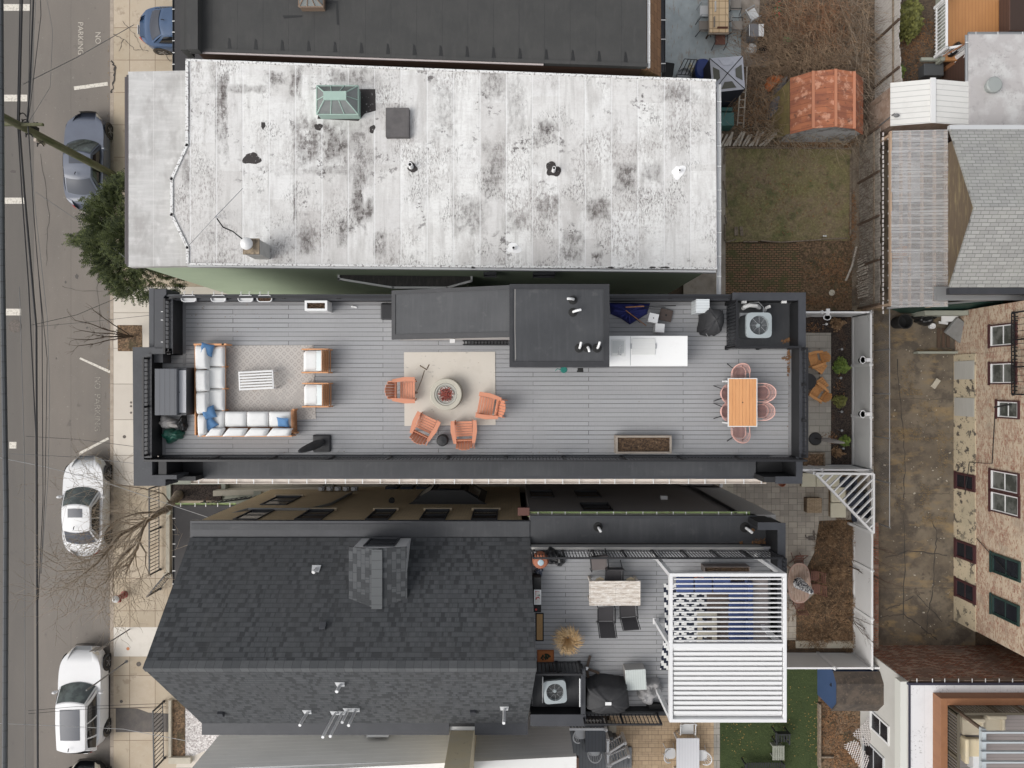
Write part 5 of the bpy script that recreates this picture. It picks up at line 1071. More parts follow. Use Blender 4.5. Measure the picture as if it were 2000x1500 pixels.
for k,(x,y,l_)in enumerate(((1172,1138,'folded cream paper under the table edge on the west'),(1232,1138,'folded cream paper under the table edge on the east'))):
 mb=MB();mb.add([(-.2,-.08,0),(.2,-.08,0),(.12,.14,.03),(.0,.19,.05),(-.13,.12,.02),(-.2,-.08,.02),(.2,-.08,.02),(.12,.14,.05),(.0,.19,.07),(-.13,.12,.04)],[(4,3,2,1,0),(5,6,7,8,9),(0,1,6,5),(1,2,7,6),(2,3,8,7),(3,4,9,8),(4,0,5,9)])
 tag(mb.build('bench_cushion',m_stone,loc=a2(x,y,D2+.5,D2+.45)),('small cream cushion peeking out at the northwest edge of the rustic table','small cream cushion peeking out at the northeast edge of the rustic table')[k],'cushion','cream cushions at the rustic table')
 b=MB();b.cbox((0,0,-.22),(.34,.26,.42));b.build('cushion_stool',m_rail,bpy.context.scene.objects[-1]if False else None)if False else None
m_sling=M('dark sling fabric',(.045,.042,.045),.85,[('l','x',.03,.008,(.07,.068,.07),.6)])
def slingchair(label,px,py,rz,recl=12,mat=None):
 """front towards +Y"""
 t=thing('sling_chair',label,'chair',a2(px,py,D2+.45),rz,'dark sling chairs at the rustic table');w=.25
 mb=MB();mb.slab([(-w,.26,.44),(w,.26,.44),(w,-.2,.41),(-w,-.2,.41)],.02);mb.build('seat',mat or m_sling,t)
 bk=math.tan(R(recl));mb=MB();mb.slab([(-w,-.21,.42),(w,-.21,.42),(w,-.21-.55*bk,.97),(-w,-.21-.55*bk,.97)],.02);mb.build('backrest',mat or m_sling,t)
 for s_ in(-1,1):
  x=s_*(w+.03);mb=MB();mb.tube([(x,.30,0),(x,.26,.63),(x,-.18,.66),(x,-.21,.42),(x,-.21-.56*bk,.98)],.015,6);mb.build('arm_frame',m_rail,t)
  mb=MB();mb.tube([(x,.2,.43),(x,-.2,.42),(x,-.36,0)],.015,6);mb.build('leg',m_rail,t)
 return t
slingchair('taupe sling chair behind the rustic table, nearest the north railing',1170,1098,185,8,M('taupe sling fabric',(.15,.13,.125),.85))
slingchair('black sling chair tucked against the north edge of the rustic table',1199,1122,180,6)
slingchair('black reclined sling chair on the south side of the rustic table, further west',1184,1202,0,32)
slingchair('black reclined sling chair on the south side of the rustic table, further east',1227,1194,4,22)
gp=thing('ornamental_grass','dry golden ornamental grass fanning out of a pot near the gabled house','plant',a2(1110,1250,D2+.5))
mb=MB();mb.lathe([(.14,0),(.19,.30),(.21,.32),(.18,.32),(.17,.27),(.01,.26)],(0,0,0),20);mb.build('pot',m_cstone,gp,smooth=True)
m_straw=M('straw grass',(.50,.33,.16),.8,[('n',(6,6,2),.4,.7,(.62,.46,.27),.8),('n',3,.6,.7,(.30,.20,.08),.6)])
rnd=random.Random(5);mb=MB()
for k in range(420):
 a=rnd.uniform(0,6.283);L_=rnd.uniform(.4,.78);u0=rnd.uniform(.05,.30);wd_=rnd.uniform(.005,.010);pts=[]
 for q in range(5):
  s_=q/4;r_=.03+L_*math.sin(s_*1.35)*(.55+.45*u0*2);z=.30+.45*math.sin(s_*2.4)*(1.1-u0)-.12*s_*s_
  pts.append(Vector((r_*math.cos(a+.25*s_),r_*math.sin(a+.25*s_),z)))
 pe=Vector((-math.sin(a),math.cos(a),0))
 mb.add([pts[0]-pe*wd_,pts[0]+pe*wd_,pts[1]-pe*wd_,pts[1]+pe*wd_,pts[2]-pe*wd_,pts[2]+pe*wd_,pts[3]-pe*wd_*.8,pts[3]+pe*wd_*.8,pts[4]],[(0,1,3,2),(2,3,5,4),(4,5,7,6),(6,7,8)])
mb.build('grass_blades',m_straw,gp)
m_coir=M('tan coir mat',(.42,.26,.12),.95,[('n',20,.45,.7,(.33,.20,.09),.6)],bump=(50,.4))
def mat_(x0,y0,x1,y1,label,inner,border,name='doormat'):
 t=thing(name,label,'doormat',a2((x0+x1)/2,(y0+y1)/2,D2));sx,sy=S(x1-x0,D2)/2,S(y1-y0,D2)/2
 mb=MB();mb.box(-sx,sx,-sy,sy,.002,.014);mb.build('mat_border',border,t);mb=MB();mb.box(-sx+.04,sx-.04,-sy+.04,sy-.04,.0145,.018);mb.build('mat_pile',inner,t);return t
mat_(1046,1197,1062,1252,'tan coir doormat with black border beside the house wall',m_coir,m_rubber)
t=mat_(1049,1269,1082,1296,'orange brown doormat with a dark green wreath shape',M('orange coir',(.36,.13,.045),.95,bump=(50,.4)),M('dark orange border',(.24,.08,.03),.95))
mb=MB()
for k in range(26):a=random.uniform(0,6.28);r_=random.uniform(0,.12);mb.lathe([(.03,0),(.025,.02),(.004,.03)],(r_*math.cos(a)*1.3,r_*math.sin(a),.019),7)
mb.build('wreath_pattern',M('dark green print',(.02,.035,.02),.9),t)
rk=thing('wall_shelf','narrow black shelf with a red and white framed picture along the house wall','shelf',a2(1052,1165,D2+.7),world=True)
mb=MB();mb.pbox(1042,1128,1057,1196,D2,D2+.55);mb.build('shelf_box',m_rubber,rk)
mb=MB();mb.pbox(1043,1152,1057,1181,D2+.551,D2+.58);fr_=mb.build('picture_frame',m_white,rk);mb=MB();mb.pbox(1045.5,1154.5,1055,1179,D2+.581,D2+.585);mb.build('picture',M('red green picture',(.6,.58,.55),.6,[('n',9,.53,.57,(.40,.03,.03),.9,3),('n',7,.56,.6,(.02,.15,.08),.9,3,4)]),fr_)
mb=MB();mb.lathe([(.035,0),(.035,.03)],W(1047,1190,D2+.551),12);mb.build('red_knob',M('red plastic',(.5,.04,.03),.4),rk)
pt=thing('terracotta_chiminea','terracotta tub with a pale blue lid in the corner by the north railing','chiminea',a2(1056,1097,D2+.6))
mb=MB();mb.lathe([(.16,0),(.26,.2),(.27,.45),(.20,.58),(.22,.62),(.19,.64)],(0,0,0),24);mb.build('clay_body',m_terr,pt,smooth=True)
mb=MB();mb.lathe([(.10,.641),(.10,.66),(.06,.67)],(0,-.02,0),18);mb.build('blue_lid',M('pale blue enamel',(.35,.45,.50),.4),pt)
for k in range(5):mb=MB();mb.cbox((-.1+k*.05,.16,.60),(.03,.14,.03));mb.build('clay_rib',m_terr,pt)
heap('net_cover','black mesh cover crumpled over the railing corner beside the terracotta tub','cover',1080,1090,.42,.26,.34,m_plastb,2.2,-20,D2)
heap('cable_pile','small heap of dark and white cables below the terracotta tub','cables',1053,1118,.13,.16,.18,M('mixed cables',(.05,.06,.09),.6,[('n',14,.55,.6,(.5,.5,.5),.8)]),5.2,0,D2)
fan=thing('ceiling_fan','black three-bladed fan lying on the planks beside the machine bay','fan',a2(1146,1306,D2+.1))
mb=MB();mb.lathe([(.07,0),(.07,.12),(.03,.15)],(0,0,0),16);mb.build('fan_hub',m_chrome,fan,smooth=True)
for a in(75,-20,-80):mb=MB();mb.cbox((math.cos(R(a))*.26,math.sin(R(a))*.26,.09),(.38,.085,.014),a);mb.build('fan_blade',M('dark walnut blade',(.07,.045,.03),.5),fan)
mb=MB();mb.tube([(.1,.1,.02),(.35,.25,.02),(.6,.26,.02)],.006,4);mb.tube([(.02,.12,.02),(.06,-.15,.02),(.3,.32,.03)],.004,4);mb.build('cable',m_metal,fan)
m_sage=M('pale sage slats',(.50,.54,.52),.6,[('l','x',.075,.008,(.33,.36,.34),.8)])
lidbox(1222,1308,1262,1348,.55,3,m_gside2,'pale sage slatted storage box south of the dining set','deck_box','storage box',zb=D2,matl=m_sage)
t=grillcover('large black covered grill with a small white label, beside the machine bay',1188,1368,D2,1.42,.95,1.05,0,2.6,m_gcov)
mb=MB();mb.cbox((-.03,.0,1.078),(.20,.10,.012));mb.build('cover_label',m_white,t)
heap('grey_cover','light grey cloth cover crumpled beside the pergola post','cover',1268,1350,.44,.40,.40,M('light grey cover cloth',(.27,.265,.265),.8,[('n',4,.45,.7,(.36,.355,.355),.6)],bump=(10,.6)),3.3,55,D2)
mb=MB();mb.cbox((0,0,.04),(.72,.30,.07),-8);mb.cbox((.06,-.08,.10),(.60,.22,.05),-14);mb.cbox((-.05,.05,.15),(.5,.2,.04),-4);tag(mb.build('folded_cushions',m_rubber,loc=a2(1284,1382,D2+.1),bevel=.02),'stack of flat black folded cushions by the south parapet','cushions')
m_perg=M('white powder coated aluminium',(.68,.68,.68),.35)
pz=11.5
pg=thing('louvred_pergola','white louvred pergola, slats half open and half closed, on the smaller deck','pergola',W(1420,1260,D2),world=True)
px0,px1,py0,py1=4.77,8.32,-10.25,-5.735
for q in((px0,px1,py1-.10,py1),(px0,px1,py0,py0+.10),(px0,px0+.10,py0+.10,py1-.10),(px1-.10,px1,py0+.10,py1-.10)):
 mb=MB();mb.box(*q,pz-.20,pz);mb.build('beam',m_perg,pg,bevel=.006)
ym=W(0,1261,pz).y;mb=MB();mb.box(px0+.10,px1-.10,ym-.06,ym+.05,pz-.16,pz-.01);mb.build('cross_beam',m_perg,pg)
y=py1-.19;k=0
while y>ym+.10:
 mb=MB();mb.cbox(((px0+px1)/2,y,pz-.08),(px1-px0-.26,.034,.07),rx=0);mb.build('open_louvre',m_perg,pg);y-=.144
y=ym-.135
while y>py0+.14:
 mb=MB();c=(px0+px1)/2;w=(px1-px0)/2-.13
 mb.slab([(c-w,y+.072,pz-.02),(c+w,y+.072,pz-.02),(c+w,y-.025,pz-.055),(c-w,y-.025,pz-.055)],.02);mb.slab([(c-w,y-.027,pz-.056),(c+w,y-.027,pz-.056),(c+w,y-.14,pz-.15),(c-w,y-.14,pz-.15)],.012);mb.build('closed_louvre',m_perg,pg);y-=.149
for x,y in((px0+.07,py1-.07),(px1-.07,py1-.07),(px0+.07,-7.98),(px1-.07,-7.98),(px0+.07,py0+.07),(px1-.07,py0+.07)):
 mb=MB();mb.box(x-.065,x+.065,y-.065,y+.065,D2,pz-.2);p_=mb.build('post',m_perg,pg,bevel=.006)
 mb=MB();mb.box(x-.10,x+.10,y-.10,y+.10,D2+.001,D2+.02);mb.build('post_foot',m_perg,p_)
m_zig=M('black and white zigzag rug',(.72,.72,.70),.9)
ntz=m_zig.node_tree;N=ntz.nodes;tcz=N.new('ShaderNodeTexCoord');spz=N.new('ShaderNodeSeparateXYZ');ntz.links.new(tcz.outputs['Object'],spz.inputs[0])
st_=.085
qx=math_(ntz,'FLOOR',math_(ntz,'DIVIDE',math_(ntz,'ADD',spz.outputs[0],50),st_));qy=math_(ntz,'FLOOR',math_(ntz,'DIVIDE',math_(ntz,'ADD',spz.outputs[1],50),st_))
tr=math_(ntz,'PINGPONG',qx,4.0);ff=math_(ntz,'LESS_THAN',math_(ntz,'MODULO',math_(ntz,'ADD',qy,tr),4.0),1.5)
ntz.links.new(mixc(ntz,ff,(.72,.72,.70),(.012,.016,.035)),N['Principled BSDF'].inputs['Base Color'])
mb=MB();mb.pprism([(1296,1140),(1405,1140),(1405,1310),(1289,1308),(1299,1225)],D2+.002,D2+.014);tag(mb.build('zigzag_rug',m_zig),'black and white zigzag rug sticking out from under the white pergola','rug')
m_bluec=M('slate blue cushion',(.055,.085,.215),.9,[('n',5,.45,.7,(.045,.065,.165),.5)],bump=(30,.2))
s2=thing('blue_sofa','slate blue sectional sofa under the open louvres of the pergola','sofa',W(1430,1195,D2),world=True)
mb=MB();mb.box(W(1380,0,D2).x,W(1468,0,D2).x,-9.3,W(0,1132,D2).y,D2+.02,D2+.24);mb.build('sofa_base',M('brown resin wicker',(.10,.075,.065),.8,[('n',(20,20,20),.45,.7,(.17,.13,.11),.6)]),s2)
for k in range(4):
 y0=1138+k*38;mb=MB();mb.pbox(1425,y0,1461,y0+36,D2+.24,D2+.42);mb.build('seat_cushion',m_bluec,s2,bevel=.05)
 mb=MB();mb.pbox(1462,y0,1472,y0+36,D2+.3,D2+.72);mb.build('back_cushion',m_bluec,s2,bevel=.04)
for k in range(3):
 mb=MB();mb.pbox(1322+k*36,1128,1356+k*36,1158,D2+.24,D2+.42);mb.build('seat_cushion',m_bluec,s2,bevel=.05)
mb=MB();mb.pbox(1470,1130,1500,1285,D2+.005,D2+.5);mb.build('sofa_back',M('taupe wicker',(.26,.225,.215),.8,[('l','y',.05,.01,(.17,.15,.14),.7)]),s2)
t=thing('ladder_table','low cream table with open slots on the zigzag rug','table',a2(1381,1228,D2+.35))
for x in(-.26,0,.26)if False else(-.24,.24):mb=MB();mb.cbox((x,0,.36),(.16,1.12,.03));mb.build('table_board',m_cstone,t)
for k in range(4):mb=MB();mb.cbox((0,-.50+k*.333,.36),(.318,.14,.028));mb.build('table_board',m_cstone,t)
for sx in(-1,1):
 for sy in(-1,1):mb=MB();mb.cbox((sx*.24,sy*.48,.17),(.05,.05,.34));mb.build('leg',m_cstone,t)
fpit=thing('clay_bowl','round terracotta bowl half seen through the open louvres','bowl',a2(1366,1140,D2+.4));mb=MB();mb.lathe([(.10,0),(.24,.25),(.25,.40),(.22,.40),(.18,.28),(.01,.26)],(0,0,0),24);mb.build('bowl_body',m_terr,fpit,smooth=True)
planter(1376,1107,1465,1119,D2,D2+.45,M('taupe rattan planter',(.17,.14,.13),.8,[('l','x',.04,.01,(.10,.085,.08),.8)]),'long taupe rattan planter against the north railing by the pergola',t=.02)
leaves('fallen_leaves','brown dead leaves drifted into the corner of the black ledge roof',[(1485,1057,14,6),(1480,1060,18,4),(1470,1035,3,3),(1447,1060,3,3)],m_leafbrown,150,8.6,9,.04)
# -- light grey house to the south
H6=thing('light_grey_house','light grey clapboard house at the bottom with a white roof and tan chimney','house',W(750,1560,0),world=True)
m_lg=M('light grey clapboard',(.68,.685,.68),.7,[('l','z',.26,.035,(.80,.80,.79),.6),('n',(.5,1,1.5),.42,.7,(.58,.585,.58),.6),('n',(1,4,4),.6,.75,(.55,.55,.53),.4)],bump=(8,.2))
yl=lambda x:-13.72+.04*(x+11.4)+.016*0
P=[(-11.36,-13.62),(2.18,-13.12),(2.18,-19),(-11.36,-19)]
mb=MB();mb.prism(P,0,7.9);mb.build('wall',m_lg,H6)
m_wr3=M('smooth white roof',(.74,.74,.72),.7,[('n',1.2,.5,.75,(.62,.61,.58),.6)])
mb=MB();mb.prism([(-11.42,-13.74),(2.26,-13.06),(2.26,-19),(-11.42,-19)],7.903,8.1);mb.build('roof',m_wr3,H6)
mb=MB();mb.box(2.262,2.34,-19,-13.1,7.95,8.12);mb.build('roof_edge',m_brown,H6)
m_tanst=M('stained tan stucco',(.62,.53,.36),.9,[('n',2,.45,.7,(.60,.54,.42),.7),('n',4,.6,.72,(.33,.25,.14),.6,6)],bump=(12,.4))
mb=MB();mb.box(-2.12,-1.33,-13.6,-11.98,0,11.2);mb.build('chimney',m_tanst,H6)
a=math.degrees(math.atan2(.5,13.54))
w6=wwin(H6,'y',-13.18,-5.35,-4.72,5.35,6.3,1,mglass=m_glassgrey,mframe=m_greytrim,fw=.10)
# -- cars
m_tyre=M('tyre rubber',(.015,.015,.015),.85);m_rim=M('alloy rim',(.30,.30,.31),.35,metal=.7)
m_cglass=M('car glass',(.028,.036,.034),.05,[('n',2.2,.45,.62,(.10,.125,.115),.7)],spec=.8)
m_dglass=M('tinted car glass',(.012,.013,.015),.06,spec=.8)
m_red=M('tail light red',(.35,.015,.02),.25);m_head=M('headlight lens',(.62,.58,.50),.1)
m_roofglass=M('panorama roof glass',(.06,.066,.082),.3,spec=.35)
def car(name,label,px,py,zc,rz,L,Wd,H,paint,ptint=None,kind='sedan',sun=None,cat='car',roofm=None):
 c=W(px,py,zc);t=thing(name,label,cat,(c.x,c.y,.0),rz)
 if kind=='suv':ny,bz=(-.47,.19,-.40,.05),1.02
 else:ny,bz=(-.37,.20,-.215,.035),.93
 yb0,yb1,yt0,yt1=[q*L for q in ny];hw=Wd/2
 def wid(t_):a=abs(t_);return hw*((1-a**5*(.42 if t_>0 else .34))if a<1 else .6)
 def ztop(t_):
  if t_>0:return bz-.02-.10*max(0,(t_-.3)/.7)-.26*max(0,(t_-.78)/.22)**2
  return bz+.02-.04*max(0,(-t_-.5)/.5)-.22*max(0,(-t_-.86)/.14)**2
 def fn(u,v):
  t_=-1+2*v;y=t_*L/2;y-=math.copysign(.10,t_)*0;a=-1+2*u;w=wid(t_);zt=ztop(t_)
  prof=[(0,1.0,1.012),(.55,.62,1.0),(.72,.88,.965),(.84,.97,.86),(.90,1.0,.68),(.96,.985,.40),(1,.93,.24)]
  s_=abs(a)
  for(p0,x0,z0),(p1,x1,z1)in zip(prof[:-1],prof[1:]):
   if s_<=p1+1e-9:k=(s_-p0)/(p1-p0);xx=x0+(x1-x0)*k;zz=z0+(z1-z0)*k;break
  end=1-.10*(abs(t_)>.999)
  bow=(1-(xx)**2)*.0;yy=y+math.copysign(1,t_)*(-(xx**3)*.30*max(0,abs(t_)-.55)/.45)
  return Vector((math.copysign(xx*w*end,a),yy,zz*zt if zz>.3 else .24))
 mb=MB();mb.grid(fn,33,34)
 nu=33;mb.f.append(tuple(range(nu-1,-1,-1)));mb.m.append(0);mb.f.append(tuple(33*nu+k for k in range(nu)));mb.m.append(0)
 body=mb.build('body',paint,t,smooth=True,ang=50)
 wb,wt=hw*.86,hw*.66;cf,cr=.22,.16
 fB=lambda u:Vector((u*wb,yb1-cf*u*u,bz-.05));fT=lambda u:Vector((u*wt,yt1-cf*.55*u*u,H-.045*u*u))
 rB=lambda u:Vector((u*wb*.96,yb0+cr*u*u,bz-.03));rT=lambda u:Vector((u*wt*.96,yt0+cr*.6*u*u,H-.06-.04*u*u))
 def side(s_,u,v,off=0):
  a,b=fB(s_),rB(s_);p=a.lerp(b,u);p.x+=s_*.03*math.sin(math.pi*u);a2_,b2_=fT(s_),rT(s_);q=a2_.lerp(b2_,u);q.x+=s_*.02*math.sin(math.pi*u);q.z+=.02*math.sin(math.pi*u)
  r=p.lerp(q,v);r.x+=s_*.05*math.sin(math.pi*v);return r+Vector((s_*off,0,off*.6))
 mb=MB()
 mb.grid(lambda u,v:fB(2*u-1).lerp(fT(2*u-1),v)+Vector((0,0,.03*math.sin(math.pi*v))),13,8)
 mb.grid(lambda u,v:rB(2*u-1).lerp(rT(2*u-1),v)+Vector((0,0,.03*math.sin(math.pi*v))),13,8)
 for s_ in(-1,1):mb.grid(lambda u,v:side(s_,u,v),13,8)
 def rp(u,v):
  a=side(-1,v,1);b=side(1,v,1);p=a.lerp(b,u)
  f_=fT(2*u-1)if v<.5 else rT(2*u-1);k=max(0,1-4*min(v,1-v));p.y+=(f_.y-p.y)*k if k>0 else 0
  p.z+=.045*(1-(2*u-1)**2);return p
 mb.grid(rp,13,13);mb.build('cabin',roofm or paint,body,smooth=True,ang=40)
 def patch(f,nu,nv,nm,mat,par=body,th=None):
  m=MB();m.grid(f,nu,nv);return m.build(nm,mat,par,smooth=True,ang=60)
 patch(lambda u,v:fB((2*u-1)*.93).lerp(fT((2*u-1)*.93),.06+v*.88)+Vector((0,.012,.018+.03*math.sin(math.pi*(.06+v*.88)))),13,8,'windshield',m_cglass)
 patch(lambda u,v:rB((2*u-1)*.90).lerp(rT((2*u-1)*.90),.12+v*.80)+Vector((0,-.012,.018+.03*math.sin(math.pi*(.12+v*.8)))),13,8,'rear_window',m_roofglass if kind=='sedan' else m_dglass)
 for s_ in(-1,1):
  for(a,b)in(((.09,.50),(.53,.90))if kind=='sedan' else((.08,.42),(.45,.74),(.77,.95))):
   patch(lambda u,v:side(s_,a+(b-a)*u,.14+v*(.74-.10*(2*(a+(b-a)*u)-1)**4),.012),9,6,'side_window',m_dglass)
  m=MB();m.lathe([(.05,-.1),(.10,-.05),(.11,.05),(.06,.10)],(0,0,0),12,sx=1.15,sy=.6,mat=Matrix.Translation((s_*(hw+.07),yb1-.48,bz+.05))@Matrix.Rotation(R(90),4,'Y'));m.build('mirror',paint,t,smooth=True)
  for yw in(.315*L,-.295*L):
   m=MB();mt=Matrix.Translation((s_*(hw-.13),yw,.335))@Matrix.Rotation(R(90),4,'Y');m.lathe([(.20,-.11),(.315,-.11),(.335,-.08),(.335,.09),(.315,.118*1.0),(.23,.125),(.22,.10),(.02,.10)]if s_>0 else[(.02,-.10),(.22,-.10),(.23,-.125),(.315,-.118),(.335,-.09),(.335,.08),(.315,.11),(.20,.11)],(0,0,0),26,mat=mt);w_=m.build('wheel',m_tyre,t,smooth=True,ang=30)
   r_=MB();r_.lathe([(.05,.0),(.05,.012)],(0,0,0),12,mat=mt@Matrix.Translation((0,0,s_*.118)))
   for k in range(5):r_.cbox((0,0,0),(.20,.045,.02),0,mat=mt@Matrix.Translation((0,0,s_*.115))@Matrix.Rotation(2*math.pi*k/5,4,'Z')@Matrix.Translation((.115,0,0)))
   r_.build('rim',m_rim,w_)
   a_=MB();a_.lathe([(.39,-.02),(.39,.0),(.34,.004)],(0,0,0),26,mat=Matrix.Translation((s_*(hw*.985),yw,.37))@Matrix.Rotation(R(90*s_),4,'Y'));a_.build('wheel_arch',m_dglass,t)
  def lamp(u0,u1,v0,v1,nm,mat):
   def f(u,v):
    uu=u0+(u1-u0)*u;q=fn(uu if s_>0 else 1-uu,v0+(v1-v0)*v);return Vector((q.x*1.012,q.y*1.006,q.z+.008))
   patch(f,8,6,nm,mat,t)
  lamp(.80,.93,.945,.993,'headlight',m_head);lamp(.78,.93,.006,.035,'tail_light',m_red)
 if sun:
  patch(lambda u,v:rp(.5+(u-.5)*sun[0],sun[1]+(sun[2]-sun[1])*v)+Vector((0,0,.008)),8,8,'sunroof',m_roofglass)
 m=MB();m.tube([(0,yt0+.25,H+.04),(0,yt0+.20,H+.09),(0,yt0+.12,H+.10)],.018,6);m.build('antenna',m_tyre,t)
 patch(lambda u,v:(lambda q:Vector((q.x,q.y+.012,q.z)))(Vector(((2*u-1)*hw*.42,L/2-.04-.10*(2*u-1)**2*.3,.42+.22*v))),6,4,'grille',m_dglass,t)
 m=MB();m.cbox((0,-L/2-.012,.62),(.42,.015,.14));m.build('plate_panel',m_white,t)
 return t
def paintm(name,c,c2=None,rough=.38,coat=.5):return M(name,c,rough,[('n',1.4,.4,.7,c2 or c,.6)],coat=coat)
m_pwhite=paintm('white car paint',(.66,.66,.665),(.62,.62,.625),.55,.12);m_pgrey=paintm('grey car paint',(.105,.12,.16),(.08,.09,.12));m_pblue=paintm('steel blue car paint',(.045,.085,.165),(.035,.065,.125));m_pblack=paintm('black car paint',(.012,.013,.015))
car('parked_sedan','dark silver grey sedan parked beneath the leaning utility pole',163,311,.9,0,4.62,1.82,1.44,m_pgrey,kind='sedan',sun=(.55,.14,.42))
car('parked_sedan','white sedan with small dark sunroof parked under bare tree branches',161,990,.9,0,4.72,1.86,1.46,m_pwhite,kind='sedan',sun=(.52,.14,.44))
car('parked_suv','white sport utility car with large dark glass roof, lowest fully visible in the street',154,1371,1.0,0,4.95,1.96,1.68,m_pwhite,kind='suv',sun=(.68,.16,.76),cat='car')
car('parked_sedan','black car whose bonnet just enters the photo at the bottom edge',160,1592,.9,0,4.7,1.85,1.45,m_pblack)
car('parked_sedan','steel blue sedan on the driveway, its front half under the porch roof',366,52,.9,-90,4.7,1.86,1.44,m_pblue)
# -- trees
def branches(base,dirn,L,r,depth,rnd,mb,spread=.55,kids=(2,3),up=.12,crook=.18,minr=.006,tipn=None):
 pts=[base];rs=[r];d_=dirn.normalized();n=4;p=base
 for k in range(n):
  d_=(d_+Vector((rnd.uniform(-1,1),rnd.uniform(-1,1),rnd.uniform(-1,1)))*crook+Vector((0,0,up*.3))).normalized();p=p+d_*L/n;pts.append(p);rs.append(max(minr*.6,r*(1-.5*(k+1)/n)))
 mb.tube(pts,rs,6 if r>.03 else 3,cap=False)
 if depth>0:
  m=rnd.randint(*kids)
  for k in range(m):
   q=rnd.randint(1,n)if k else n;nd=(d_+Vector((rnd.gauss(0,1),rnd.gauss(0,1),rnd.gauss(0,.7)))*spread+Vector((0,0,up))).normalized()
   branches(pts[q],nd,L*rnd.uniform(.6,.82),max(minr,rs[q]*rnd.uniform(.6,.8)),depth-1,rnd,mb,spread,kids,up,crook,minr)
def P3(*a):return[W(x,y,z)for x,y,z in a]
rnd=random.Random(11)
bt=thing('bare_tree','large bare tree by the porch roof, leaning over the street and the white sedan','tree',W(350,965,.1),world=True)
mb=MB();trunk=P3((352,962,.1),(344,973,1.0),(334,985,1.9),(322,997,2.6));mb.tube(trunk,[.24,.20,.175,.16],12)
limbs=[(P3((322,997,2.6),(300,1008,3.2),(285,1020,3.7),(278,1035,4.1),(272,1058,4.6),(262,1085,5.0),(245,1120,5.3)),.14),(P3((322,997,2.6),(295,1013,3.1),(262,1030,3.7),(235,1045,4.2),(210,1075,4.8),(190,1100,5.3),(165,1120,5.8)),.13),(P3((330,988,2.2),(305,1000,2.8),(270,1002,3.2),(235,1012,3.7),(215,1025,4.2)),.08),(P3((278,1035,4.1),(262,1065,4.5),(240,1085,4.9),(222,1110,5.3),(205,1140,5.7)),.085),(P3((334,985,1.9),(320,965,2.6),(285,955,3.3),(240,948,3.9),(215,945,4.3)),.05),(P3((272,1058,4.6),(285,1080,4.8),(284,1105,5.0),(295,1128,5.2)),.05)]
for pts,r in limbs:mb.tube(pts,[r*.68*(1-.72*k/(len(pts)-1))for k in range(len(pts))],9)
mb.build('trunk',m_bark,bt,smooth=True,ang=60)
mb=MB()
for pts,r in limbs:
 for k in range(1,len(pts)):
  for _ in range(4 if k>1 else 1):
   d_=(pts[k]-pts[k-1]).normalized()+Vector((rnd.uniform(-1.3,.8),rnd.uniform(-1.2,1.0),rnd.uniform(0,.5)))
   branches(pts[k-1].lerp(pts[k],rnd.random()),d_,rnd.uniform(.9,1.5),r*.2,3,rnd,mb,.62,(2,3),.04,.22,.0062)
mb.build('branches',M('pale twig bark',(.36,.30,.235),.95),bt)
def smalltree(label,base,tips,r,depth,seed,mat,nm='bare_shrub',cat='tree',L=1.0,grp=None,cr=.16,sp=.4,minr=.006):
 rnd=random.Random(seed);t=thing(nm,label,cat,base,0,grp,world=True);mb=MB();b=Vector(base)
 for tp in tips:
  d_=tp-b;n=4;pts=[b+d_*(k/n)+Vector((rnd.uniform(-1,1),rnd.uniform(-1,1),0))*.05 for k in range(n+1)];mb.tube(pts,[r*(1-.55*k/n)for k in range(n+1)],5)
  for k in range(1,n+1):
   for _ in range(2):branches(pts[k],(d_.normalized()+Vector((rnd.uniform(-1,1),rnd.uniform(-1,1),rnd.uniform(-.3,.6)))*sp),L*rnd.uniform(.25,.45),r*.35,depth,rnd,mb,.45,(1,3),.03,cr,minr)
 mb.build('branches',mat,t);return t
mb=MB();mb.pprism([(229,635),(277,635),(278,686),(230,686)],.1,.135);tag(mb.build('tree_pit',m_litter),kind='structure')
smalltree('small bare dark tree growing from the square leaf pit in the pale sidewalk',W(258,658,.13),P3((150,625,3.6),(160,645,3.6),(152,662,3.4),(155,675,3.2),(182,607,3.0),(185,655,3.0),(200,640,2.6)),.03,1,3,m_bark2,'bare_tree')
m_conif=M('dark conifer foliage',(.048,.062,.018),.9,[('n',2.0,.42,.60,(.016,.024,.008),.9),('n',7,.5,.64,(.12,.14,.04),.8,5)])
cf=thing('conifer_tree','dense dark green conifer squeezed between street and green house','tree',W(318,528,.1),world=True)
rnd=random.Random(21);mb=MB()
sprays=[]
def spray(c,d_,L_,w_):
 d_=d_.normalized();s_=d_.cross(Vector((0,0,1)))
 if s_.length<.1:s_=Vector((1,0,0))
 s_.normalize();n=6
 for k in range(n):
  q=c+d_*L_*(k/n);ww=w_*(1-.75*k/n)
  for sg in(-1,1):
   e=q+s_*sg*ww*rnd.uniform(.7,1.2)+d_*ww*rnd.uniform(.5,.9)+Vector((0,0,rnd.uniform(-.08,.03)))
   b_=q+d_*L_/n*.75
   mb.add([q,e,b_],[(0,1,2)])
crown=[(W(246,440,5.0),1.45,2.0),(W(246,500,4.6),1.35,2.0),(W(272,535,4.0),1.15,1.7),(W(256,400,4.6),1.05,1.7),(W(208,478,4.2),.85,1.0),(W(305,548,2.8),1.0,1.5),(W(215,432,5.0),.75,1.0),(W(262,470,6.2),1.1,1.2),(W(222,520,3.8),.6,.8)]
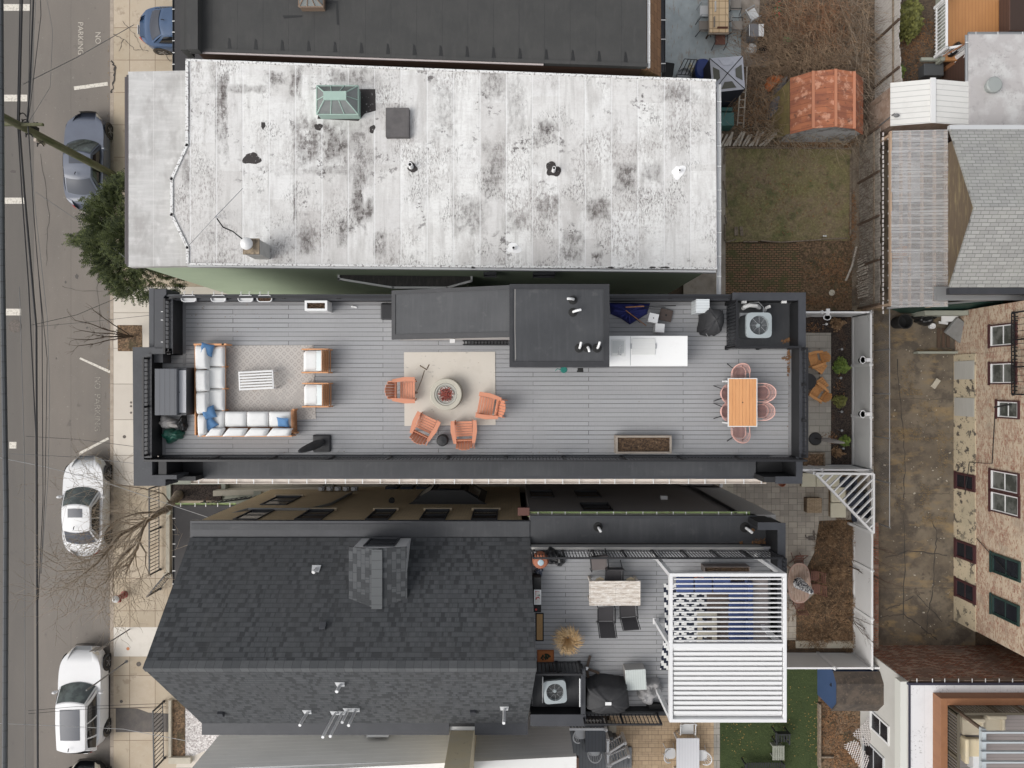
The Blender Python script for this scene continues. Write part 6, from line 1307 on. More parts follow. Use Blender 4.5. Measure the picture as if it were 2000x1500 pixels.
for c,r_,h_ in crown:
 for _ in range(int(330*r_*r_)):
  a=rnd.uniform(0,6.283);el=rnd.uniform(-.35,1.45);q=rnd.uniform(.62,1.0)
  d_=Vector((math.cos(a)*math.cos(el),math.sin(a)*math.cos(el),math.sin(el)))
  p=c+Vector((d_.x*r_*q,d_.y*r_*q,d_.z*h_*q*.75));spray(p,d_+Vector((rnd.uniform(-.3,.3),rnd.uniform(-.3,.3),-.35)),rnd.uniform(.22,.42),rnd.uniform(.09,.15))
for x,y,z,n_ in((142,466,3.6,60),(165,455,4.0,50),(150,472,3.4,40),(222,568,2.8,60),(215,545,3.2,40),(165,395,5.2,30),(230,355,5.3,60),(245,345,5.6,60)):
 c=W(x,y,z)
 for _ in range(n_):spray(c+Vector((rnd.uniform(-.1,.65),rnd.uniform(-.22,.22),rnd.uniform(-.3,.2))),Vector((-1,rnd.uniform(-.6,.6),-.2)),rnd.uniform(.2,.36),.10)
mb.build('crown',m_conif,cf)
mb=MB();mb.tube([W(318,528,.1),W(290,505,2.5),W(262,470,5)],[.2,.15,.06],9);mb.build('trunk',m_bark2,cf)
# -- utility pole, cables, street poles, hydrant
m_pole=M('mossy wooden pole',(.13,.125,.075),.95,[('n',(7,7,1.2),.42,.65,(.07,.085,.035),.9),('n',(20,20,2),.55,.7,(.22,.19,.14),.5)],bump=(25,.7))
up=thing('utility_pole','mossy wooden utility pole rising over the grey sedan, hung with black cable gear','utility pole',W(221,341,.1),world=True)
b=W(221,341,.1);mb=MB();mb.tube([b+Vector((0,0,z))for z in(0,3,6,9,11.6)],[.165,.155,.145,.13,.12],14);mb.build('pole',m_pole,up,smooth=True)
rnd=random.Random(4)
for k in range(9):
 z=4.4+k*.24;mb=MB();o=Vector((rnd.uniform(-.26,.26),rnd.uniform(.05,.35)*rnd.choice((-1,1,1)),0));mb.tube([b+o+Vector((.06*math.cos(q*.8),.10*math.sin(q*.8),z+.05*q))for q in range(9)],.022,5);mb.build('cable_loop',m_rubber,up,smooth=True)
mb=MB();mb.cbox(b+Vector((0,.20,5.6)),(.16,.14,.7));mb.build('terminal_box',m_rubber,up,bevel=.02)
mb=MB();mb.cbox(b+Vector((-.15,-.16,4.9)),(.12,.12,.55));mb.build('terminal_box',M('beige terminal box',(.42,.36,.31),.6),up,bevel=.02)
mb=MB();mb.tube([b+Vector((-.16,.03,.2)),b+Vector((-.16,.03,6.5))],.025,6);mb.build('conduit',m_rubber,up)
mb=MB();mb.cbox(b+Vector((0,0,6.35)),(1.9,.09,.11));mb.build('crossarm',m_pole,up)
m_cab=M('black cable',(.018,.018,.02),.6);m_cab2=M('grey steel cable',(.16,.16,.16),.5)
def cable(pts,r,label,mat=None,n=5,sag=0,name='overhead_cable',grp='overhead cables along the street'):
 mb=MB();P=[]
 for a,c in zip(pts[:-1],pts[1:]):
  for k in range(12):u=k/12;q=a.lerp(c,u);q.z-=sag*4*u*(1-u);P.append(q)
 P.append(pts[-1]);mb.tube(P,r,n);return tag(mb.build(name,mat or m_cab,smooth=True),label,'cable',grp)
zc_=6.3
cable([W(1,-60,8.6),W(4,480,8.6),W(12,1000,8.6),W(9,1600,8.6)],.085,'thickest grey overhead cable, leftmost along the photo edge',M('thick cable sheath',(.055,.06,.065),.55,[('l','y',.55,.03,(.02,.02,.02),.7)]),8,.0)
cable([W(44,-40,zc_),W(37,235,zc_),W(48,380,zc_),W(71,640,zc_),W(72,950,zc_),W(74,1560,zc_)],.035,'black trunk cable running down beside the pole',None,6)
cable([W(40,-40,zc_),W(34,235,zc_),W(43,380,zc_),W(56,560,zc_),W(70,850,zc_),W(73,1560,zc_)],.022,'thinner black cable just left of the trunk cable')
cable([W(60,-40,zc_),W(55,235,zc_),W(66,420,zc_),W(82,620,zc_),W(84,980,zc_),W(75,1170,zc_)],.014,'slack black cable bowing right of the trunk cable by the pole foot')
cable([W(72,-40,zc_),W(60,180,zc_),W(53,240,zc_),W(70,420,zc_),W(92,620,zc_),W(97,760,zc_),W(94,930,zc_),W(80,1120,zc_)],.010,'thin cable swinging out widest to the right of the bundle',m_cab2)
cable([W(78,-40,zc_),W(80,30,zc_),W(60,200,zc_),W(54,240,zc_),W(72,500,zc_),W(92,700,zc_),W(88,960,zc_),W(80,1120,zc_)],.012,'twin thin cable just inside the widest swinging one')
cable([W(67,-40,zc_),W(58,180,zc_),W(53,238,zc_)],.03,'short heavy cable from the top edge down to the pole')
cable([W(38,560,zc_),W(48,900,zc_),W(49,1560,zc_)],.012,'thin dark cable running left of the trunk cable to the bottom',m_cab2)
cable([W(88,-20,6),W(103,60,5.8),W(98,170,5.7),W(55,240,6)],.008,'thin slack wire curving from the top edge to the pole',m_cab2)
cable([W(44,165,zc_),W(150,112,4.5),W(262,48,3.4)],.014,'dark service wire from the cable bundle to the black roofed house',m_cab2,sag=.0,grp='service wires to the houses')
cable([W(62,635,zc_),W(150,615,5),W(245,575,3.6)],.009,'upper of two service wires near the small sidewalk tree',grp='service wires to the houses')
cable([W(70,638,zc_),W(180,628,6),W(300,615,7)],.007,'lower of two service wires near the small sidewalk tree',grp='service wires to the houses')
cable([W(70,375,zc_),W(180,450,5.2),W(250,508,7.4)],.010,'service wire sloping from the bundle to the conifer and green house',m_cab2,grp='service wires to the houses')
cable([W(-20,885,7),W(60,888,6.5),W(150,893,5.5),W(262,905,5.5)],.009,'light wire crossing the street above the upper white sedan',m_cab2,grp='service wires to the houses')
cable([W(-20,890,7),W(90,912,6),W(200,940,5),W(330,985,4),W(411,1012,3.9)],.012,'pale wire from the left edge to the anchor on the porch roof',M('pale wire',(.40,.40,.40),.5),grp='service wires to the houses')
cable([W(50,852,zc_),W(150,858,6),W(262,872,8)],.008,'dark wire from the bundle to the deck house front',grp='service wires to the houses')
for y,l_ in((1380,'upper of three thin wires crossing the lower white car'),(1386,'middle of three thin wires crossing the lower white car')):
 cable([W(55,y+8,zc_),W(150,y,5.5),W(325,y-6,4)],.008,l_,grp='service wires to the houses')
cable([W(-20,1412,7),W(120,1418,5.5),W(240,1424,4.6),W(370,1448,3.8)],.011,'lowest of three thin wires crossing the lower white car',M('pale wire',(.40,.40,.40),.5),grp='service wires to the houses')
m_gal=M('grey galvanised pole',(.17,.17,.17),.6)
sp=thing('street_sign','parking sign seen edge-on on its thin pole over the bonnet of the white utility car','sign',W(253,1229,.12),world=True)
b=W(253,1229,.12);mb=MB();mb.tube([b,b+Vector((0,0,2.75))],.03,8);mb.build('pole',m_gal,sp)
mb=MB();mb.cbox(b+Vector((-.04,0,2.45)),(.46,.02,.55),6);mb.build('sign_plate',M('sign back metal',(.27,.25,.23),.6),sp)
b=W(247,1292,.12);mb=MB();mb.tube([b,b+Vector((0,0,3.1))],.032,8);mb.lathe([(.07,0),(.07,.03)],b,10);tag(mb.build('street_pole',m_gal),'bare grey metal pole rising over the windscreen of the lower white car','pole')
m_hyd=M('red hydrant paint',(.26,.03,.025),.5,[('n',8,.5,.7,(.17,.02,.02),.6)])
hy=thing('fire_hydrant','small red fire hydrant with a white bonnet on the tan pavement','hydrant',W(243,1161,.12),world=True)
b=W(243,1161,.12);mb=MB();mb.lathe([(.17,0),(.17,.04),(.115,.06),(.11,.62),(.16,.64),(.16,.69),(.12,.72)],b,20);mb.tube([b+Vector((-.24,0,.5)),b+Vector((.24,0,.5))],.06,10);mb.tube([b+Vector((0,-.22,.42)),b+Vector((0,0,.42))],.08,10);mb.build('barrel',m_hyd,hy,smooth=True)
mb=MB();mb.lathe([(.16,.721),(.155,.76),(.10,.83),(.03,.86),(.03,.90)],b,20);mb.build('bonnet',m_white,hy,smooth=True)
# -- right-hand brick building
m_oldb=M('worn painted brick',(.50,.36,.24),.9,[('b','yz',.21,.085,.014,(.36,.19,.13),(.27,.145,.10),(.42,.35,.27),0,.5),('n',(.45,.45,.45),.44,.60,(.52,.42,.31),.8,6,1),('n',(2,2.6,7),.45,.52,(.53,.44,.33),.88,9,5),('n',(3,6,16),.55,.59,(.28,.125,.08),.8,7,9),('n',(1,1,1),.55,.7,(.32,.27,.21),.6,7,13),('n',(1,2,9),.60,.68,(.24,.2,.16),.5,5,17)],bump=(14,.5))
m_basep=M('peeling cream base wall',(.52,.44,.31),.9,[('n',(3,3.2,3.2),.55,.585,(.06,.05,.045),.95,5,2),('n',1.1,.45,.65,(.40,.35,.25),.7),('n',9,.6,.66,(.10,.08,.07),.7,6,7)],bump=(12,.5))
H7=thing('brick_building','tall worn pink and tan brick building on the right with white windows and fire escape','building',W(1990,850,0),world=True)
xw=20.55;yt_,ybt=3.35,-10.95
mb=MB();mb.box(xw,34,ybt,1.35,1.55,11);mb.box(xw+.02,34,1.353,yt_,0,11);mb.build('wall',m_oldb,H7)
mb=MB();mb.box(xw-.04,34,ybt-.02,1.35,0,1.547);mb.build('base_wall',m_basep,H7)
m_maroon=M('maroon window trim',(.06,.02,.022),.6)
m_greenw=M('dark green window frame',(.02,.045,.04),.5)
def hz(px):return CH-F*xw/(px-1000)
for(x0,x1,y0,y1,fm,mt,mu)in((1937,1985,637,672,m_white,m_maroon,1),(1937,1985,712,746,m_white,m_maroon,1),(1951,1990,787,813,m_white,m_maroon,1),(1938,1990,925,957,m_white,m_maroon,1),(1938,1991,968,1000,m_white,m_maroon,1),(1940,1992,1092,1122,m_greenw,m_greenw,1),(1940,1990,1176,1206,m_greenw,m_greenw,1),(1870,1904,929,953,m_maroon,m_maroon,1),(1870,1905,1063,1090,m_maroon,m_maroon,1),(1870,1905,1140,1168,m_maroon,m_maroon,1)):
 z0,z1=hz(x0),hz(x1);zm=(z0+z1)/2;ya=-(y1-750)*(CH-zm)/F;yb2=-(y0-750)*(CH-zm)/F
 w=wwin(H7,'x',xw-(.04 if z1<1.8 else 0),ya,yb2,z0+.05,z1-.05,-1,mglass=m_glassgrey if fm is m_white else m_glass,mframe=fm,fw=.045)
 s_=MB();s_.box(xw-.06,xw-.02,ya-.09,yb2+.09,z0-.06,z1+.06)if False else s_.box(xw-.09,xw-.04,ya-.14,yb2+.14,z0-.14,z0-.055);s_.build('window_sill',mt,w)
 s_=MB();s_.box(xw-.075,xw-.01,ya-.10,ya-.055,z0-.05,z1+.08);s_.box(xw-.075,xw-.01,yb2+.055,yb2+.10,z0-.05,z1+.08);s_.box(xw-.075,xw-.01,ya-.054,yb2+.054,z1+.005,z1+.08);s_.build('window_trim',mt,w)
m_panel=M('grey blocked window panel',(.42,.41,.38),.8,[('n',(3,1,8),.4,.7,(.36,.35,.32),.6)])
for y0,y1 in((705,741),(777,813)):
 zm=.8;mb=MB();mb.box(xw-.065,xw-.041,-(y1-750)*(CH-zm)/F,-(y0-750)*(CH-zm)/F,.1,1.5);mb.build('blocked_window',m_panel,H7)
z=4.1;fe=MB();x0=xw;xa=W(1975,0,z).x;
ya,yb2=W(0,770,z).y,W(0,611,z).y
for k in range(22):y=ya+(yb2-ya)*k/21;fe.box(xa,xa+2.2,y-.02,y+.02,z,z+.04)
for k in range(9):x=xa+.02+k*.13;fe.box(x,x+.03,ya,yb2,z-.045,z-.004)
fes=fe.build('fire_escape',m_rail,H7)
railing(H7,(xa+.03,ya,z+.05),(xa+.03,yb2,z+.05),.9,.25,post=1.2);mb=MB();mb.cbox((xa+.3,ya-.4,z-.3),(1.6,.06,.06),10);mb.build('escape_brace',m_rail,H7)
mb=MB();mb.tube([(xw-.07,-1.0,2.9),(xw-.07,-3.4,2.7),(xw-.07,-3.5,1.2),(xw-.08,-5.0,.9)],.018,5);mb.tube([(xw-.07,-6.8,1.7),(xw-.07,-7.9,3.8)],.015,5);mb.build('wall_cable',m_rubber,H7)
mb=MB();mb.box(xw-1.9,xw-.05,1.4,1.5,0,.35);mb.box(xw-2.0,xw-.05,3.1,3.3,0,1.1);tag(mb.build('pit_wall',m_gstone),'low mossy wall round the cluttered corner below the brick building','wall')
mb=MB();mb.cbox((0,0,.35),(1.5,.85,.2),-32,14,8);tag(mb.build('old_mattress',M('dirty grey foam',(.20,.20,.195),.9,[('n',3,.4,.7,(.13,.13,.12),.6)]),loc=W(1882,651,.5)-Vector((0,0,.4)),bevel=.04),'slanted grey foam slab leaning in the corner against the brick building','foam slab')
mb=MB();mb.lathe([(.26,0),(.31,.75),(.34,.78),(.34,.82),(.29,.82),(.27,.4),(.02,.38)],(0,0,0),24);tag(mb.build('round_bin',m_rubber,loc=W(1768,628,.8)-Vector((0,0,.8)),smooth=True),'round open black bin at the north end of the alley','bin')
heap('junk_pile','pile of black cables and scrap beside the white panel in the alley corner','junk',1808,622,.5,.28,.5,m_plastb,6.1,0,.02)
mb=MB();mb.cbox((0,0,.45),(.75,.5,.05),4,12);mb.cbox((-.2,-.3,.3),(.4,.1,.06),-8);tag(mb.build('loose_board',m_vinyl,loc=W(1851,618,.4)-Vector((0,0,.3))),'white tilted board lying against the green fence in the alley corner','board')
mb=MB();mb.lathe([(.13,0),(.13,.2),(.10,.21),(.09,.16)],(0,0,0),18);tag(mb.build('white_bucket',m_white,loc=W(1820,637,.1)-Vector((0,0,.1)),smooth=True),'small white round bucket in the alley','bucket')
mb=MB();mb.cbox((0,0,.05),(.22,.46,.07),-35);tag(mb.build('white_jug',m_cstone,loc=W(1826,749,.05)),'cream plastic block lying alone on the alley concrete','litter')
mb=MB();mb.cbox((0,0,.05),(.14,.9,.05));mb.cbox((.22,0,.05),(.14,.9,.05));mb.cbox((.44,.02,.05),(.14,.9,.05));tag(mb.build('old_planks',m_bark2,loc=W(1832,660,.05)),'three old planks lying side by side in the alley','planks')
rnd=random.Random(8)
mb=MB()
for _ in range(120):
 x,y=rnd.uniform(1715,1860),rnd.uniform(610,1255);p=W(x,y,.02);s_=rnd.uniform(.008,.035)*(1 if rnd.random()<.9 else 2);mb.cbox((p.x,p.y,.03),(s_*1.6,s_,.02),rnd.uniform(0,180))
tag(mb.build('alley_debris',M('pale litter',(.42,.38,.31),.9)),'scattered pale litter bits over the alley concrete','debris',kind='stuff')
def tufts(name,label,regs,n,mat,z,seed,L_=(.05,.16),kind='stuff',cat='weeds',w=.006,lift=.6):
 rnd=random.Random(seed);mb=MB()
 for _ in range(n):
  x0,y0,x1,y1=rnd.choice(regs);p=W(rnd.uniform(x0,x1),rnd.uniform(y0,y1),z);a=rnd.uniform(0,6.283);l_=rnd.uniform(*L_);d_=Vector((math.cos(a),math.sin(a),lift*rnd.random()));e=Vector((-d_.y,d_.x,0))*w*rnd.uniform(.6,1.6)
  m1=p+d_*l_*.5+Vector((0,0,l_*.2));mb.add([p-e,p+e,m1+e,m1-e,p+d_*l_+Vector((rnd.uniform(-.02,.02),0,0))],[(0,1,2,3),(3,2,4)])
 return tag(mb.build(name,mat),label,cat,kind=kind)
m_dryg=M('dry straw weeds',(.27,.19,.095),.95,[('n',5,.4,.7,(.16,.11,.055),.8)])
tufts('dry_weeds','dry straw weeds growing from cracks in the alley concrete',[(1755,760,1800,772),(1760,700,1785,760),(1795,780,1830,830),(1740,835,1800,850),(1830,840,1850,930),(1720,855,1860,860),(1800,1008,1850,1020),(1795,940,1815,1010),(1750,900,1765,1000)],1300,m_dryg,.02,3,(.04,.13))
# -- chain link fence and walls by the alley
cl=thing('chain_link_fence','galvanised chain link fence along the west side of the alley','fence',W(1712,800,0),world=True)
xf=16.75;ya,yb2=W(0,1018,0).y,W(0,602,0).y
m_link=M('galvanised wire',(.26,.26,.26),.5,metal=.3)
mb=MB();mb.tube([(xf,ya,1.5),(xf,yb2,1.5)],.022,6);mb.build('top_rail',m_link,cl)
mb=MB();st_=.11;n=int((yb2-ya)/st_)
for k in range(n+14):
 for sg in(1,-1):
  y=ya+(k-14 if sg>0 else k)*st_;a_,b_=Vector((xf,y,.05)),Vector((xf,y+sg*1.45,1.48))
  if min(a_.y,b_.y)<ya or max(a_.y,b_.y)>yb2:continue
  mb.tube([a_,b_],.0028,3,cap=False)
mb.build('wire_mesh',m_link,cl)
for k in range(6):y=ya+(yb2-ya)*k/5;mb=MB();mb.tube([(xf,y,0),(xf,y,1.55)],.03,8);mb.build('fence_post',m_link,cl)
m_blk=M('grey block wall',(.27,.24,.21),.9,[('b','xy',.5,.4,.02,(.31,.28,.24),(.23,.20,.175),(.07,.06,.05),0,0)],bump=(15,.4))
mb=MB();mb.box(xf-.42,xf-.12,ya+.2,yb2,0,.35);tag(mb.build('block_wall',m_blk),'low grey block wall between chain link fence and white vinyl fence','wall')
m_redb=M('rough red brick wall',(.26,.10,.06),.95,[('b','xy',.20,.09,.014,(.30,.11,.065),(.20,.075,.05),(.16,.13,.10),0,.5),('n',1.5,.5,.62,(.33,.26,.20),.8,6)],bump=(15,.8))
mb=MB();mb.box(W(1700,0,.7).x,W(1716,0,.7).x,W(0,1285,.7).y,W(0,1020,.7).y,0,.7);tag(mb.build('red_brick_wall',m_redb),'low crumbling red brick wall outside the southern white fence','wall')
# -- vinyl fences with lamps
def vinyl(label,segs,h=1.75):
 t=thing('vinyl_fence',label,'fence',Vector((*segs[0][0],0)),world=True)
 for(a,b)in segs:
  A_,B_=Vector((*a,0)),Vector((*b,0));d_=B_-A_;an=math.degrees(math.atan2(d_.y,d_.x));c=(A_+B_)/2
  mb=MB();mb.cbox((c.x,c.y,h/2-.05),(d_.length-.1,.05,h-.1),an);pn=mb.build('fence_panel',m_vinyl,t)
  mb=MB();mb.cbox((c.x,c.y,h-.03),(d_.length+.05,.08,.08),an);mb.cbox((c.x,c.y,.12),(d_.length+.05,.075,.14),an);mb.build('fence_rail',m_whitepvc,pn)
  m=max(1,round(d_.length/2.3))
  for k in range(m+1):q=A_+d_*k/m;mb=MB();mb.cbox((q.x,q.y,h/2),(.13,.13,h),an);mb.lathe([(.10,0),(.10,.03),(.02,.09)],(q.x,q.y,h),4);mb.build('fence_post',m_whitepvc,t)
 return t
xv=15.8;yn_=W(0,610,1.75).y;ys_=W(0,918,1.75).y
vinyl('white vinyl fence boxing in the narrow mulch garden with orange chairs',[((9.35,yn_),(xv,yn_)),((xv,yn_),(xv,ys_)),((xv,ys_),(9.35,ys_))])
y2=W(0,1305,1.75).y
vinyl('white vinyl fence along the brown groundcover bed and round its south corner',[((15.85,W(0,1020,1.75).y),(15.85,y2)),((16.4,y2),(12.0,y2))])
vinyl('short white vinyl fence stub at the foot of the light grey stucco building',[((16.45,y2),(16.9,y2-.35))])
for k,(x,y,rz,l_)in enumerate(((1692,703,0,'northern white lamp on the east vinyl fence'),(1692,809,0,'southern white lamp on the east vinyl fence'),(1617,614,90,'white lamp on the north vinyl fence of the mulch garden'))):
 p=W(x,y,1.75);t=thing('fence_lamp',l_,'lamp',(p.x,p.y,1.45),rz,'lamps on the white fence')
 mb=MB();mb.cbox((.12,0,.30),(.26,.16,.08));mb.cbox((.02,0,.2),(.14,.12,.16));mb.build('lamp_arm',m_whitepvc,t,bevel=.01)
 mb=MB();mb.lathe([(.12,.0),(.15,.12),(.155,.22),(.13,.24)],(-.12,0,0),24,sx=.8);mb.build('lamp_glass',m_rubber,t,smooth=True)
 mb=MB();mb.lathe([(.17,.20),(.175,.235),(.15,.24)],(-.12,0,0),24,sx=.75);mb.lathe([(.0,.0),(.001,.001)],(-.12,0,0),4);mb.build('lamp_ring',m_whitepvc,t)
for k,(x,y,l_)in enumerate(((1614,633,'northmost small white garden light in the dark mulch'),(1644,682,'white garden light north of the bright green shrub'),(1642,738,'white garden light just south of the bright green shrub'),(1644,804,'white garden light between the dull shrub and the furled umbrella'),(1644,841,'white garden light northeast of the furled umbrella tip'),(1647,876,'white garden light below the small green shrub'))):
 p=W(x,y,.4);mb=MB();mb.tube([(0,0,0),(0,0,.34)],.018,6);mb.lathe([(.045,.34),(.055,.36),(.055,.41),(.02,.44)],(0,0,0),14);tag(mb.build('garden_light',m_metal if k else m_whitepvc,loc=(p.x,p.y,.03)),l_,'garden light','small lights in the mulch garden')
def shrub(label,px,py,r,mat,z=.05,n=700,seed=1,name='shrub',grp=None,leaf=.05,zh=.5):
 rnd=random.Random(seed);c=W(px,py,z+zh);t=thing(name,label,'shrub',(c.x,c.y,z),0,grp);mb=MB()
 for _ in range(n):
  a=rnd.uniform(0,6.283);el=rnd.uniform(0,1.5);q=rnd.uniform(.45,1.0)*(1+.18*math.sin(3*a+seed)+.12*math.sin(7*a+seed));p=Vector((math.cos(a)*math.cos(el)*r*q,math.sin(a)*math.cos(el)*r*q,.1+math.sin(el)*zh*1.2*q));l_=leaf*rnd.uniform(.6,1.4);b=rnd.uniform(0,6.28)
  d_=Vector((math.cos(b),math.sin(b),rnd.uniform(-.3,.5)))*l_;e=Vector((-d_.y,d_.x,rnd.uniform(-.02,.02)))*.5;mb.add([p-d_,p+e,p+d_,p-e],[(0,1,2,3)])
 mb.build('foliage',mat,t);mb=MB()
 for _ in range(7):a=rnd.uniform(0,6.28);mb.tube([(0,0,0),(math.cos(a)*r*.6,math.sin(a)*r*.6,zh*.8)],.012,4)
 mb.build('stems',m_bark2,t);return t
m_lgreen=M('bright green leaves',(.16,.22,.035),.7,[('n',6,.42,.62,(.06,.11,.02),.85),('n',11,.6,.7,(.30,.36,.10),.6,4,3)])
m_ogreen=M('olive yellow leaves',(.17,.17,.04),.8,[('n',5,.42,.62,(.085,.09,.03),.85)])
m_rustf=M('rust brown dead foliage',(.21,.125,.065),.9,[('n',3,.42,.60,(.07,.042,.024),.9),('n',9,.52,.64,(.38,.26,.15),.7,4,3)])
shrub('bright green shrub in the dark mulch beside the orange chairs',1647,715,.36,m_lgreen,n=1000,seed=3)
shrub('small bright green shrub at the south end of the mulch garden',1653,862,.24,m_lgreen,n=500,seed=5)
shrub('dull olive shrub between two garden lights in the mulch',1644,783,.28,m_ogreen,n=600,seed=6)
shrub('rust brown dead shrub in the north corner of the mulch garden',1640,632,.30,m_rustf,n=500,seed=7)
shrub('rust brown dead shrub in the south corner of the mulch garden',1640,885,.26,m_rustf,n=400,seed=8,leaf=.04)
tag(leaves('fallen_leaves','rust dead leaves around the black umbrella base in the mulch garden',[(1618,852,18,10),(1590,640,20,10),(1640,760,12,30),(1632,862,18,12)],m_leafbrown,260,.062,7,.04),cat='leaves')
m_orwood=M('orange stained wood',(.56,.27,.095),.6,[('n',(14,3,3),.4,.7,(.42,.19,.065),.6)])
a1=adirondack('orange wooden adirondack chair, northern of the pair by the mulch garden',W(1598,700,.35)-Vector((0,0,.29)),215-90-20,m_orwood,grp='orange wooden chairs in the narrow garden',sc_=.92)
a3=adirondack('orange wooden adirondack chair, southern of the pair by the mulch garden',W(1601,770,.35)-Vector((0,0,.29)),55,m_orwood,grp='orange wooden chairs in the narrow garden',sc_=.92)
for(x,y,rz,l_)in((1602,717,-35,'small slatted orange footrest, northern of two'),(1604,750,35,'small slatted orange footrest, southern of two')):
 t=thing('footrest',l_,'footrest',W(x,y,.3)-Vector((0,0,.24)),rz,'orange wooden footrests');
 for k in range(5):mb=MB();mb.cbox((0,-.2+k*.1,.30-.012*k),(.46,.088,.022));mb.build('slat',m_orwood,t)
 for s_ in(-1,1):mb=MB();mb.cbox((s_*.2,0,.14),(.03,.45,.26));mb.build('leg',m_orwood,t)
mb=MB();mb.lathe([(.1,0),(.12,.03),(.04,.05),(.04,.5),(.36,.52),(.37,.545),(.36,.56)],(0,0,0),30);tag(mb.build('round_table',m_rail,loc=W(1577,745,.5)-Vector((0,0,.44)),smooth=True,ang=30),'round black side table half hidden behind the deck railing','table')
t=thing('furled_umbrella','grey furled patio umbrella on a round black base in the narrow garden','umbrella',W(1594,856,.1),world=True)
b=W(1592,857,.06);mb=MB();mb.lathe([(.30,0),(.30,.05),(.27,.08),(.05,.10)],b,30);mb.build('base',m_rail,t,smooth=True,ang=30)
b=W(1592,856,.1);mb=MB();mb.tube([b,b+Vector((.0,-.0,.9))],.025,8);mb.build('pole',m_rail,t)
mb=MB();mb.tube([b+Vector((0,0,.8)),b+Vector((.03,.01,1.1)),b+Vector((.10,0,1.7)),b+Vector((.22,-.01,2.2)),b+Vector((.27,-.02,2.35))],[.07,.10,.09,.06,.02],12);mb.build('furled_canopy',M('taupe canopy cloth',(.27,.25,.24),.85,[('n',(9,9,2),.4,.7,(.18,.165,.155),.7)]),t,smooth=True)
mb=MB();mb.pbox(1570,887,1610,912,.03,.35);o=tag(mb.build('planting_bed',m_litter),kind='structure')
mb=MB();mb.pbox(1570,884,1612,887,.03,.4);mb.pbox(1609,887.3,1612,914,.03,.4);tag(mb.build('bed_edging',m_bark),'weathered timber edging of the little leaf bed by the south vinyl fence','edging')
# -- south backyard: triangular pergola, benches, oval table
tp=thing('corner_pergola','white triangular corner pergola with diagonal slats over dark loungers','pergola',W(1680,960,0),world=True)
zp_=2.35;Pa,Pb,Pc=W(1594,925,zp_),W(1707,926,zp_),W(1707,1042,zp_)
def beam(a,b,w,h,par,nm='beam',mat=m_perg,dz=0):
 d_=b-a;mb=MB();mb.cbox(((a.x+b.x)/2,(a.y+b.y)/2,a.z-h/2+dz),(d_.length,w,h),math.degrees(math.atan2(d_.y,d_.x)));return mb.build(nm,mat,par)
beam(Pa,Pb,.09,.16,tp);beam(Pb,Pc,.09,.16,tp,dz=-.003);beam(Pa,Pc,.09,.16,tp,dz=-.006)
for k in range(1,12):
 u=k/12;a=Pa.lerp(Pb,u);c=Pa.lerp(Pc,u);
for k in range(1,13):
 u=k/13;h=Pa.lerp(Pc,u);L_=min((h-Pa).length,(Pc-h).length);d_=Vector((1,1,0)).normalized();e=h+d_*L_
 e.x=min(e.x,Pb.x);e.y=min(e.y,Pb.y);beam(h,e,.05,.12,tp,'slat',dz=-.02)
for p in(Pa,Pb,Pc):mb=MB();mb.box(p.x-.06,p.x+.06,p.y-.06,p.y+.06,.05,zp_-.16);mb.build('post',m_perg,tp)
m_creamc=M('cream vinyl cushion',(.52,.49,.38),.8,[('n',4,.4,.7,(.46,.43,.33),.5)])
bn=thing('corner_bench','wicker corner bench with cream cushions beneath the triangular pergola','bench',W(1610,945,0),world=True)
m_wick=M('brown wicker',(.22,.145,.085),.8,[('b','xy',.06,.03,.006,(.30,.20,.12),(.18,.12,.07),(.06,.04,.025),0,.5)],bump=(30,.4))
for q in((1566,924,1594,951),(1595,925,1640,951),(1624,952,1652,981),(1623,982,1653,1011)):
 mb=MB();mb.pbox(*q,.32,.46);mb.build('seat_cushion',m_creamc,bn,bevel=.03)
mb=MB();mb.pbox(1567,925,1651,951,.05,.31);mb.pbox(1623,953,1652,1010,.05,.31);mb.build('wicker_base',m_wick,bn)
for k,(x,y,l_)in enumerate(((1648,945,'dark padded lounger cushion, northern one under the triangular pergola'),(1672,975,'dark padded lounger cushion, middle one under the triangular pergola'),(1680,1005,'dark padded lounger cushion, southern one under the triangular pergola'))):
 mb=MB();mb.cbox((0,0,.3),(.75,.62,.16),3*k);mb.cbox((.42,0,.5),(.12,.60,.5),3*k,0,-12);tag(mb.build('lounger',M('dark navy cushion',(.02,.025,.04),.8),loc=W(x,y,.4)-Vector((0,0,.35)),bevel=.04),l_,'lounge seat','dark lounge seats under the pergola')
lidb=thing('wicker_pouffe','square pale wicker pouffe standing alone on the grey brown pavers','pouffe',W(1590,987,.4)-Vector((0,0,.35)),0)
m_wickl=M('pale weathered wicker',(.40,.30,.19),.85,[('b','xy',.16,.045,.010,(.48,.37,.25),(.34,.25,.16),(.14,.10,.06),0,.5)],bump=(30,.4))
mb=MB();mb.box(-.33,.33,-.33,.33,0,.34);mb.build('wicker_body',m_wick,lidb);mb=MB();mb.box(-.345,.345,-.345,.345,.341,.40);mb.build('wicker_top',m_wickl,lidb,bevel=.02)
for k,(x,y,r,l_)in enumerate(((1527,943,.18,'empty terracotta pot beside the charcoal parapet corner'),(1499,936,.13,'small terracotta pot under the gutter end'),(1549,938,.10,'smallest terracotta pot half hidden by the charcoal parapet'))):
 mb=MB();mb.lathe([(r*.6,0),(r*.9,r*1.4),(r,r*1.45),(r,r*1.7),(r*.85,r*1.7),(r*.75,r*.9),(.01,r*.8)],(0,0,0),24);tag(mb.build('terracotta_pot',m_terr,loc=W(x,y,.3)-Vector((0,0,.25)),smooth=True,ang=35),l_,'pot','terracotta pots on the pavers')
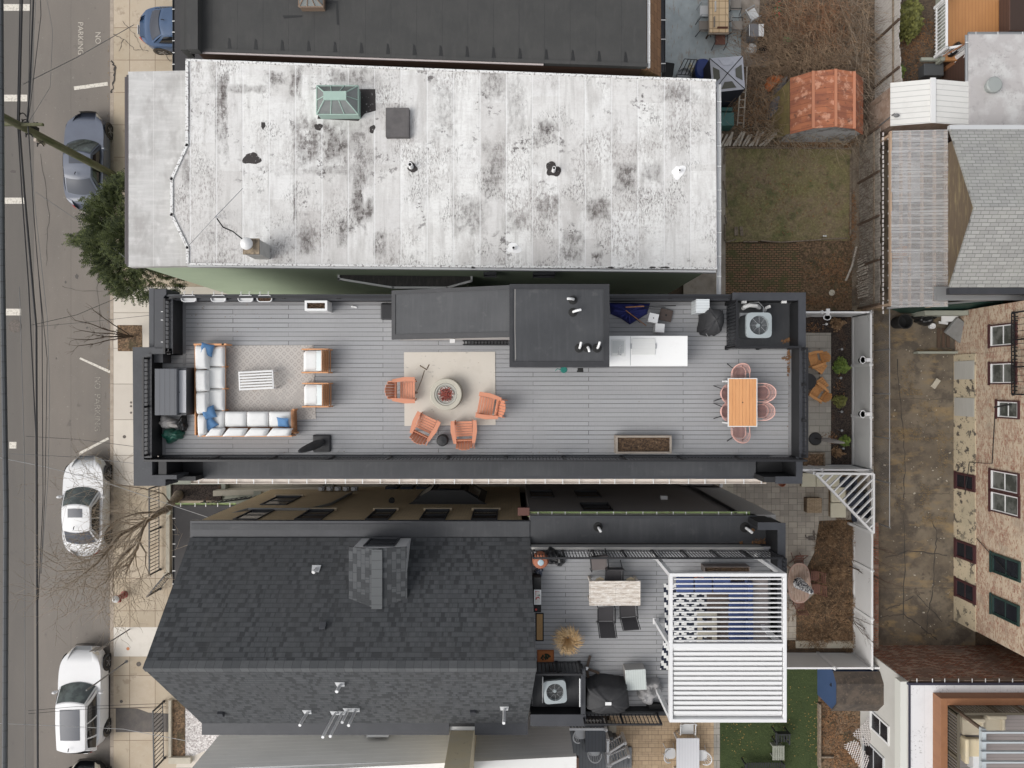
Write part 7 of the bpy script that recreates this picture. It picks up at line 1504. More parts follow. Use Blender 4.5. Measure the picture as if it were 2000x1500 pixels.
mb=MB();mb.tube([(-.2,0,.02),(-.16,-.12,.02),(.12,-.16,.02)],.03,5);mb.tube([(.18,.2,.02),(.2,-.16,.02)],.04,5);mb.cbox((.1,-.14,.03),(.3,.18,.03));tag(mb.build('iron_bracket',m_iron,loc=W(1581,1045,.06)),'dark iron bracket lying on the pavers south of the pouffe','bracket')
ov=thing('oval_table','weathered oval wooden garden table with a furled striped umbrella leaning out of it','table',W(1560,1138,.72)-Vector((0,0,.67)),0)
m_oldw=M('weathered reddish wood',(.40,.30,.24),.85,[('n',(18,2.5,3),.42,.62,(.26,.17,.12),.8,6),('l','x',.115,.008,(.12,.08,.06),.8),('n',(5,5,5),.6,.7,(.55,.47,.42),.6)])
mb=MB();mb.lathe([(.02,.70),(.56,.70),(.56,.735),(.02,.737)],(0,0,0),44,sx=.86,sy=1.55,sq=.8);mb.build('table_top',m_oldw,ov)
mb=MB();mb.lathe([(.545,.7375),(.545,.748),(.585,.748),(.585,.70)],(0,0,0),44,sx=.86,sy=1.55,sq=.8);mb.f.pop();mb.m.pop();mb.f.pop();mb.m.pop();mb.build('table_rim',M('pinkish worn rim',(.42,.28,.23),.8),ov)
mb=MB();mb.cbox((0,.28,.745),(.98,.05,.01));mb.build('cross_bar',m_oldw,ov)
for s_ in(-1,1):
 for q in(-1,1):mb=MB();mb.cbox((s_*.3,q*.6,.35),(.07,.07,.70));mb.build('leg',m_oldw,ov)
um=thing('striped_umbrella','black and white patterned umbrella furled above the oval garden table','umbrella',W(1558,1135,.8),world=True)
b=Vector((W(1558,1138,.05).x,W(0,1138,.05).y,.05));b=W(1556,1136,.8);b.z=.05
mb=MB();mb.tube([b,b+Vector((0,0,2.3))],.022,8);mb.build('pole',m_white,um)
m_bw2=M('black and white print cloth',(.75,.75,.75),.85,[('n',(9,9,14),.5,.52,(.015,.018,.035),1,2)])
mb=MB();n=10
mb.tube([b+Vector((0,0,z))for z in(1.0,1.2,1.6,2.0,2.25,2.42)],[.27,.24,.19,.15,.13,.05],n);mb.build('furled_canopy',m_bw2,um,smooth=True)
m_redwood=M('dark red wood slats',(.15,.065,.045),.7)
for k,(x,y,rz,l_)in enumerate(((1561,1094,180,'dark folding chair at the north end of the oval table'),(1562,1182,0,'dark folding chair at the south end of the oval table'),(1592,1125,90,'dark slatted folding chair on the east side of the oval table, further north'),(1594,1150,90,'dark slatted folding chair on the east side of the oval table, further south'))):
 t=thing('folding_chair',l_,'chair',W(x,y,.5)-Vector((0,0,.45)),rz,'folding chairs round the oval table')
 for q in range(5):mb=MB();mb.cbox((0,.16-.08*q,.44),(.42,.055,.02));mb.build('seat_slat',m_redwood,t)
 for q in range(3):mb=MB();mb.cbox((0,-.24-.03*q,.60+.11*q),(.42,.02,.06));mb.build('back_slat',m_redwood,t)
 for s_ in(-1,1):mb=MB();mb.tube([(s_*.22,.22,0),(s_*.22,-.32,.9)],.018,5);mb.tube([(s_*.2,-.24,0),(s_*.2,.2,.45)],.016,5);mb.build('leg',m_redwood,t)
def mounds(label,spots,mat,seed,n=60,z=.05,name='dried_groundcover',L_=(.10,.34),w=.005):
 rnd=random.Random(seed);mb=MB()
 for(px,py,r)in spots:
  c=W(px,py,z)
  for _ in range(int(n*r*6)):
   a=rnd.uniform(0,6.283);q=r*math.sqrt(rnd.random());p=c+Vector((q*math.cos(a),q*math.sin(a),.02+.22*(1-(q/r)**2)));b=a+rnd.gauss(0,.7);l_=rnd.uniform(*L_);d_=Vector((math.cos(b),math.sin(b),.0))*l_
   e=Vector((-d_.y,d_.x,0)).normalized()*w*rnd.uniform(.6,1.8);m1=p+d_*.55+Vector((0,0,.09*rnd.random()));mb.add([p-e,p+e,m1+e,m1-e,p+d_+Vector((0,0,-.08))],[(0,1,2,3),(3,2,4)])
 return tag(mb.build(name,mat),label,'groundcover',kind='stuff')
rnd=random.Random(12);sp_=[]
for _ in range(75):
 x=rnd.uniform(1545,1660);y=rnd.uniform(1018,1255)
 if x<1600 and y<1200 and not(y>1190):
  if x<1605:continue
 sp_.append((x,y,rnd.uniform(.25,.5)))
mounds('dried brown groundcover filling the bed by the east vinyl fence',sp_,m_rustf,4,55)
for k,(x,y,l_)in enumerate(((1668,1060,'northern bare sapling by the southern white fence'),(1660,1105,'middle bare sapling spreading over the southern white fence'),(1650,1200,'southern bare sapling spreading over the southern white fence'))):
 b=W(x,y,.05);smalltree(l_,b,[b+Vector((rnd.uniform(.3,1.0),rnd.uniform(-.9,.2),rnd.uniform(1.6,2.4)))for _ in range(4)],.016,1,30+k,m_bark2,'bare_sapling',grp='bare saplings along the white fence',minr=.0055)
mb=MB();mb.pbox(1555,1252,1672,1266,0,.12);tag(mb.build('bed_kerb',m_cstone),'pale stone kerb at the south end of the brown groundcover bed','kerb')
mb=MB();mb.pbox(1394,925,1418,945,0,2.2);mb.pbox(1330,925,1393,948,0,2.1);o=tag(mb.build('utility_closet',m_gside2),'small grey sided closet in the alley below the deck house gutter','closet')
mb=MB();mb.tube([W(1409,946,2.3),W(1407,952,.2)],.06,8);mb.cbox(W(1408,944,2.2),(.12,.3,.12));tag(mb.build('white_downspout',m_whitepvc),'short white downspout at the corner of the small grey closet','downspout')
mb=MB();mb.pbox(1411,939,1432,951,.05,.2);mb.pbox(1411,952,1432,966,.05,.12);tag(mb.build('cream_step',m_cstone),'cream stone steps beside the white downspout','steps')
t=thing('ladder','aluminium ladder lying along the alley under the gutter','ladder',W(1287,946,1.0),world=True)
for y in(941,949):mb=MB();mb.tube([W(1250,y,1.0),W(1326,y,1.0)],.025,5);mb.build('side_rail',m_metal,t)
for k in range(5):mb=MB();mb.tube([W(1254+k*17,941,1.0),W(1254+k*17,949,1.0)],.018,5);mb.build('rung',m_metal,t)
# -- south strip: sheds, decks, patio
bs=thing('blue_shed','navy blue shed with a dirty dark rolled roof beside the green lawn','shed',W(1660,1354,0),world=True)
m_blues=M('blue shed paint',(.04,.075,.165),.7,[('n',1,.4,.7,(.05,.09,.19),.5)])
m_droof=M('dirty dark rolled roof',(.055,.045,.038),.95,[('n',2.2,.42,.62,(.11,.085,.065),.8,6),('n',9,.55,.68,(.16,.12,.09),.6,6,4)],bump=(14,.8))
x0,x1=14.17,16.7;ya,yb2=W(0,1396,1.95).y,y2-.12;ymid=(ya+yb2)/2
mb=MB();mb.add([(x0,ya+.05,0),(x0,yb2-.05,0),(x0,yb2-.05,1.75),(x0,ymid+.5,2.05),(x0,ymid-.4,2.05),(x0,ya+.05,1.55),(x1,ya+.05,0),(x1,yb2-.05,0),(x1,yb2-.05,1.75),(x1,ymid+.5,2.05),(x1,ymid-.4,2.05),(x1,ya+.05,1.55)],[(5,4,3,2,1,0),(6,7,8,9,10,11),(0,1,7,6),(1,2,8,7),(5,0,6,11)]);mb.build('wall',m_blues,bs)
mb=MB();mb.slab([(x0-.05,yb2,1.80),(x1,yb2,1.80),(x1,ymid+.5,2.12),(x0-.05,ymid+.5,2.12)],.05);mb.slab([(x0-.05,ymid+.5,2.12),(x1,ymid+.5,2.12),(x1,ymid-.4,2.12),(x0-.05,ymid-.4,2.12)],.05);mb.slab([(x0-.05,ymid-.4,2.12),(x1,ymid-.4,2.12),(x1,ya,1.6),(x0-.05,ya,1.6)],.05);mb.build('roof',m_droof,bs)
mb=MB();mb.cbox((x0-.02,ymid+.2,1.5),(.03,.14,.05));mb.cbox((x0-.02,ymid+.15,1.45),(.03,.03,.16));mb.build('latch',m_rubber,bs)
tufts('lawn_grass','short green grass blades over the lawn by the blue shed',[(1408,1300,1596,1505)],5200,M('grass blades',(.05,.075,.022),.9,[('n',6,.45,.65,(.10,.12,.04),.7)]),.045,5,(.03,.09),cat='grass')
leaves('fallen_leaves','yellow and brown fallen leaves over the green lawn and its edge',[(1540,1400,50,90),(1590,1430,15,60),(1450,1440,40,40)],M('yellow leaves',(.35,.25,.08),.9,[('n',7,.4,.7,(.22,.11,.04),.8)]),190,.07,12,.035)
leaves('fallen_leaves','deep drift of brown leaves south of the blue shed',[(1640,1440,45,60),(1615,1400,20,60),(1660,1480,40,30)],m_leafbrown,1500,.05,13,.05)
mb=MB();mb.pbox(1600,1376,1604,1500,0,.25);mb.pbox(1600,1478,1628,1481,0,.2);tag(mb.build('timber_edging',m_bark),'long timber edging between the green lawn and the leaf drift','edging')
def benchchair(label,px,py,rz,w,mat,name='garden_bench',cat='bench',grp='black slatted garden seats'):
 t=thing(name,label,cat,W(px,py,.45)-Vector((0,0,.41)),rz,grp)
 n=max(5,int(w/.10))
 for k in range(n):mb=MB();mb.cbox((-w/2+.04+k*(w-.08)/(n-1),.05,.42),(.06,.46,.025));mb.build('seat_slat',mat,t)
 mb=MB();mb.cbox((0,-.22,.62),(w,.04,.40),rx=8);mb.build('backrest',mat,t)
 for s_ in(-1,1):
  mb=MB();mb.cbox((s_*w/2,.03,.62),(.06,.56,.03));mb.build('armrest',mat,t);mb=MB();mb.cbox((s_*w/2,.26,.31),(.05,.05,.62));mb.cbox((s_*w/2,-.2,.31),(.05,.05,.62));mb.build('leg',mat,t)
 return t
m_bfurn=M('black resin furniture',(.022,.023,.025),.6)
benchchair('black slatted armchair on the green lawn',1526,1437,180,.58,m_bfurn,'garden_chair','chair');benchchair('long black slatted bench cut by the bottom edge, on the green lawn',1491,1501,0,1.75,m_bfurn)
t=thing('slatted_table','small pale grey slatted table beside the black armchair','table',W(1520,1470,.45)-Vector((0,0,.41)),0)
for k in range(7):mb=MB();mb.cbox((-.24+.08*k,0,.43),(.055,.66,.025));mb.build('table_slat',m_gstone,t)
for s_ in(-1,1):mb=MB();mb.cbox((0,s_*.24,.2),(.46,.05,.42));mb.build('leg',m_gstone,t)
t=thing('white_table','long white plank table at the bottom on the tan pavers','table',W(1343,1478,.74)-Vector((0,0,.69)),0)
mb=MB();mb.box(-.52,.52,-.98,.86,.70,.74);mb.build('table_top',M('white plank top',(.64,.64,.66),.5,[('l','x',.13,.008,(.42,.42,.44),.8)]),t)
for sx in(-1,1):
 for sy in(-.85,.75):mb=MB();mb.cbox((sx*.45,sy,.35),(.07,.07,.70));mb.build('leg',m_white,t)
def whitechair(label,loc,rz,name='white_chair',grp='white chairs on the tan patio'):
 t=thing(name,label,'chair',loc,rz,grp);m_w=m_whitepvc
 mb=MB();mb.lathe([(.02,.42),(.24,.42),(.25,.44),(.02,.445)],(0,0,0),24,sq=.6);mb.build('seat',m_w,t)
 mb=MB();mb.tube([Vector((.30*math.cos(R(a)),-.05+.30*math.sin(R(a)),.66+.16*math.cos(R((a-270)))))for a in range(170,371,12)],.025,6);mb.build('back_hoop',m_w,t,smooth=True)
 for a in range(200,350,20):mb=MB();mb.tube([(.22*math.cos(R(a)),.22*math.sin(R(a)),.44),(.29*math.cos(R(a)),-.05+.29*math.sin(R(a)),.74)],.013,5);mb.build('spindle',m_w,t)
 for sx in(-1,1):
  for sy in(-1,1):mb=MB();mb.tube([(sx*.18,sy*.18,.42),(sx*.24,sy*.24,0)],.02,5);mb.build('leg',m_w,t)
 return t
whitechair('white hoop backed chair west of the long white table',W(1310,1474,.6)-Vector((0,0,.55)),-90);whitechair('white hoop backed chair east of the long white table',W(1372,1478,.6)-Vector((0,0,.55)),90)
t=thing('swing_chair','white slatted armchair at the north end of the long white table','chair',W(1343,1425,.6)-Vector((0,0,.55)),180)
mb=MB();mb.box(-.30,.30,-.22,.26,.40,.44);mb.build('seat',m_vinyl,t)
for s_ in(-1,1):mb=MB();mb.tube([(s_*.36,.34,0),(s_*.34,.2,.62),(s_*.34,-.3,.66),(s_*.30,-.42,1.0)],.03,6);mb.build('arm_frame',m_white,t)
for q in range(4):mb=MB();mb.cbox((0,-.28-.05*q,.52+.13*q),(.60,.03,.08));mb.build('back_slat',m_white,t)
gd=thing('timber_deck','small grey timber deck with white railings at the bottom edge','deck',W(1150,1480,0),world=True)
m_gdeck=M('grey painted planks',(.17,.175,.18),.7,[('l','x',.14,.012,(.05,.05,.055),.85),('n',1.5,.4,.7,(.21,.215,.22),.5)])
zd=1.3;mb=MB();mb.pbox(1100,1416,1186,1560,zd-.12,zd);mb.build('deck_floor',m_gdeck,gd)
mb=MB();mb.pbox(1104,1418,1184,1560,0,zd-.123);mb.build('deck_skirt',m_charc,gd)
for k in range(5):mb=MB();mb.pbox(1189+k*9,1440+k*5,1198+k*9,1500,0,zd-.22*(k+1));mb.build('stair_tread',m_gdeck,gd)
def wrail(a,b,par,h=.9,st=.14):
 d_=b-a;an=math.degrees(math.atan2(d_.y,d_.x));c=(a+b)/2;sl_=math.degrees(math.atan2(d_.z,math.hypot(d_.x,d_.y)));L_=d_.length
 mb=MB();mb.cbox(c+Vector((0,0,h)),(L_,.10,.05),an,0,-sl_);mb.cbox(c+Vector((0,0,.12)),(L_,.05,.05),an,0,-sl_);n=int(L_/st)
 for k in range(1,n):q=a+d_*k/n;mb.cbox(q+Vector((0,0,h/2)),(.035,.035,h),an)
 r_=mb.build('white_railing',m_whitepvc,par)
 for q in(a,b):mb=MB();mb.cbox(q+Vector((0,0,h/2+.04)),(.12,.12,h+.08),an);mb.lathe([(.09,0),(.02,.07)],q+Vector((0,0,h+.08)),4);mb.build('railing_post',m_whitepvc,r_)
 return r_
wrail(W(1103,1405,zd),W(1178,1405,zd),gd);wrail(W(1182,1425,zd),W(1182,1473,zd),gd);wrail(W(1183,1452,zd),W(1215,1432,.35),gd,.85,.18);wrail(W(1186,1474,zd),W(1222,1457,.35),gd,.85,.18)
t=thing('deck_table','charcoal plank table on the small grey timber deck','table',W(1163,1441,zd+.75)-Vector((0,0,.75)),0);mb=MB();mb.box(-.45,.45,-.62,.62,.71,.75);mb.build('table_top',M('charcoal plank top',(.09,.095,.105),.6,[('l','x',.15,.01,(.035,.035,.04),.8)]),t)
for sx in(-1,1):
 for sy in(-1,1):mb=MB();mb.cbox((sx*.38,sy*.5,.35),(.06,.06,.70));mb.build('leg',m_charc,t)
whitechair('white hoop backed chair on the grey timber deck, west of the charcoal table',W(1134,1435,zd+.55)-Vector((0,0,.55)),-90,grp='white chairs on the grey timber deck');whitechair('white hoop backed chair on the grey timber deck, south of the charcoal table',W(1161,1468,zd+.55)-Vector((0,0,.55)),0,grp='white chairs on the grey timber deck')
mb=MB();mb.pbox(1188,1416,1204,1432,0,.5);tag(mb.build('stone_block',m_cstone,bevel=.03),'cream stone block beside the timber deck stairs','block')
# -- bottom right building with roof deck
m_brb=M('brown red brick',(.30,.13,.085),.95,[('b','xz',.24,.10,.022,(.42,.16,.095),(.27,.12,.08),(.10,.08,.065),0,.5),('t','xz',.24,.10,(.55,.42,.33),.5,.5,.62),('n',.9,.47,.60,(.21,.15,.12),.7),('n',(5,5,7),.58,.64,(.42,.34,.27),.6,5,3)],bump=(15,.6))
m_stuc=M('pale grey stucco',(.52,.51,.48),.9,[('n',.8,.4,.7,(.44,.43,.40),.6)],bump=(12,.2))
H8=thing('stucco_building','pale stucco and red brick building with white roof and brown roof deck','building',W(1890,1400,0),world=True)
yw=-12.14;xw8=16.2;z8=4.0
mb=MB();mb.box(xw8+.02,34,-24,yw,0,z8-.1);mb.build('brick_wall',m_brb,H8)
mb=MB();mb.box(xw8-.03,xw8+.017,-24,yw-.03,0,z8-.05);mb.build('stucco_wall',m_stuc,H8)
mb=MB();mb.box(xw8+.05,34,-24,yw-.16,z8-.09,z8);mb.build('roof',M('white painted roof',(.66,.66,.67),.8,[('l','x',.62,.02,(.52,.52,.53),.5),('nm',(9,9,9),.56,.6,(.15,.14,.14),.8,.9,.5,.65,3),('n',1.5,.5,.7,(.58,.58,.59),.5)],bump=(10,.4)),H8)
gutter(H8,xw8+.1,30,yw+.02,z8-.05,m_bark2,m_white,.55,.14)
mb=MB();mb.box(xw8-.04,34,yw-.15,yw-.06,z8-.085,z8+.03);mb.box(xw8,xw8+.07,-24,yw-.16,z8-.03,z8+.02);mb.build('roof_trim',M('dark navy flashing',(.03,.03,.05),.6),H8)
mb=MB();mb.box(xw8-.30,xw8-.035,-24,yw-.05,z8-.5,z8-.08);mb.build('corner_trim',M('cream siding trim',(.60,.60,.56),.7),H8)
wwin(H8,'x',xw8-.03,W(0,1440,2).y,W(0,1410,2).y,1.1,2.5,-1,mglass=m_glass,mframe=m_white,fw=.09)
wwin(H8,'x',xw8-.03,W(0,1540,2).y,W(0,1480,2).y,.4,2.1,-1,mglass=m_glass,mframe=m_greytrim,fw=.09)
zq8=z8+.15;x0,y0=W(1836,0,z8+.5).x,W(0,1363,z8+.5).y
mb=MB();mb.box(x0+.3,30,-24,y0-.3,z8+.003,z8+.12);mb.build('deck_floor',M('greige planks',(.26,.23,.22),.8,[('l','y',.14,.012,(.12,.11,.10),.7)]),H8)
m_bpl=M('brown painted plank',(.27,.125,.06),.6,[('n',(4,4,1),.4,.7,(.21,.095,.048),.6)])
mb=MB();mb.box(x0,x0+.28,-24,y0,z8+.003,z8+.55);mb.box(x0+.283,24.2,y0-.28,y0,z8+.003,z8+.55);mb.build('deck_curb',m_bpl,H8,bevel=.01)
def brail(a,b):
 railing(H8,a,b,.95,.125,M('dark olive rail',(.10,.085,.06),.7),post=1.7,r=.022,postr=.05,topw=.05)
brail((x0+.36,y0-.36,z8+.15),(24,y0-.36,z8+.15));brail((x0+.36,-20,z8+.15),(x0+.36,y0-.38,z8+.15))
pg2=thing('roof_pergola','grey blue pergola standing on the brown roof deck in the bottom right corner','pergola',W(1960,1470,z8),world=True)
m_gbl=M('pale blue grey paint',(.42,.46,.48),.6)
zt_=z8+2.5;xa,ya=W(1919,0,zt_).x,W(0,1424,zt_).y
for x in(xa,xa+2.6):mb=MB();mb.box(x,x+.14,ya-4,ya,zt_-.2,zt_);mb.build('beam',m_gbl,pg2)
for k in range(8):y=ya-.08-k*.37;mb=MB();mb.box(xa-.1,xa+4,y-.03,y+.03,zt_+.001,zt_+.12);mb.build('rafter',m_gbl,pg2)
for(x,y)in((xa+.07,ya-.07),(xa+2.67,ya-.07),(xa+.07,ya-3.2)):mb=MB();mb.box(x-.05,x+.05,y-.05,y+.05,z8+.13,zt_-.2);mb.build('post',M('dark brown post',(.09,.06,.04),.7),pg2)
for k,(x,y,l_)in enumerate(((1897,1418,'tan outdoor armchair on the roof deck, left of the pair'),(1938,1412,'tan outdoor armchair on the roof deck with a dark stain, right of the pair'),(1897,1460,'tan outdoor loveseat on the roof deck below the armchairs'))):
 mb=MB();mb.cbox((0,0,.30),(.75,.72,.22));mb.cbox((0 if k<2 else-.36,.36 if k<2 else 0,.52),(.75 if k<2 else .16,.16 if k<2 else 1.0,.36));mb.cbox((.36,0,.45),(.12,.7,.2));tag(mb.build('outdoor_armchair',m_tanst if k==2 else M('tan canvas',(.42,.37,.28),.9,[('n',2.5,.6,.7,(.2,.17,.14),.6)]),loc=W(x,y,z8+.5)-Vector((0,0,.36)),bevel=.05),l_,'armchair','tan seats on the roof deck')
mb=MB();mb.cbox((0,0,.4),(.34,.75,.06));mb.cbox((0,0,.2),(.28,.7,.38));tag(mb.build('white_side_table',m_white,loc=W(1908,1488,z8+.5)-Vector((0,0,.4))),'narrow white side table by the grey blue pergola','table')
m_latt=M('white lattice',(.62,.58,.56),.8)
def lattice(label,c,rz,w,h,tilt):
 t=MB();n=9
 for k in range(-n,n+1):
  for sg in(1,-1):
   x0_=k*.14;pts=[]
   for s_ in range(0,21):
    y=-h/2+h*s_/20;x=x0_+sg*y
    if abs(x)<=w/2:pts.append((x,y))
   if len(pts)>2:a_,b_=pts[0],pts[-1];t.tube([(a_[0],a_[1],.01*sg),(b_[0],b_[1],.01*sg)],.014,4)
 o=t.build('lattice_panel',m_latt,loc=c);o.rotation_euler=(R(tilt[0]),R(tilt[1]),R(rz));return tag(o,label,'lattice','loose white lattice panels')
lattice('upper broken white lattice panel leaning by the stucco wall window',W(1700,1424,1.0),-38,.8,1.5,(12,-18));lattice('lower white lattice panel leaning toward the bottom edge',W(1680,1478,.8),35,.7,1.9,(10,-15))
b=W(1710,1470,.1);smalltree('bare vine branches climbing the stucco wall below its window',b,[b+Vector((rnd.uniform(-.2,.6),rnd.uniform(-.6,1.2),rnd.uniform(1.2,2.2)))for _ in range(5)],.02,1,55,m_bark,'bare_vine','vine')
# -- north-east cluster
m_gsh=M('light grey shingles',(.36,.36,.33),.9,[('b','xy',.34,.145,.010,(.36,.36,.345),(.29,.29,.28),(.15,.15,.145),0,.37),('n',1,.45,.7,(.33,.33,.30),.4)],bump=(20,.4))
H9=thing('grey_shingle_house','house with pale grey shingle gable roof and brown gable wall','house',W(1940,420,0),world=True)
xe9=17.88;yN9,yS9,yR9=10.45,3.95,6.95;ze,zr9=4.0,5.05
mb=MB();mb.add([(xe9+.68,yS9+.2,0),(xe9+.68,yN9-.2,0),(xe9+.68,yN9-.2,ze-.1),(xe9+.68,yR9,zr9-.15),(xe9+.68,yS9+.2,ze-.1),(32,yS9+.2,0),(32,yN9-.2,0),(32,yN9-.2,ze-.1),(32,yR9,zr9-.15),(32,yS9+.2,ze-.1)],[(4,3,2,1,0),(0,5,9,4),(2,7,6,1),(5,6,7,8,9)]);mb.build('wall',M('brown yellow siding',(.15,.11,.075),.85,[('l','z',.16,.015,(.12,.09,.05),.8),('n',(3,1,8),.5,.7,(.36,.29,.15),.6)]),H9)
mb=MB();mb.slab([(xe9,yN9,ze),(32,yN9,ze),(32,yR9,zr9),(xe9+.34,yR9,zr9)],.1);mb.slab([(xe9+.34,yR9,zr9),(32,yR9,zr9),(32,yS9,ze),(xe9,yS9,ze)],.1);mb.build('roof',m_gsh,H9)
mb=MB();mb.box(xe9-.02,32,yN9-.05,yN9+.12,ze-.14,ze+.03);mb.build('eave_trim',m_greytrim,H9)
mb=MB();mb.box(xe9,32,yS9-.28,yS9-.02,ze-.25,ze-.03);mb.build('dark_gutter',m_coping,H9)
mb=MB();mb.box(xe9,32,yS9-.42,yS9+.15,ze-1.1,ze-.9);mb.build('lower_flashing',m_metal,H9)
cn=thing('clear_canopy','translucent corrugated plastic canopy on wooden rafters beside the grey shingle house','canopy',W(1795,425,0),world=True)
m_clear=M('cloudy corrugated plastic',(.76,.76,.76),.3,[('l','y',.15,.05,(.42,.42,.43),.6),('n',(.6,6,1),.45,.6,(.50,.48,.47),.6)],alpha=.32,wave=('y',.075,.6))
xc0,xc1=W(1740,0,2.6).x,W(1852,0,2.8).x;yc0,yc1=W(0,597,2.7).y,W(0,254,2.7).y
k=0;y=yc1
while y>yc0+.1:
 mb=MB();ye_=max(yc0,y-.86);zz=.012*(k%2);mb.slab([(xc0+.05*(k%3==0),y,2.62+zz),(xc1,y,2.78+zz),(xc1,ye_-.06,2.78+zz),(xc0+.05*(k%3==0),ye_-.06,2.62+zz)],.006);mb.build('plastic_sheet',m_clear,cn);y-=.86;k+=1
m_raft=M('pale timber rafter',(.50,.36,.26),.8)
for u in(.01,.20,.35,.57,.79,.99):x=xc0+(xc1-xc0)*u;mb=MB();mb.box(x-.03,x+.03,yc0,yc1,2.42+.16*u,2.58+.16*u);mb.build('rafter',m_raft,cn)
for k in range(14):y=yc0+(yc1-yc0)*(k+.5)/14;mb=MB();mb.box(xc0,xc1,y-.03,y+.03,2.34,2.40);mb.build('batten',m_white,cn)
for(x,y)in((xc0+.1,yc0+.1),(xc0+.1,yc1-.1),(xc1-.1,yc0+.1),(xc1-.1,yc1-.1)):mb=MB();mb.box(x-.05,x+.05,y-.05,y+.05,0,2.33);mb.build('post',m_raft,cn)
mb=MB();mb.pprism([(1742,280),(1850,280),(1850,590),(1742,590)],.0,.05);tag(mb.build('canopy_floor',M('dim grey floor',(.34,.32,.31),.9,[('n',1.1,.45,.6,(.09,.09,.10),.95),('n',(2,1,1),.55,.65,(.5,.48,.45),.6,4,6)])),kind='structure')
for k,(x,y,w_,h_,mt,l_)in enumerate(((1789,355,.42,1.2,m_white,'tall white board stored under the clear canopy'),(1772,350,.16,1.1,m_white,'thin white board stored under the clear canopy'),(1792,515,.40,1.0,m_white,'white board stored near the south end of the clear canopy'),(1768,490,.18,.36,m_orwood,'small orange crate under the clear canopy'),(1834,440,.4,2.4,m_bark2,'long dark shelf under the clear canopy against the house'))):
 mb=MB();mb.cbox((0,0,.5),(w_*1.2,h_*1.3,.9));tag(mb.build('stored_board',mt,loc=W(x,y,1)-Vector((0,0,.95)),bevel=.02),l_,'stored item','things stored under the canopy')
mb=MB();mb.slab([W(1735,601,1.8),W(1960,590,1.8),W(1930,612,.2),W(1760,612,.2)],.05);tag(mb.build('green_fence',M('dark green corrugated fence',(.012,.045,.032),.6,[('l','x',.3,.05,(.05,.06,.06),.6)])),'dark green corrugated fence in the shade below the canopy end','fence')
mb=MB();mb.slab([W(1733,600,2.0),W(1950,583,2.0),W(1950,586.5,2.0),W(1733,603.5,2.0)],.08);tag(mb.build('fence_capping',m_metal),'pale metal capping along the green fence top','capping')
m_gflat=M('mottled grey flat roof',(.43,.41,.405),.85,[('n',.9,.45,.62,(.56,.56,.55),.8,6),('n',2.4,.55,.68,(.33,.31,.31),.7,7,4),('nm',(9,9,9),.56,.62,(.2,.19,.19),.7,.8,.5,.65,3)],bump=(10,.4))
H10=thing('flat_roof_building','low building with mottled grey flat roof and a round grey vent','building',W(1970,150,0),world=True)
ZF=2.3;a=W(1892,67,ZF);b=W(1892,247,ZF);mb=MB();mb.box(a.x+.25,34,b.y,a.y-.05,0,ZF-.15);mb.build('wall',m_brown,H10);mb=MB();mb.box(a.x,34,b.y,a.y,ZF-.148,ZF);mb.build('roof',m_gflat,H10)
gutter(H10,a.x,30,a.y+.06,ZF-.05,m_metal,m_white,1.0,.11);gutter(H10,b.y+.1,a.y,a.x-.06,ZF-.05,m_metal,m_white,1.6,.11,axis='y')
p=W(1941,166,ZF+.25);mb=MB();mb.lathe([(.26,-.25),(.26,-.05),(.34,-.04),(.34,.04),(.30,.08),(.05,.09)],p,28);mb.build('round_vent',M('grey vent cap',(.30,.32,.31),.5),H10,smooth=True,ang=35)
ws=thing('white_metal_shed','shed with white ribbed metal gable roof between two fences','shed',W(1826,200,0),world=True)
x0,x1,xr=W(1739,0,2.2).x,W(1911,0,2.2).x,W(1822,0,2.6).x;ya,yb2=W(0,243,2.4).y,W(0,158,2.4).y
mb=MB();mb.add([(x0+.1,ya+.1,0),(x1-.1,ya+.1,0),(x1-.1,ya+.1,2.15),(xr,ya+.1,2.52),(x0+.1,ya+.1,2.15),(x0+.1,yb2-.1,0),(x1-.1,yb2-.1,0),(x1-.1,yb2-.1,2.15),(xr,yb2-.1,2.52),(x0+.1,yb2-.1,2.15)],[(0,1,2,3,4),(9,8,7,6,5),(0,4,9,5),(2,1,6,7)]);mb.build('wall',m_oldw,ws)
m_rib=M('white ribbed metal',(.70,.69,.66),.45,[('l','y',.235,.03,(.45,.44,.43),.8),('n',2,.5,.75,(.58,.57,.54),.5)])
rf=MB();rf.slab([(x0,ya,2.2),(x0,yb2,2.2),(xr,yb2,2.6),(xr,ya,2.6)],.03);rf.build('roof',m_rib,ws);rf=MB();rf.slab([(xr,ya,2.6),(xr,yb2,2.6),(x1,yb2,2.2),(x1,ya,2.2)],.03);rf.build('roof',m_rib,ws)
mb=MB();mb.box(xr-.12,xr+.12,ya-.02,yb2+.05,2.58,2.64);mb.build('ridge_cap',m_white,ws,bevel=.02)
od=thing('orange_deck','orange plank deck with white balustrade at the top right','deck',W(1900,50,0),world=True)
m_ord=M('orange deck planks',(.42,.20,.075),.6,[('l','x',.15,.012,(.16,.07,.03),.8),('n',(5,1,1),.42,.7,(.36,.165,.06),.6)])
zo=1.1;mb=MB();mb.pbox(1838,-80,2120,118,zo-.15,zo);mb.build('deck_floor',m_ord,od)
mb=MB();mb.pbox(1838,-80,1846,118,zo-.4,zo+.02);mb.pbox(1800,112,1900,118,zo-.3,zo-.16);mb.build('deck_fascia',m_gstone,od)
wrail(W(1826,112,zo),W(1826,16,zo),od,.85,.15);wrail(W(1826,112,zo),W(1868,105,zo),od,.85,.15);wrail(W(1826,16,zo),W(1842,-4,zo),od,.85,.15);wrail(W(1852,152,.2),W(1868,112,zo),od,.85,.15)
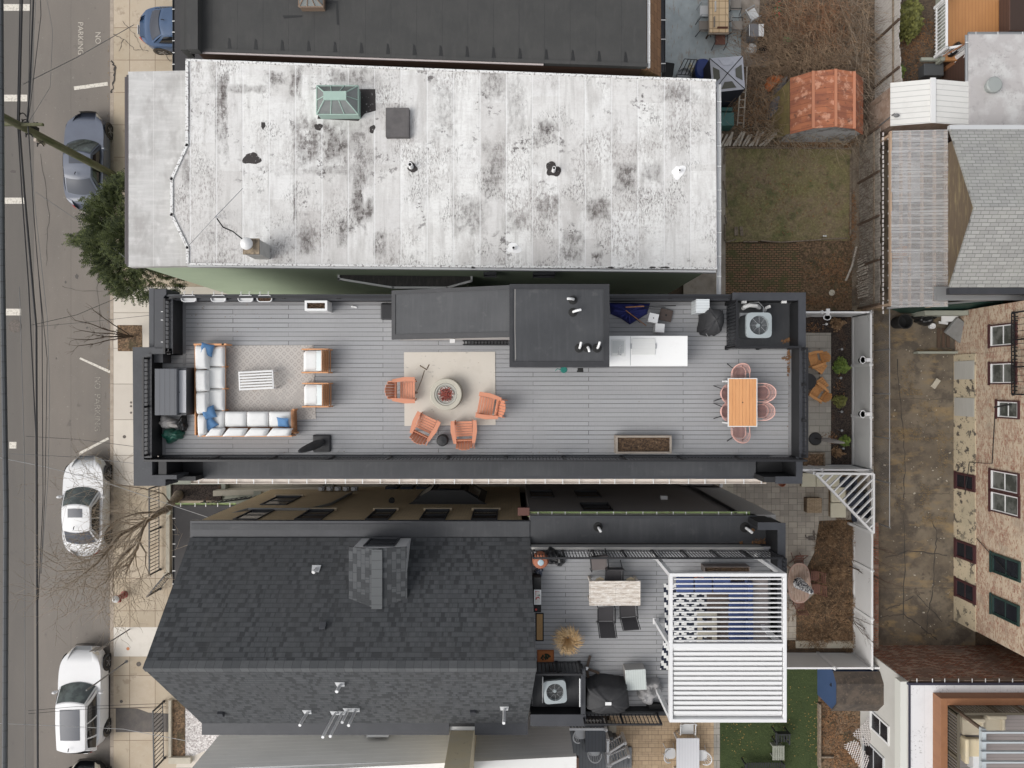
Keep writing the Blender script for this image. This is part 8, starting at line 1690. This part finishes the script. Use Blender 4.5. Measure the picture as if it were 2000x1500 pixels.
for k in range(5):mb=MB();mb.pbox(1862,118+k*8,1890,126+k*8,0,zo-.2*(k+1));mb.build('stair_tread',m_bpl,od)
mb=MB();mb.tube([W(1842,110,zo+.9),W(1886,85,zo+.95)],.035,5);mb.build('dark_handrail',m_bpl,od)
mb=MB();mb.cbox((0,0,.3),(.9,.55,.5));tag(mb.build('trunk',M('dark grey trunk',(.09,.095,.10),.6),loc=W(1818,140,.3)-Vector((0,0,.3)),bevel=.03),'dark grey storage trunk below the orange deck rail','trunk')
heap('black_tarp','black tarpaulin slumped at the corner of the orange deck','tarpaulin',1870,95,.36,.24,.35,m_plastb,3.9,35,zo)
mb=MB();
for s_,(x,y)in enumerate(((1968,10),(1962,42))):pass
t=thing('dark_barbecue','dark wheeled barbecue at the right end of the orange deck','barbecue',W(1985,30,zo),world=True)
for(x,y)in((1968,8),(1961,40)):mb=MB();mb.lathe([(.20,0),(.22,.08),(.20,.16),(.05,.17)],W(x,y,zo),20);mb.build('wheel',m_rubber,t,smooth=True)
mb=MB();mb.pbox(1972,-20,2030,60,zo+.1,zo+.8);mb.build('cabinet',m_brown,t,bevel=.03)
shrub('yellow green leafy bush beside the white balustrade',1778,28,.85,m_ogreen,0,2600,11,'leafy_bush',leaf=.09,zh=.9)
shrub('small green fern-like bush by the white metal shed',1752,142,.45,m_lgreen,0,700,12,'leafy_bush',leaf=.07)
m_oldf=M('weathered grey boards',(.30,.27,.235),.95,[('l','y',.135,.012,(.07,.06,.05),.9),('n',(1.5,6,1.5),.42,.66,(.15,.13,.11),.8,6),('n',(5,5,5),.56,.7,(.36,.33,.29),.6,5,4)],bump=(15,.6))
m_palef=M('pale weathered boards',(.46,.43,.40),.95,[('l','y',.135,.010,(.25,.22,.2),.8),('n',(2,5,2),.5,.68,(.30,.27,.24),.7,7),('n',(9,9,9),.6,.68,(.12,.10,.09),.7,6,3)],bump=(15,.5))
def boardfence(label,x,ya,yb_,h,mat,step=.14,seed=1,lean=0,nm='board_fence',wav=0,n_post=4):
 rnd=random.Random(seed);t=thing(nm,label,'fence',(x,(ya+yb_)/2,0),world=True);mb=MB();y=ya
 while y<yb_:
  hh=h+rnd.uniform(-.05,.05)+wav*math.sin((y-ya)*1.3);mb.add([(x,y,0),(x,y+step*.93,0),(x+lean,y+step*.93,hh),(x+lean,y,hh),(x+.03,y,0),(x+.03,y+step*.93,0),(x+lean+.03,y+step*.93,hh),(x+lean+.03,y,hh)],[(3,2,1,0),(4,5,6,7),(0,1,5,4),(1,2,6,5),(2,3,7,6),(3,0,4,7)]);y+=step
 mb.build('boards',mat,t)
 for k in range(n_post+1):y=ya+(yb_-ya)*k/n_post;mb=MB();mb.box(x-.09,x-.01,y-.045,y+.045,0,h+.05);mb.build('fence_post',m_bark2,t)
 mb=MB();mb.box(x-.06,x-.012,ya,yb_,h*.75,h*.75+.09);mb.build('fence_rail',m_bark,t)
 return t
boardfence('pale weathered board fence with a wavy top at the top right',16.85,W(0,244,1).y,20,2.15,m_palef,wav=.10,seed=3)
boardfence('dark weathered board fence between the patchy lawn and the clear canopy',16.12,W(0,598,1).y,W(0,262,1).y,1.85,m_oldf,seed=4)
mb=MB();rnd=random.Random(9)
for k in range(40):
 y0_=W(0,262,1.9).y-k*.2;mb.cbox((16.25,y0_,1.90+rnd.uniform(-.02,.02)),(.05,.14,.05),rnd.uniform(-8,8))
tag(mb.build('fence_capping',m_latt),'broken white strip running along the top of the dark board fence','capping')
mb=MB();b=W(1697,262,.3);mb.tube([b,W(1747,222,2.4)],.03,6);mb.lathe([(.12,0),(.14,.05),(.06,.1)],W(1750,226,2.4),12,sy=.6);tag(mb.build('lamp_post',m_gal),'thin grey lamp post slanting over the pale board fence end','lamp post')
def palefence(label,x0,x1,y0,y1,seed):
 rnd=random.Random(seed);t=thing('fallen_fence',label,'fence',W((x0+x1)/2,(y0+y1)/2,0),world=True);x=x0;k=0
 while x<x1:
  mb=MB();a_=W(x,y1,.25);b_=W(x+rnd.uniform(6,22)*(.6+.8*k/10),y0+rnd.uniform(-3,4),.3+.25*rnd.random());d_=(b_-a_);e=Vector((-d_.y,d_.x,0)).normalized()*.045;mb.slab([a_-e,a_+e,b_+e,b_-e],.02);mb.build('picket',m_palep,t);x+=rnd.uniform(4.5,7)*(1+max(0,k-9)*.12);k+=1
 return t
m_palep=M('bleached pickets',(.42,.38,.33),.95,[('n',(6,6,6),.45,.65,(.26,.22,.18),.7)])
palefence('fallen grey picket fence beside the white roof corner',1402,1492,259,285,5)
t=thing('fallen_fence','small heap of bleached boards leaning on the dark fence','fence',W(1685,545,0),world=True);rnd=random.Random(15)
for k in range(17):mb=MB();a_=W(1674+rnd.uniform(-2,2),508+k*4.6,.3);b_=W(1696+rnd.uniform(-4,5),498+k*4.8,1.0);d_=b_-a_;e=Vector((-d_.y,d_.x,0)).normalized()*.035;mb.slab([a_-e,a_+e,b_+e,b_-e],.02);mb.build('picket',m_palep,t)
osd=thing('rusty_shed','shed with rusty orange barrel roof and olive end wall in the brush','shed',W(1610,200,0),world=True)
m_rustr=M('rusty orange metal',(.43,.155,.075),.75,[('l','y',.27,.02,(.16,.055,.03),.85),('p','yx',.27,.9,(.26,.09,.05),.6,.5),('n',(1,3,1),.44,.60,(.24,.085,.05),.85,8),('n',(3,3,3),.53,.62,(.62,.33,.22),.75,8,4),('n',(4,4,4),.60,.66,(.10,.05,.035),.7,7,9)],bump=(12,.5))
prof=[(1543,1.45),(1588,2.15),(1632,2.35),(1668,2.1),(1686,1.4)]
pp=[((x-1000)*(CH-z)/F,z)for x,z in prof];ya,yb2=W(0,250,2.2).y,W(0,138,2.2).y
for(xa_,za_),(xb_,zb_)in zip(pp[:-1],pp[1:]):
 mb=MB();mb.slab([(xa_,ya,za_),(xb_,ya,zb_),(xb_,yb2,zb_),(xa_,yb2,za_)],.04);mb.build('roof_panel',m_rustr,osd)
for xa_,za_ in pp[1:-1]:mb=MB();mb.box(xa_-.06,xa_+.06,ya,yb2,za_-.01,za_+.04);mb.build('ridge_batten',M('orange batten',(.50,.21,.12),.7),osd)
w_=MB();base=[(pp[0][0]+.05,0)]+[(x,z-.05)for x,z in pp]+[(pp[-1][0]-.05,0)]
n_=len(base);w_.add([(x,ya+.12,z)for x,z in base]+[(x,yb2-.05,z)for x,z in base],[tuple(range(n_))[::-1],tuple(range(n_,2*n_)),(0,n_,n_+1,1),(n_-1,n_-2,2*n_-2,2*n_-1)]);w_.build('wall',M('grey white shed wall',(.42,.42,.43),.8,[('n',2,.5,.62,(.15,.13,.12),.8)]),osd)
mb=MB();x_=pp[0][0];mb.slab([(x_-.32,ya+.2,.05),(x_-.02,ya+.05,1.40),(x_-.02,yb2-.1,1.40),(x_-.32,yb2-.3,.05)],.03);mb.build('end_wall',M('olive mossy wall',(.22,.175,.07),.9,[('n',3,.42,.65,(.13,.10,.05),.7)]),osd)
heap('grey_tarpaulin','grey tarpaulin heap slumped against the olive shed wall','tarpaulin',1523,192,.30,1.0,.6,M('dark grey tarp',(.10,.10,.11),.6,[('n',5,.45,.65,(.22,.21,.22),.8)],bump=(12,1)),8.8,-14,.05)
heap('orange_sheet','crumpled orange plastic sheet north of the grey tarpaulin','sheet',1513,158,.45,.28,.45,M('orange plastic sheet',(.55,.15,.035),.6,[('n',6,.5,.65,(.35,.09,.03),.7)],bump=(12,1)),2.9,30,.05)
pc=thing('popup_tent','grey and white screened pop-up tent over a black base behind the white roof corner','tent',W(1420,150,0),world=True)
zt2=2.1;cs=[W(1386,114,zt2),W(1451,109,zt2+.1),W(1455,174,zt2),W(1392,181,zt2)];top=W(1421,143,zt2+.45)
m_tc=M('pale grey tent cloth',(.44,.45,.50),.7,[('n',(3,3,3),.45,.7,(.34,.35,.40),.7)],bump=(8,.6));m_mesh=M('dark tent mesh',(.10,.10,.085),.8)
for k in range(4):
 a_,b_=cs[k],cs[(k+1)%4];mb=MB();mb.slab([a_,b_,top],.01);sd=mb.build('tent_panel',m_tc,pc)
 if k!=0 or True:
  c_=(a_+b_+top)/3;q=[c_+(v-c_)*.62+Vector((0,0,.03))for v in(a_.lerp(b_,.12),a_.lerp(b_,.88),b_.lerp(top,.62),a_.lerp(top,.62))];mb=MB();mb.slab(q,.008);mb.build('mesh_window',m_mesh if k!=0 else m_tc,sd)
for k in range(4):
 a_,b_=cs[k],cs[(k+1)%4];a0,b0=Vector((a_.x,a_.y,.0)),Vector((b_.x,b_.y,.0));mb=MB();mb.slab([a_-Vector((0,0,.02)),b_-Vector((0,0,.02)),b0,a0],.01)if False else mb.add([a_,b_,b0,a0],[(0,1,2,3)]);mb.build('tent_skirt',M('black navy tent skirt',(.015,.017,.03),.7),pc)
 mb=MB();mb.tube([a_,top],.018,5);mb.build('tent_pole',m_rubber,pc)
m_teal=M('teal resin lid',(.045,.125,.115),.5,[('n',2,.4,.7,(.06,.15,.14),.5)])
mb=MB();mb.pbox(1396,219,1434,245,.0,.75);tag(mb.build('teal_bin',m_teal,bevel=.03),'teal plastic storage bin, lower and larger of two by the white roof edge','storage bin','teal storage bins');mb=MB();mb.pbox(1398,209,1431,217,.0,.6);tag(mb.build('teal_bin',m_teal,bevel=.03),'narrow teal plastic storage bin just above the larger one','storage bin','teal storage bins')
t=thing('blue_recycling_bin','navy blue upright bin with rounded top between cart and pop-up tent','bin',W(1373,135,.9)-Vector((0,0,.9)),0);mb=MB();mb.lathe([(.28,0),(.33,.8),(.35,.86)],(0,0,0),24,sy=1.4,sq=.7);mb.build('body',M('navy plastic',(.012,.02,.08),.4),t,smooth=True);mb=MB();mb.lathe([(.36,.861),(.36,.92),(.30,1.02),(.05,1.06)],(0,0,0),24,sy=1.3,sq=.8);mb.build('lid',M('navy plastic lid',(.015,.035,.16),.4),t,smooth=True)
mb=MB();mb.cbox((0,0,.35),(.42,.72,.7),-8);tag(mb.build('black_tool_box',m_rubber,loc=W(1307,137,.7)-Vector((0,0,.7)),bevel=.04),'black tall plastic box with a tan stick beside the brown shingle edge','box')
t=thing('wire_cart','black wire hand cart holding white and yellow bundles','cart',W(1345,137,.0),world=True)
for(a_,b_)in(((1337,115,.9),(1362,117,.9)),((1337,115,.9),(1322,145,.4)),((1362,117,.9),(1350,147,.4)),((1322,145,.4),(1350,147,.4)),((1344,116,.9),(1330,145,.4)),((1350,116,.9),(1338,146,.4)),((1356,117,.9),(1344,146,.4)),((1322,145,.4),(1322,145,.05)),((1350,147,.4),(1350,147,.05))):mb=MB();mb.tube([W(*a_),W(*b_)],.018,5);mb.build('cart_bar',m_rail,t)
heap('cart_bundle','white and yellow bag bundle in the black wire cart','bundle',1352,135,.17,.28,.4,M('white yellow bags',(.6,.57,.5),.6,[('n',8,.52,.56,(.5,.38,.03),.9),('n',9,.55,.6,(.03,.03,.03),.8,3,5)]),1.9,0,.05)
mb=MB();mb.lathe([(.32,0),(.34,.5),(.31,.52),(.30,.3),(.02,.28)],(0,0,0),26);tag(mb.build('round_basket',m_metal,loc=W(1336,148,.4)-Vector((0,0,.4)),smooth=True),'round wire rimmed basket touching the white roof edge','basket')
tt=thing('tiled_table','long cream tiled patio table with a clock plate at its middle','table',W(1404,30,.75)-Vector((0,0,.71)),0)
m_tile=M('cream tile top',(.62,.46,.27),.5,[('b','xy',.285,.31,.012,(.66,.49,.30),(.60,.43,.25),(.28,.17,.09),0,0)]);mb=MB();mb.box(-.43,.43,-.78,1.6,.66,.75);mb.build('tile_top',m_tile,tt,bevel=.01)
mb=MB();mb.box(-.46,.46,-.84,1.62,.60,.70);mb.build('table_frame',M('taupe table frame',(.30,.25,.20),.7),tt)
for sx in(-1,1):
 for sy in(-.7,1.3):mb=MB();mb.cbox((sx*.38,sy,.3),(.06,.06,.6));mb.build('leg',m_bark2,tt)
cp=thing('clock_plate','dark square plate with a round pale clock dial on the tiled table','clock',W(1406,31,.77)-Vector((0,0,.03)),0);mb=MB();mb.box(-.14,.14,-.14,.14,.0,.015);mb.build('plate',m_iron,cp);mb=MB();mb.lathe([(.11,.016),(.11,.025),(.02,.027)],(0,0,0),24);mb.build('dial',m_creamc,cp);mb=MB();mb.cbox((.01,.01,.030),(.12,.015,.004),50);mb.cbox((0,0,.03),(.10,.012,.004),20);mb.build('clock_hand',m_rubber,cp)
m_tpc=M('taupe patio chair',(.26,.23,.20),.7)
def pchair(label,px,py,rz,mat=m_tpc,grp='patio chairs round the tiled table'):
 t=thing('patio_chair',label,'chair',W(px,py,.5)-Vector((0,0,.46)),rz,grp)
 mb=MB();mb.slab([(-.24,.24,.42),(.24,.24,.42),(.24,-.22,.40),(-.24,-.22,.40)],.02);mb.build('seat',mat,t);mb=MB();mb.slab([(-.24,-.22,.42),(.24,-.22,.42),(.24,-.36,.85),(-.24,-.36,.85)],.02);mb.build('backrest',mat,t)
 for s_ in(-1,1):mb=MB();mb.tube([(s_*.28,.3,0),(s_*.28,.22,.62),(s_*.28,-.28,.62)],.018,5);mb.tube([(s_*.26,-.2,.42),(s_*.3,-.42,0)],.018,5);mb.build('arm_frame',m_metal if mat is m_vinyl else m_rail,t)
 return t
pchair('taupe patio chair west of the tiled table, lower one',1376,50,90);pchair('pale patio chair west of the tiled table, upper one',1378,20,90,m_vinyl);pchair('taupe patio chair east of the tiled table, upper one',1437,8,-90);pchair('taupe patio chair east of the tiled table, lower one',1440,50,-90);pchair('dark patio chair at the south end of the tiled table',1407,76,180,m_redwood)
pchair('white patio chair tipped beside the grey barbecue',1470,28,-60,m_vinyl,'x')['group']='patio chairs round the tiled table'
t=thing('patio_barbecue','grey barbecue with white side shelf beside the tipped white chair','barbecue',W(1477,58,.9)-Vector((0,0,.86)),0);mb=MB();mb.box(-.24,.12,-.30,.30,.2,.82);mb.build('cabinet',M('grey enamel',(.16,.155,.16),.4),t,bevel=.02);mb=MB();mb.box(.125,.36,-.28,.28,.78,.83);mb.build('side_shelf',m_white,t,bevel=.01);mb=MB();mb.tube([(-.28,-.26,.8),(-.28,.26,.8)],.02,6);mb.build('handle',m_chrome,t)
mb=MB();mb.lathe([(.22,0),(.24,.3),(.20,.34),(.10,.34),(.06,.4)],(0,0,0),22);tag(mb.build('gas_bottle',m_vinyl,loc=W(1470,93,.4)-Vector((0,0,.38)),smooth=True),'round pale gas bottle below the grey barbecue','gas bottle');
mb=MB();mb.lathe([(.20,0),(.24,.4),(.22,.42),(.20,.3),(.02,.28)],(0,0,0),22,sq=.7);tag(mb.build('square_bucket',m_rubber,loc=W(1489,90,.4)-Vector((0,0,.38)),smooth=True),'dark square bucket beside the pale gas bottle','bucket')
heap('green_bag','small bright green bag in the brush south of the red ornament','bag',1538,78,.2,.16,.2,M('bright green bag',(.12,.42,.14),.5),1.2,0,.05);heap('red_ornament','small red and green ornament pile in the brush','ornament',1520,18,.16,.42,.25,M('red green ornament',(.02,.10,.04),.5,[('n',8,.52,.56,(.5,.03,.03),.9,3)]),4.4,0,.05)
t=thing('wooden_ladder','old wooden ladder standing in the brush beside the teal bins','ladder',W(1445,205,0),world=True)
for(a_,b_)in(((1446,170,1.6),(1440,245,.2)),((1459,130,1.9),(1452,250,.2))):mb=MB();mb.tube([W(*a_),W(*b_)],.03,5);mb.build('side_rail',m_palep,t)
for k in range(5):mb=MB();mb.tube([W(1446-k*1.5,180+k*15,1.5-.3*k),W(1457-k*1.2,180+k*15,1.5-.3*k)],.02,5);mb.build('rung',m_palep,t)
def brush(label,regs,n,seed,L_=(.5,1.6),r=.008,zr_=(.05,1.2),mat=None,name='dry_brush',wig=.35):
 rnd=random.Random(seed);mb=MB()
 for _ in range(n):
  x0,y0,x1,y1=rnd.choice(regs);z=rnd.uniform(*zr_);p=W(rnd.uniform(x0,x1),rnd.uniform(y0,y1),z);a=rnd.uniform(0,6.283);d_=Vector((math.cos(a),math.sin(a),rnd.uniform(-.3,.4)));pts=[p];l_=rnd.uniform(*L_)
  for k in range(5):d_=(d_+Vector((rnd.uniform(-1,1),rnd.uniform(-1,1),rnd.uniform(-.5,.4)))*wig).normalized();p=p+d_*l_/5;p.z=max(.03,p.z);pts.append(p)
  mb.tube(pts,[r*(1-.12*k)for k in range(6)],3,cap=False)
 return tag(mb.build(name,mat or m_vine),label,'brush',kind='stuff')
brush('tangled dry brush stems filling the yard north of the rusty shed',[(1500,0,1700,130),(1500,0,1700,130),(1440,60,1540,280),(1500,110,1700,145)],2300,31,r=.0095,mat=M('light brown dry stems',(.38,.27,.175),.95,[('n',2,.4,.65,(.12,.08,.055),.9)]))
brush('orange brown dry stems in the brush near the top',[(1560,0,1660,90),(1500,10,1640,60)],330,32,mat=M('orange brown stems',(.30,.15,.08),.95))
brush('thick bare vines along the pale fence top',[(1660,0,1705,280)],260,33,(.8,2.2),.012,(.3,2.0),mat=m_bark)
brush('pale bare vines in front of the rusty shed',[(1470,240,1690,290),(1500,255,1690,285)],240,34,(.5,1.5),.011,(.1,1.2),mat=M('pale vine',(.30,.24,.17),.95))
brush('dark vines crawling over the dark board fence',[(1672,270,1716,600)],420,35,(.3,1.1),.007,(.8,1.9),mat=m_bark2)
brush('fine dead stalks by the fence corner',[(1655,420,1690,600),(1560,560,1680,604)],200,36,(.2,.7),.006,(.05,.3))
tufts('lawn_grass','patchy winter grass blades over the northern lawn',[(1417,292,1662,470)],7000,M('olive grass blades',(.22,.20,.095),.95,[('n',2,.42,.6,(.22,.16,.09),.9),('n',9,.5,.68,(.10,.125,.045),.8,5,3)]),.035,15,(.03,.10),cat='grass')
tufts('moss_tufts','moss and weed tufts between the old bricks',[(1417,476,1565,604),(1560,476,1665,604)],2600,M('moss tufts',(.07,.075,.025),.95,[('n',3,.45,.6,(.12,.09,.05),.9)]),.03,16,(.03,.08))
leaves('fallen_leaves','brown leaves littering the dirt at the edge of the patchy lawn',[(1640,540,26,55),(1610,530,45,30),(1580,590,60,12),(1665,430,8,60),(1540,380,110,80)],m_leafbrown,1500,.03,17,.045)
leaves('fallen_leaves','dead leaves strewn through the brush yard',[(1560,70,130,70),(1480,220,60,60),(1600,280,90,12)],m_leafbrown,2200,.02,18,.06)
leaves('fallen_leaves','dead leaves under the yellow green bush by the pale fence',[(1770,110,40,60),(1790,70,40,40)],m_leafbrown,900,.0,19,.06)
t=thing('lawn_edging','thin weathered timber edging round the patchy lawn','edging',W(1540,470,0),world=True);rnd=random.Random(3)
for(a_,b_)in(((1418,288),(1552,289)),((1568,289),(1670,290)),((1416,288),(1415,320)),((1414,354),(1416,370)),((1418,372),(1420,402)),((1416,420),(1420,436)),((1416,438),(1416,470)),((1419,473),(1438,467)),((1452,472),(1480,472)),((1486,470),(1524,473)),((1526,473),(1605,468)),((1605,467),(1655,465)),((1662,300),(1661,460))):
 A_,B_=W(*a_,.1),W(*b_,.1);d_=B_-A_;mb=MB();mb.cbox(((A_.x+B_.x)/2,(A_.y+B_.y)/2,.07),(d_.length,.045,.12),math.degrees(math.atan2(d_.y,d_.x)));mb.build('edging_board',m_bark,t)
mb=MB();mb.slab([W(1401,345,.9),W(1409,290,.1),W(1413,290,.1),W(1404,345,.9)],.04);tag(mb.build('leaning_plank',m_palep),'pale plank leaning against the corner of the white roofed house','plank')
mb=MB();mb.tube([W(1673,482,.15),W(1664,520,.15),W(1652,548,.1)],.05,6);tag(mb.build('fallen_branch',m_palep),'pale fallen branch lying along the lawn edge','branch')
mb=MB();mb.cbox((0,0,.05),(.16,.40,.04));mb.cbox((.25,.0,.05),(.14,.42,.04),6);tag(mb.build('old_boards',m_bark,loc=W(1437,452,.05)),'two short old boards in the corner of the patchy lawn','boards')
mb=MB();mb.lathe([(.13,0),(.14,.05),(.05,.07)],(0,0,0),18);tag(mb.build('round_stone',m_cstone,loc=W(1624,572,.05)),'round pale stone in the dirt near the bottom of the brick paving','stone')
for k,(x,y,l_)in enumerate(((1609,461,'left of two tiny white scraps by the lawn edging'),(1613,461,'right of two tiny white scraps by the lawn edging'))):mb=MB();mb.lathe([(.05,0),(.03,.04),(.005,.06)],(0,0,0),7);tag(mb.build('white_scrap',m_white,loc=W(x,y,.04)),l_,'scrap','white scraps on the lawn')
m_crack=M('dark crack filler',(.055,.048,.042),.9)
def crack(pp,z,w,seed,name='crack',mat=None):
 rnd=random.Random(seed);P=[]
 for(a,b)in zip(pp[:-1],pp[1:]):
  for k in range(7):u=k/7;P.append((a[0]+(b[0]-a[0])*u+rnd.uniform(-1.6,1.6),a[1]+(b[1]-a[1])*u+rnd.uniform(-1.6,1.6)))
 P.append(pp[-1]);L_,R_=[],[]
 for i,q in enumerate(P):
  A_=W(*P[max(i-1,0)],z);B_=W(*P[min(i+1,len(P)-1)],z);d_=(B_-A_).normalized();e=Vector((-d_.y,d_.x,0))*w*rnd.uniform(.4,1.3);c=W(*q,z);L_.append(c+e);R_.append(c-e)
 mb=MB();n=len(P);mb.add(L_+R_,[(i,i+1,n+i+1,n+i)for i in range(n-1)]);return tag(mb.build(name,mat or m_crack),kind='structure')
for k,pp in enumerate(([(1818,1015),(1830,1040),(1826,1090),(1822,1150),(1812,1200),(1810,1240)],[(1765,1000),(1767,1100),(1764,1210)],[(1720,1205),(1765,1200),(1800,1225),(1830,1250)],[(1730,1090),(1780,1075),(1850,1085)],[(1790,1160),(1840,1215)],[(1752,700),(1760,800),(1768,900),(1764,980)],[(1785,1165),(1760,1180),(1730,1190)])):
 crack(pp,.028,.022,k+1)
for k,pp in enumerate(([(238,40),(262,66),(280,100)],[(222,66),(245,80),(262,96),(290,100)],[(240,78),(232,100)],[(322,100),(330,118),(345,124)])):
 crack(pp,.128,.012,k+20)
for k,pp in enumerate(([(217,118),(224,128),(222,160),(218,182)],)):
 crack(pp,.13,.045,k+40)
for k,pp in enumerate(([(205,480),(190,560),(196,640)],[(80,300),(95,420),(90,520)],[(120,560),(160,570),(216,566)],[(150,470),(175,520)])):crack(pp,.006,.010,k+50)
m_oil=M('oil stain',(.085,.075,.068),.7)
for k,(x,y,rx,ry)in enumerate(((150,540,.12,.16),(128,551,.07,.09),(170,640,.09,.07),(110,700,.05,.08),(140,860,.07,.05),(26,335,.2,.10),(200,655,.08,.05))):
 c=W(x,y,.006);mb=MB();n=14;mb.add([(c.x+rx*.7*math.cos(q*6.283/n)*(1+.25*math.sin(q*2.3+k)),c.y+ry*.7*math.sin(q*6.283/n)*(1+.25*math.cos(q*1.7+k)),.007)for q in range(n)],[tuple(range(n))]);tag(mb.build('oil_stain',m_oil),kind='structure')
leaves('kerb_litter','dry leaves and grit gathered along the street kerb',[(213,300,3,250),(213,700,3,200),(214,1180,3,90),(235,1310,8,12),(250,1000,10,60)],M('pale dry leaves',(.30,.22,.13),.9,[('n',6,.4,.7,(.16,.1,.05),.8)]),420,.005,44,.03)
leaves('deck_debris','small dry leaf bits scattered thinly over the large deck planks',[(900,745,560,130),(450,620,90,30),(1540,800,3,80),(800,882,500,3)],m_leafbrown,75,10.004,45,.018)
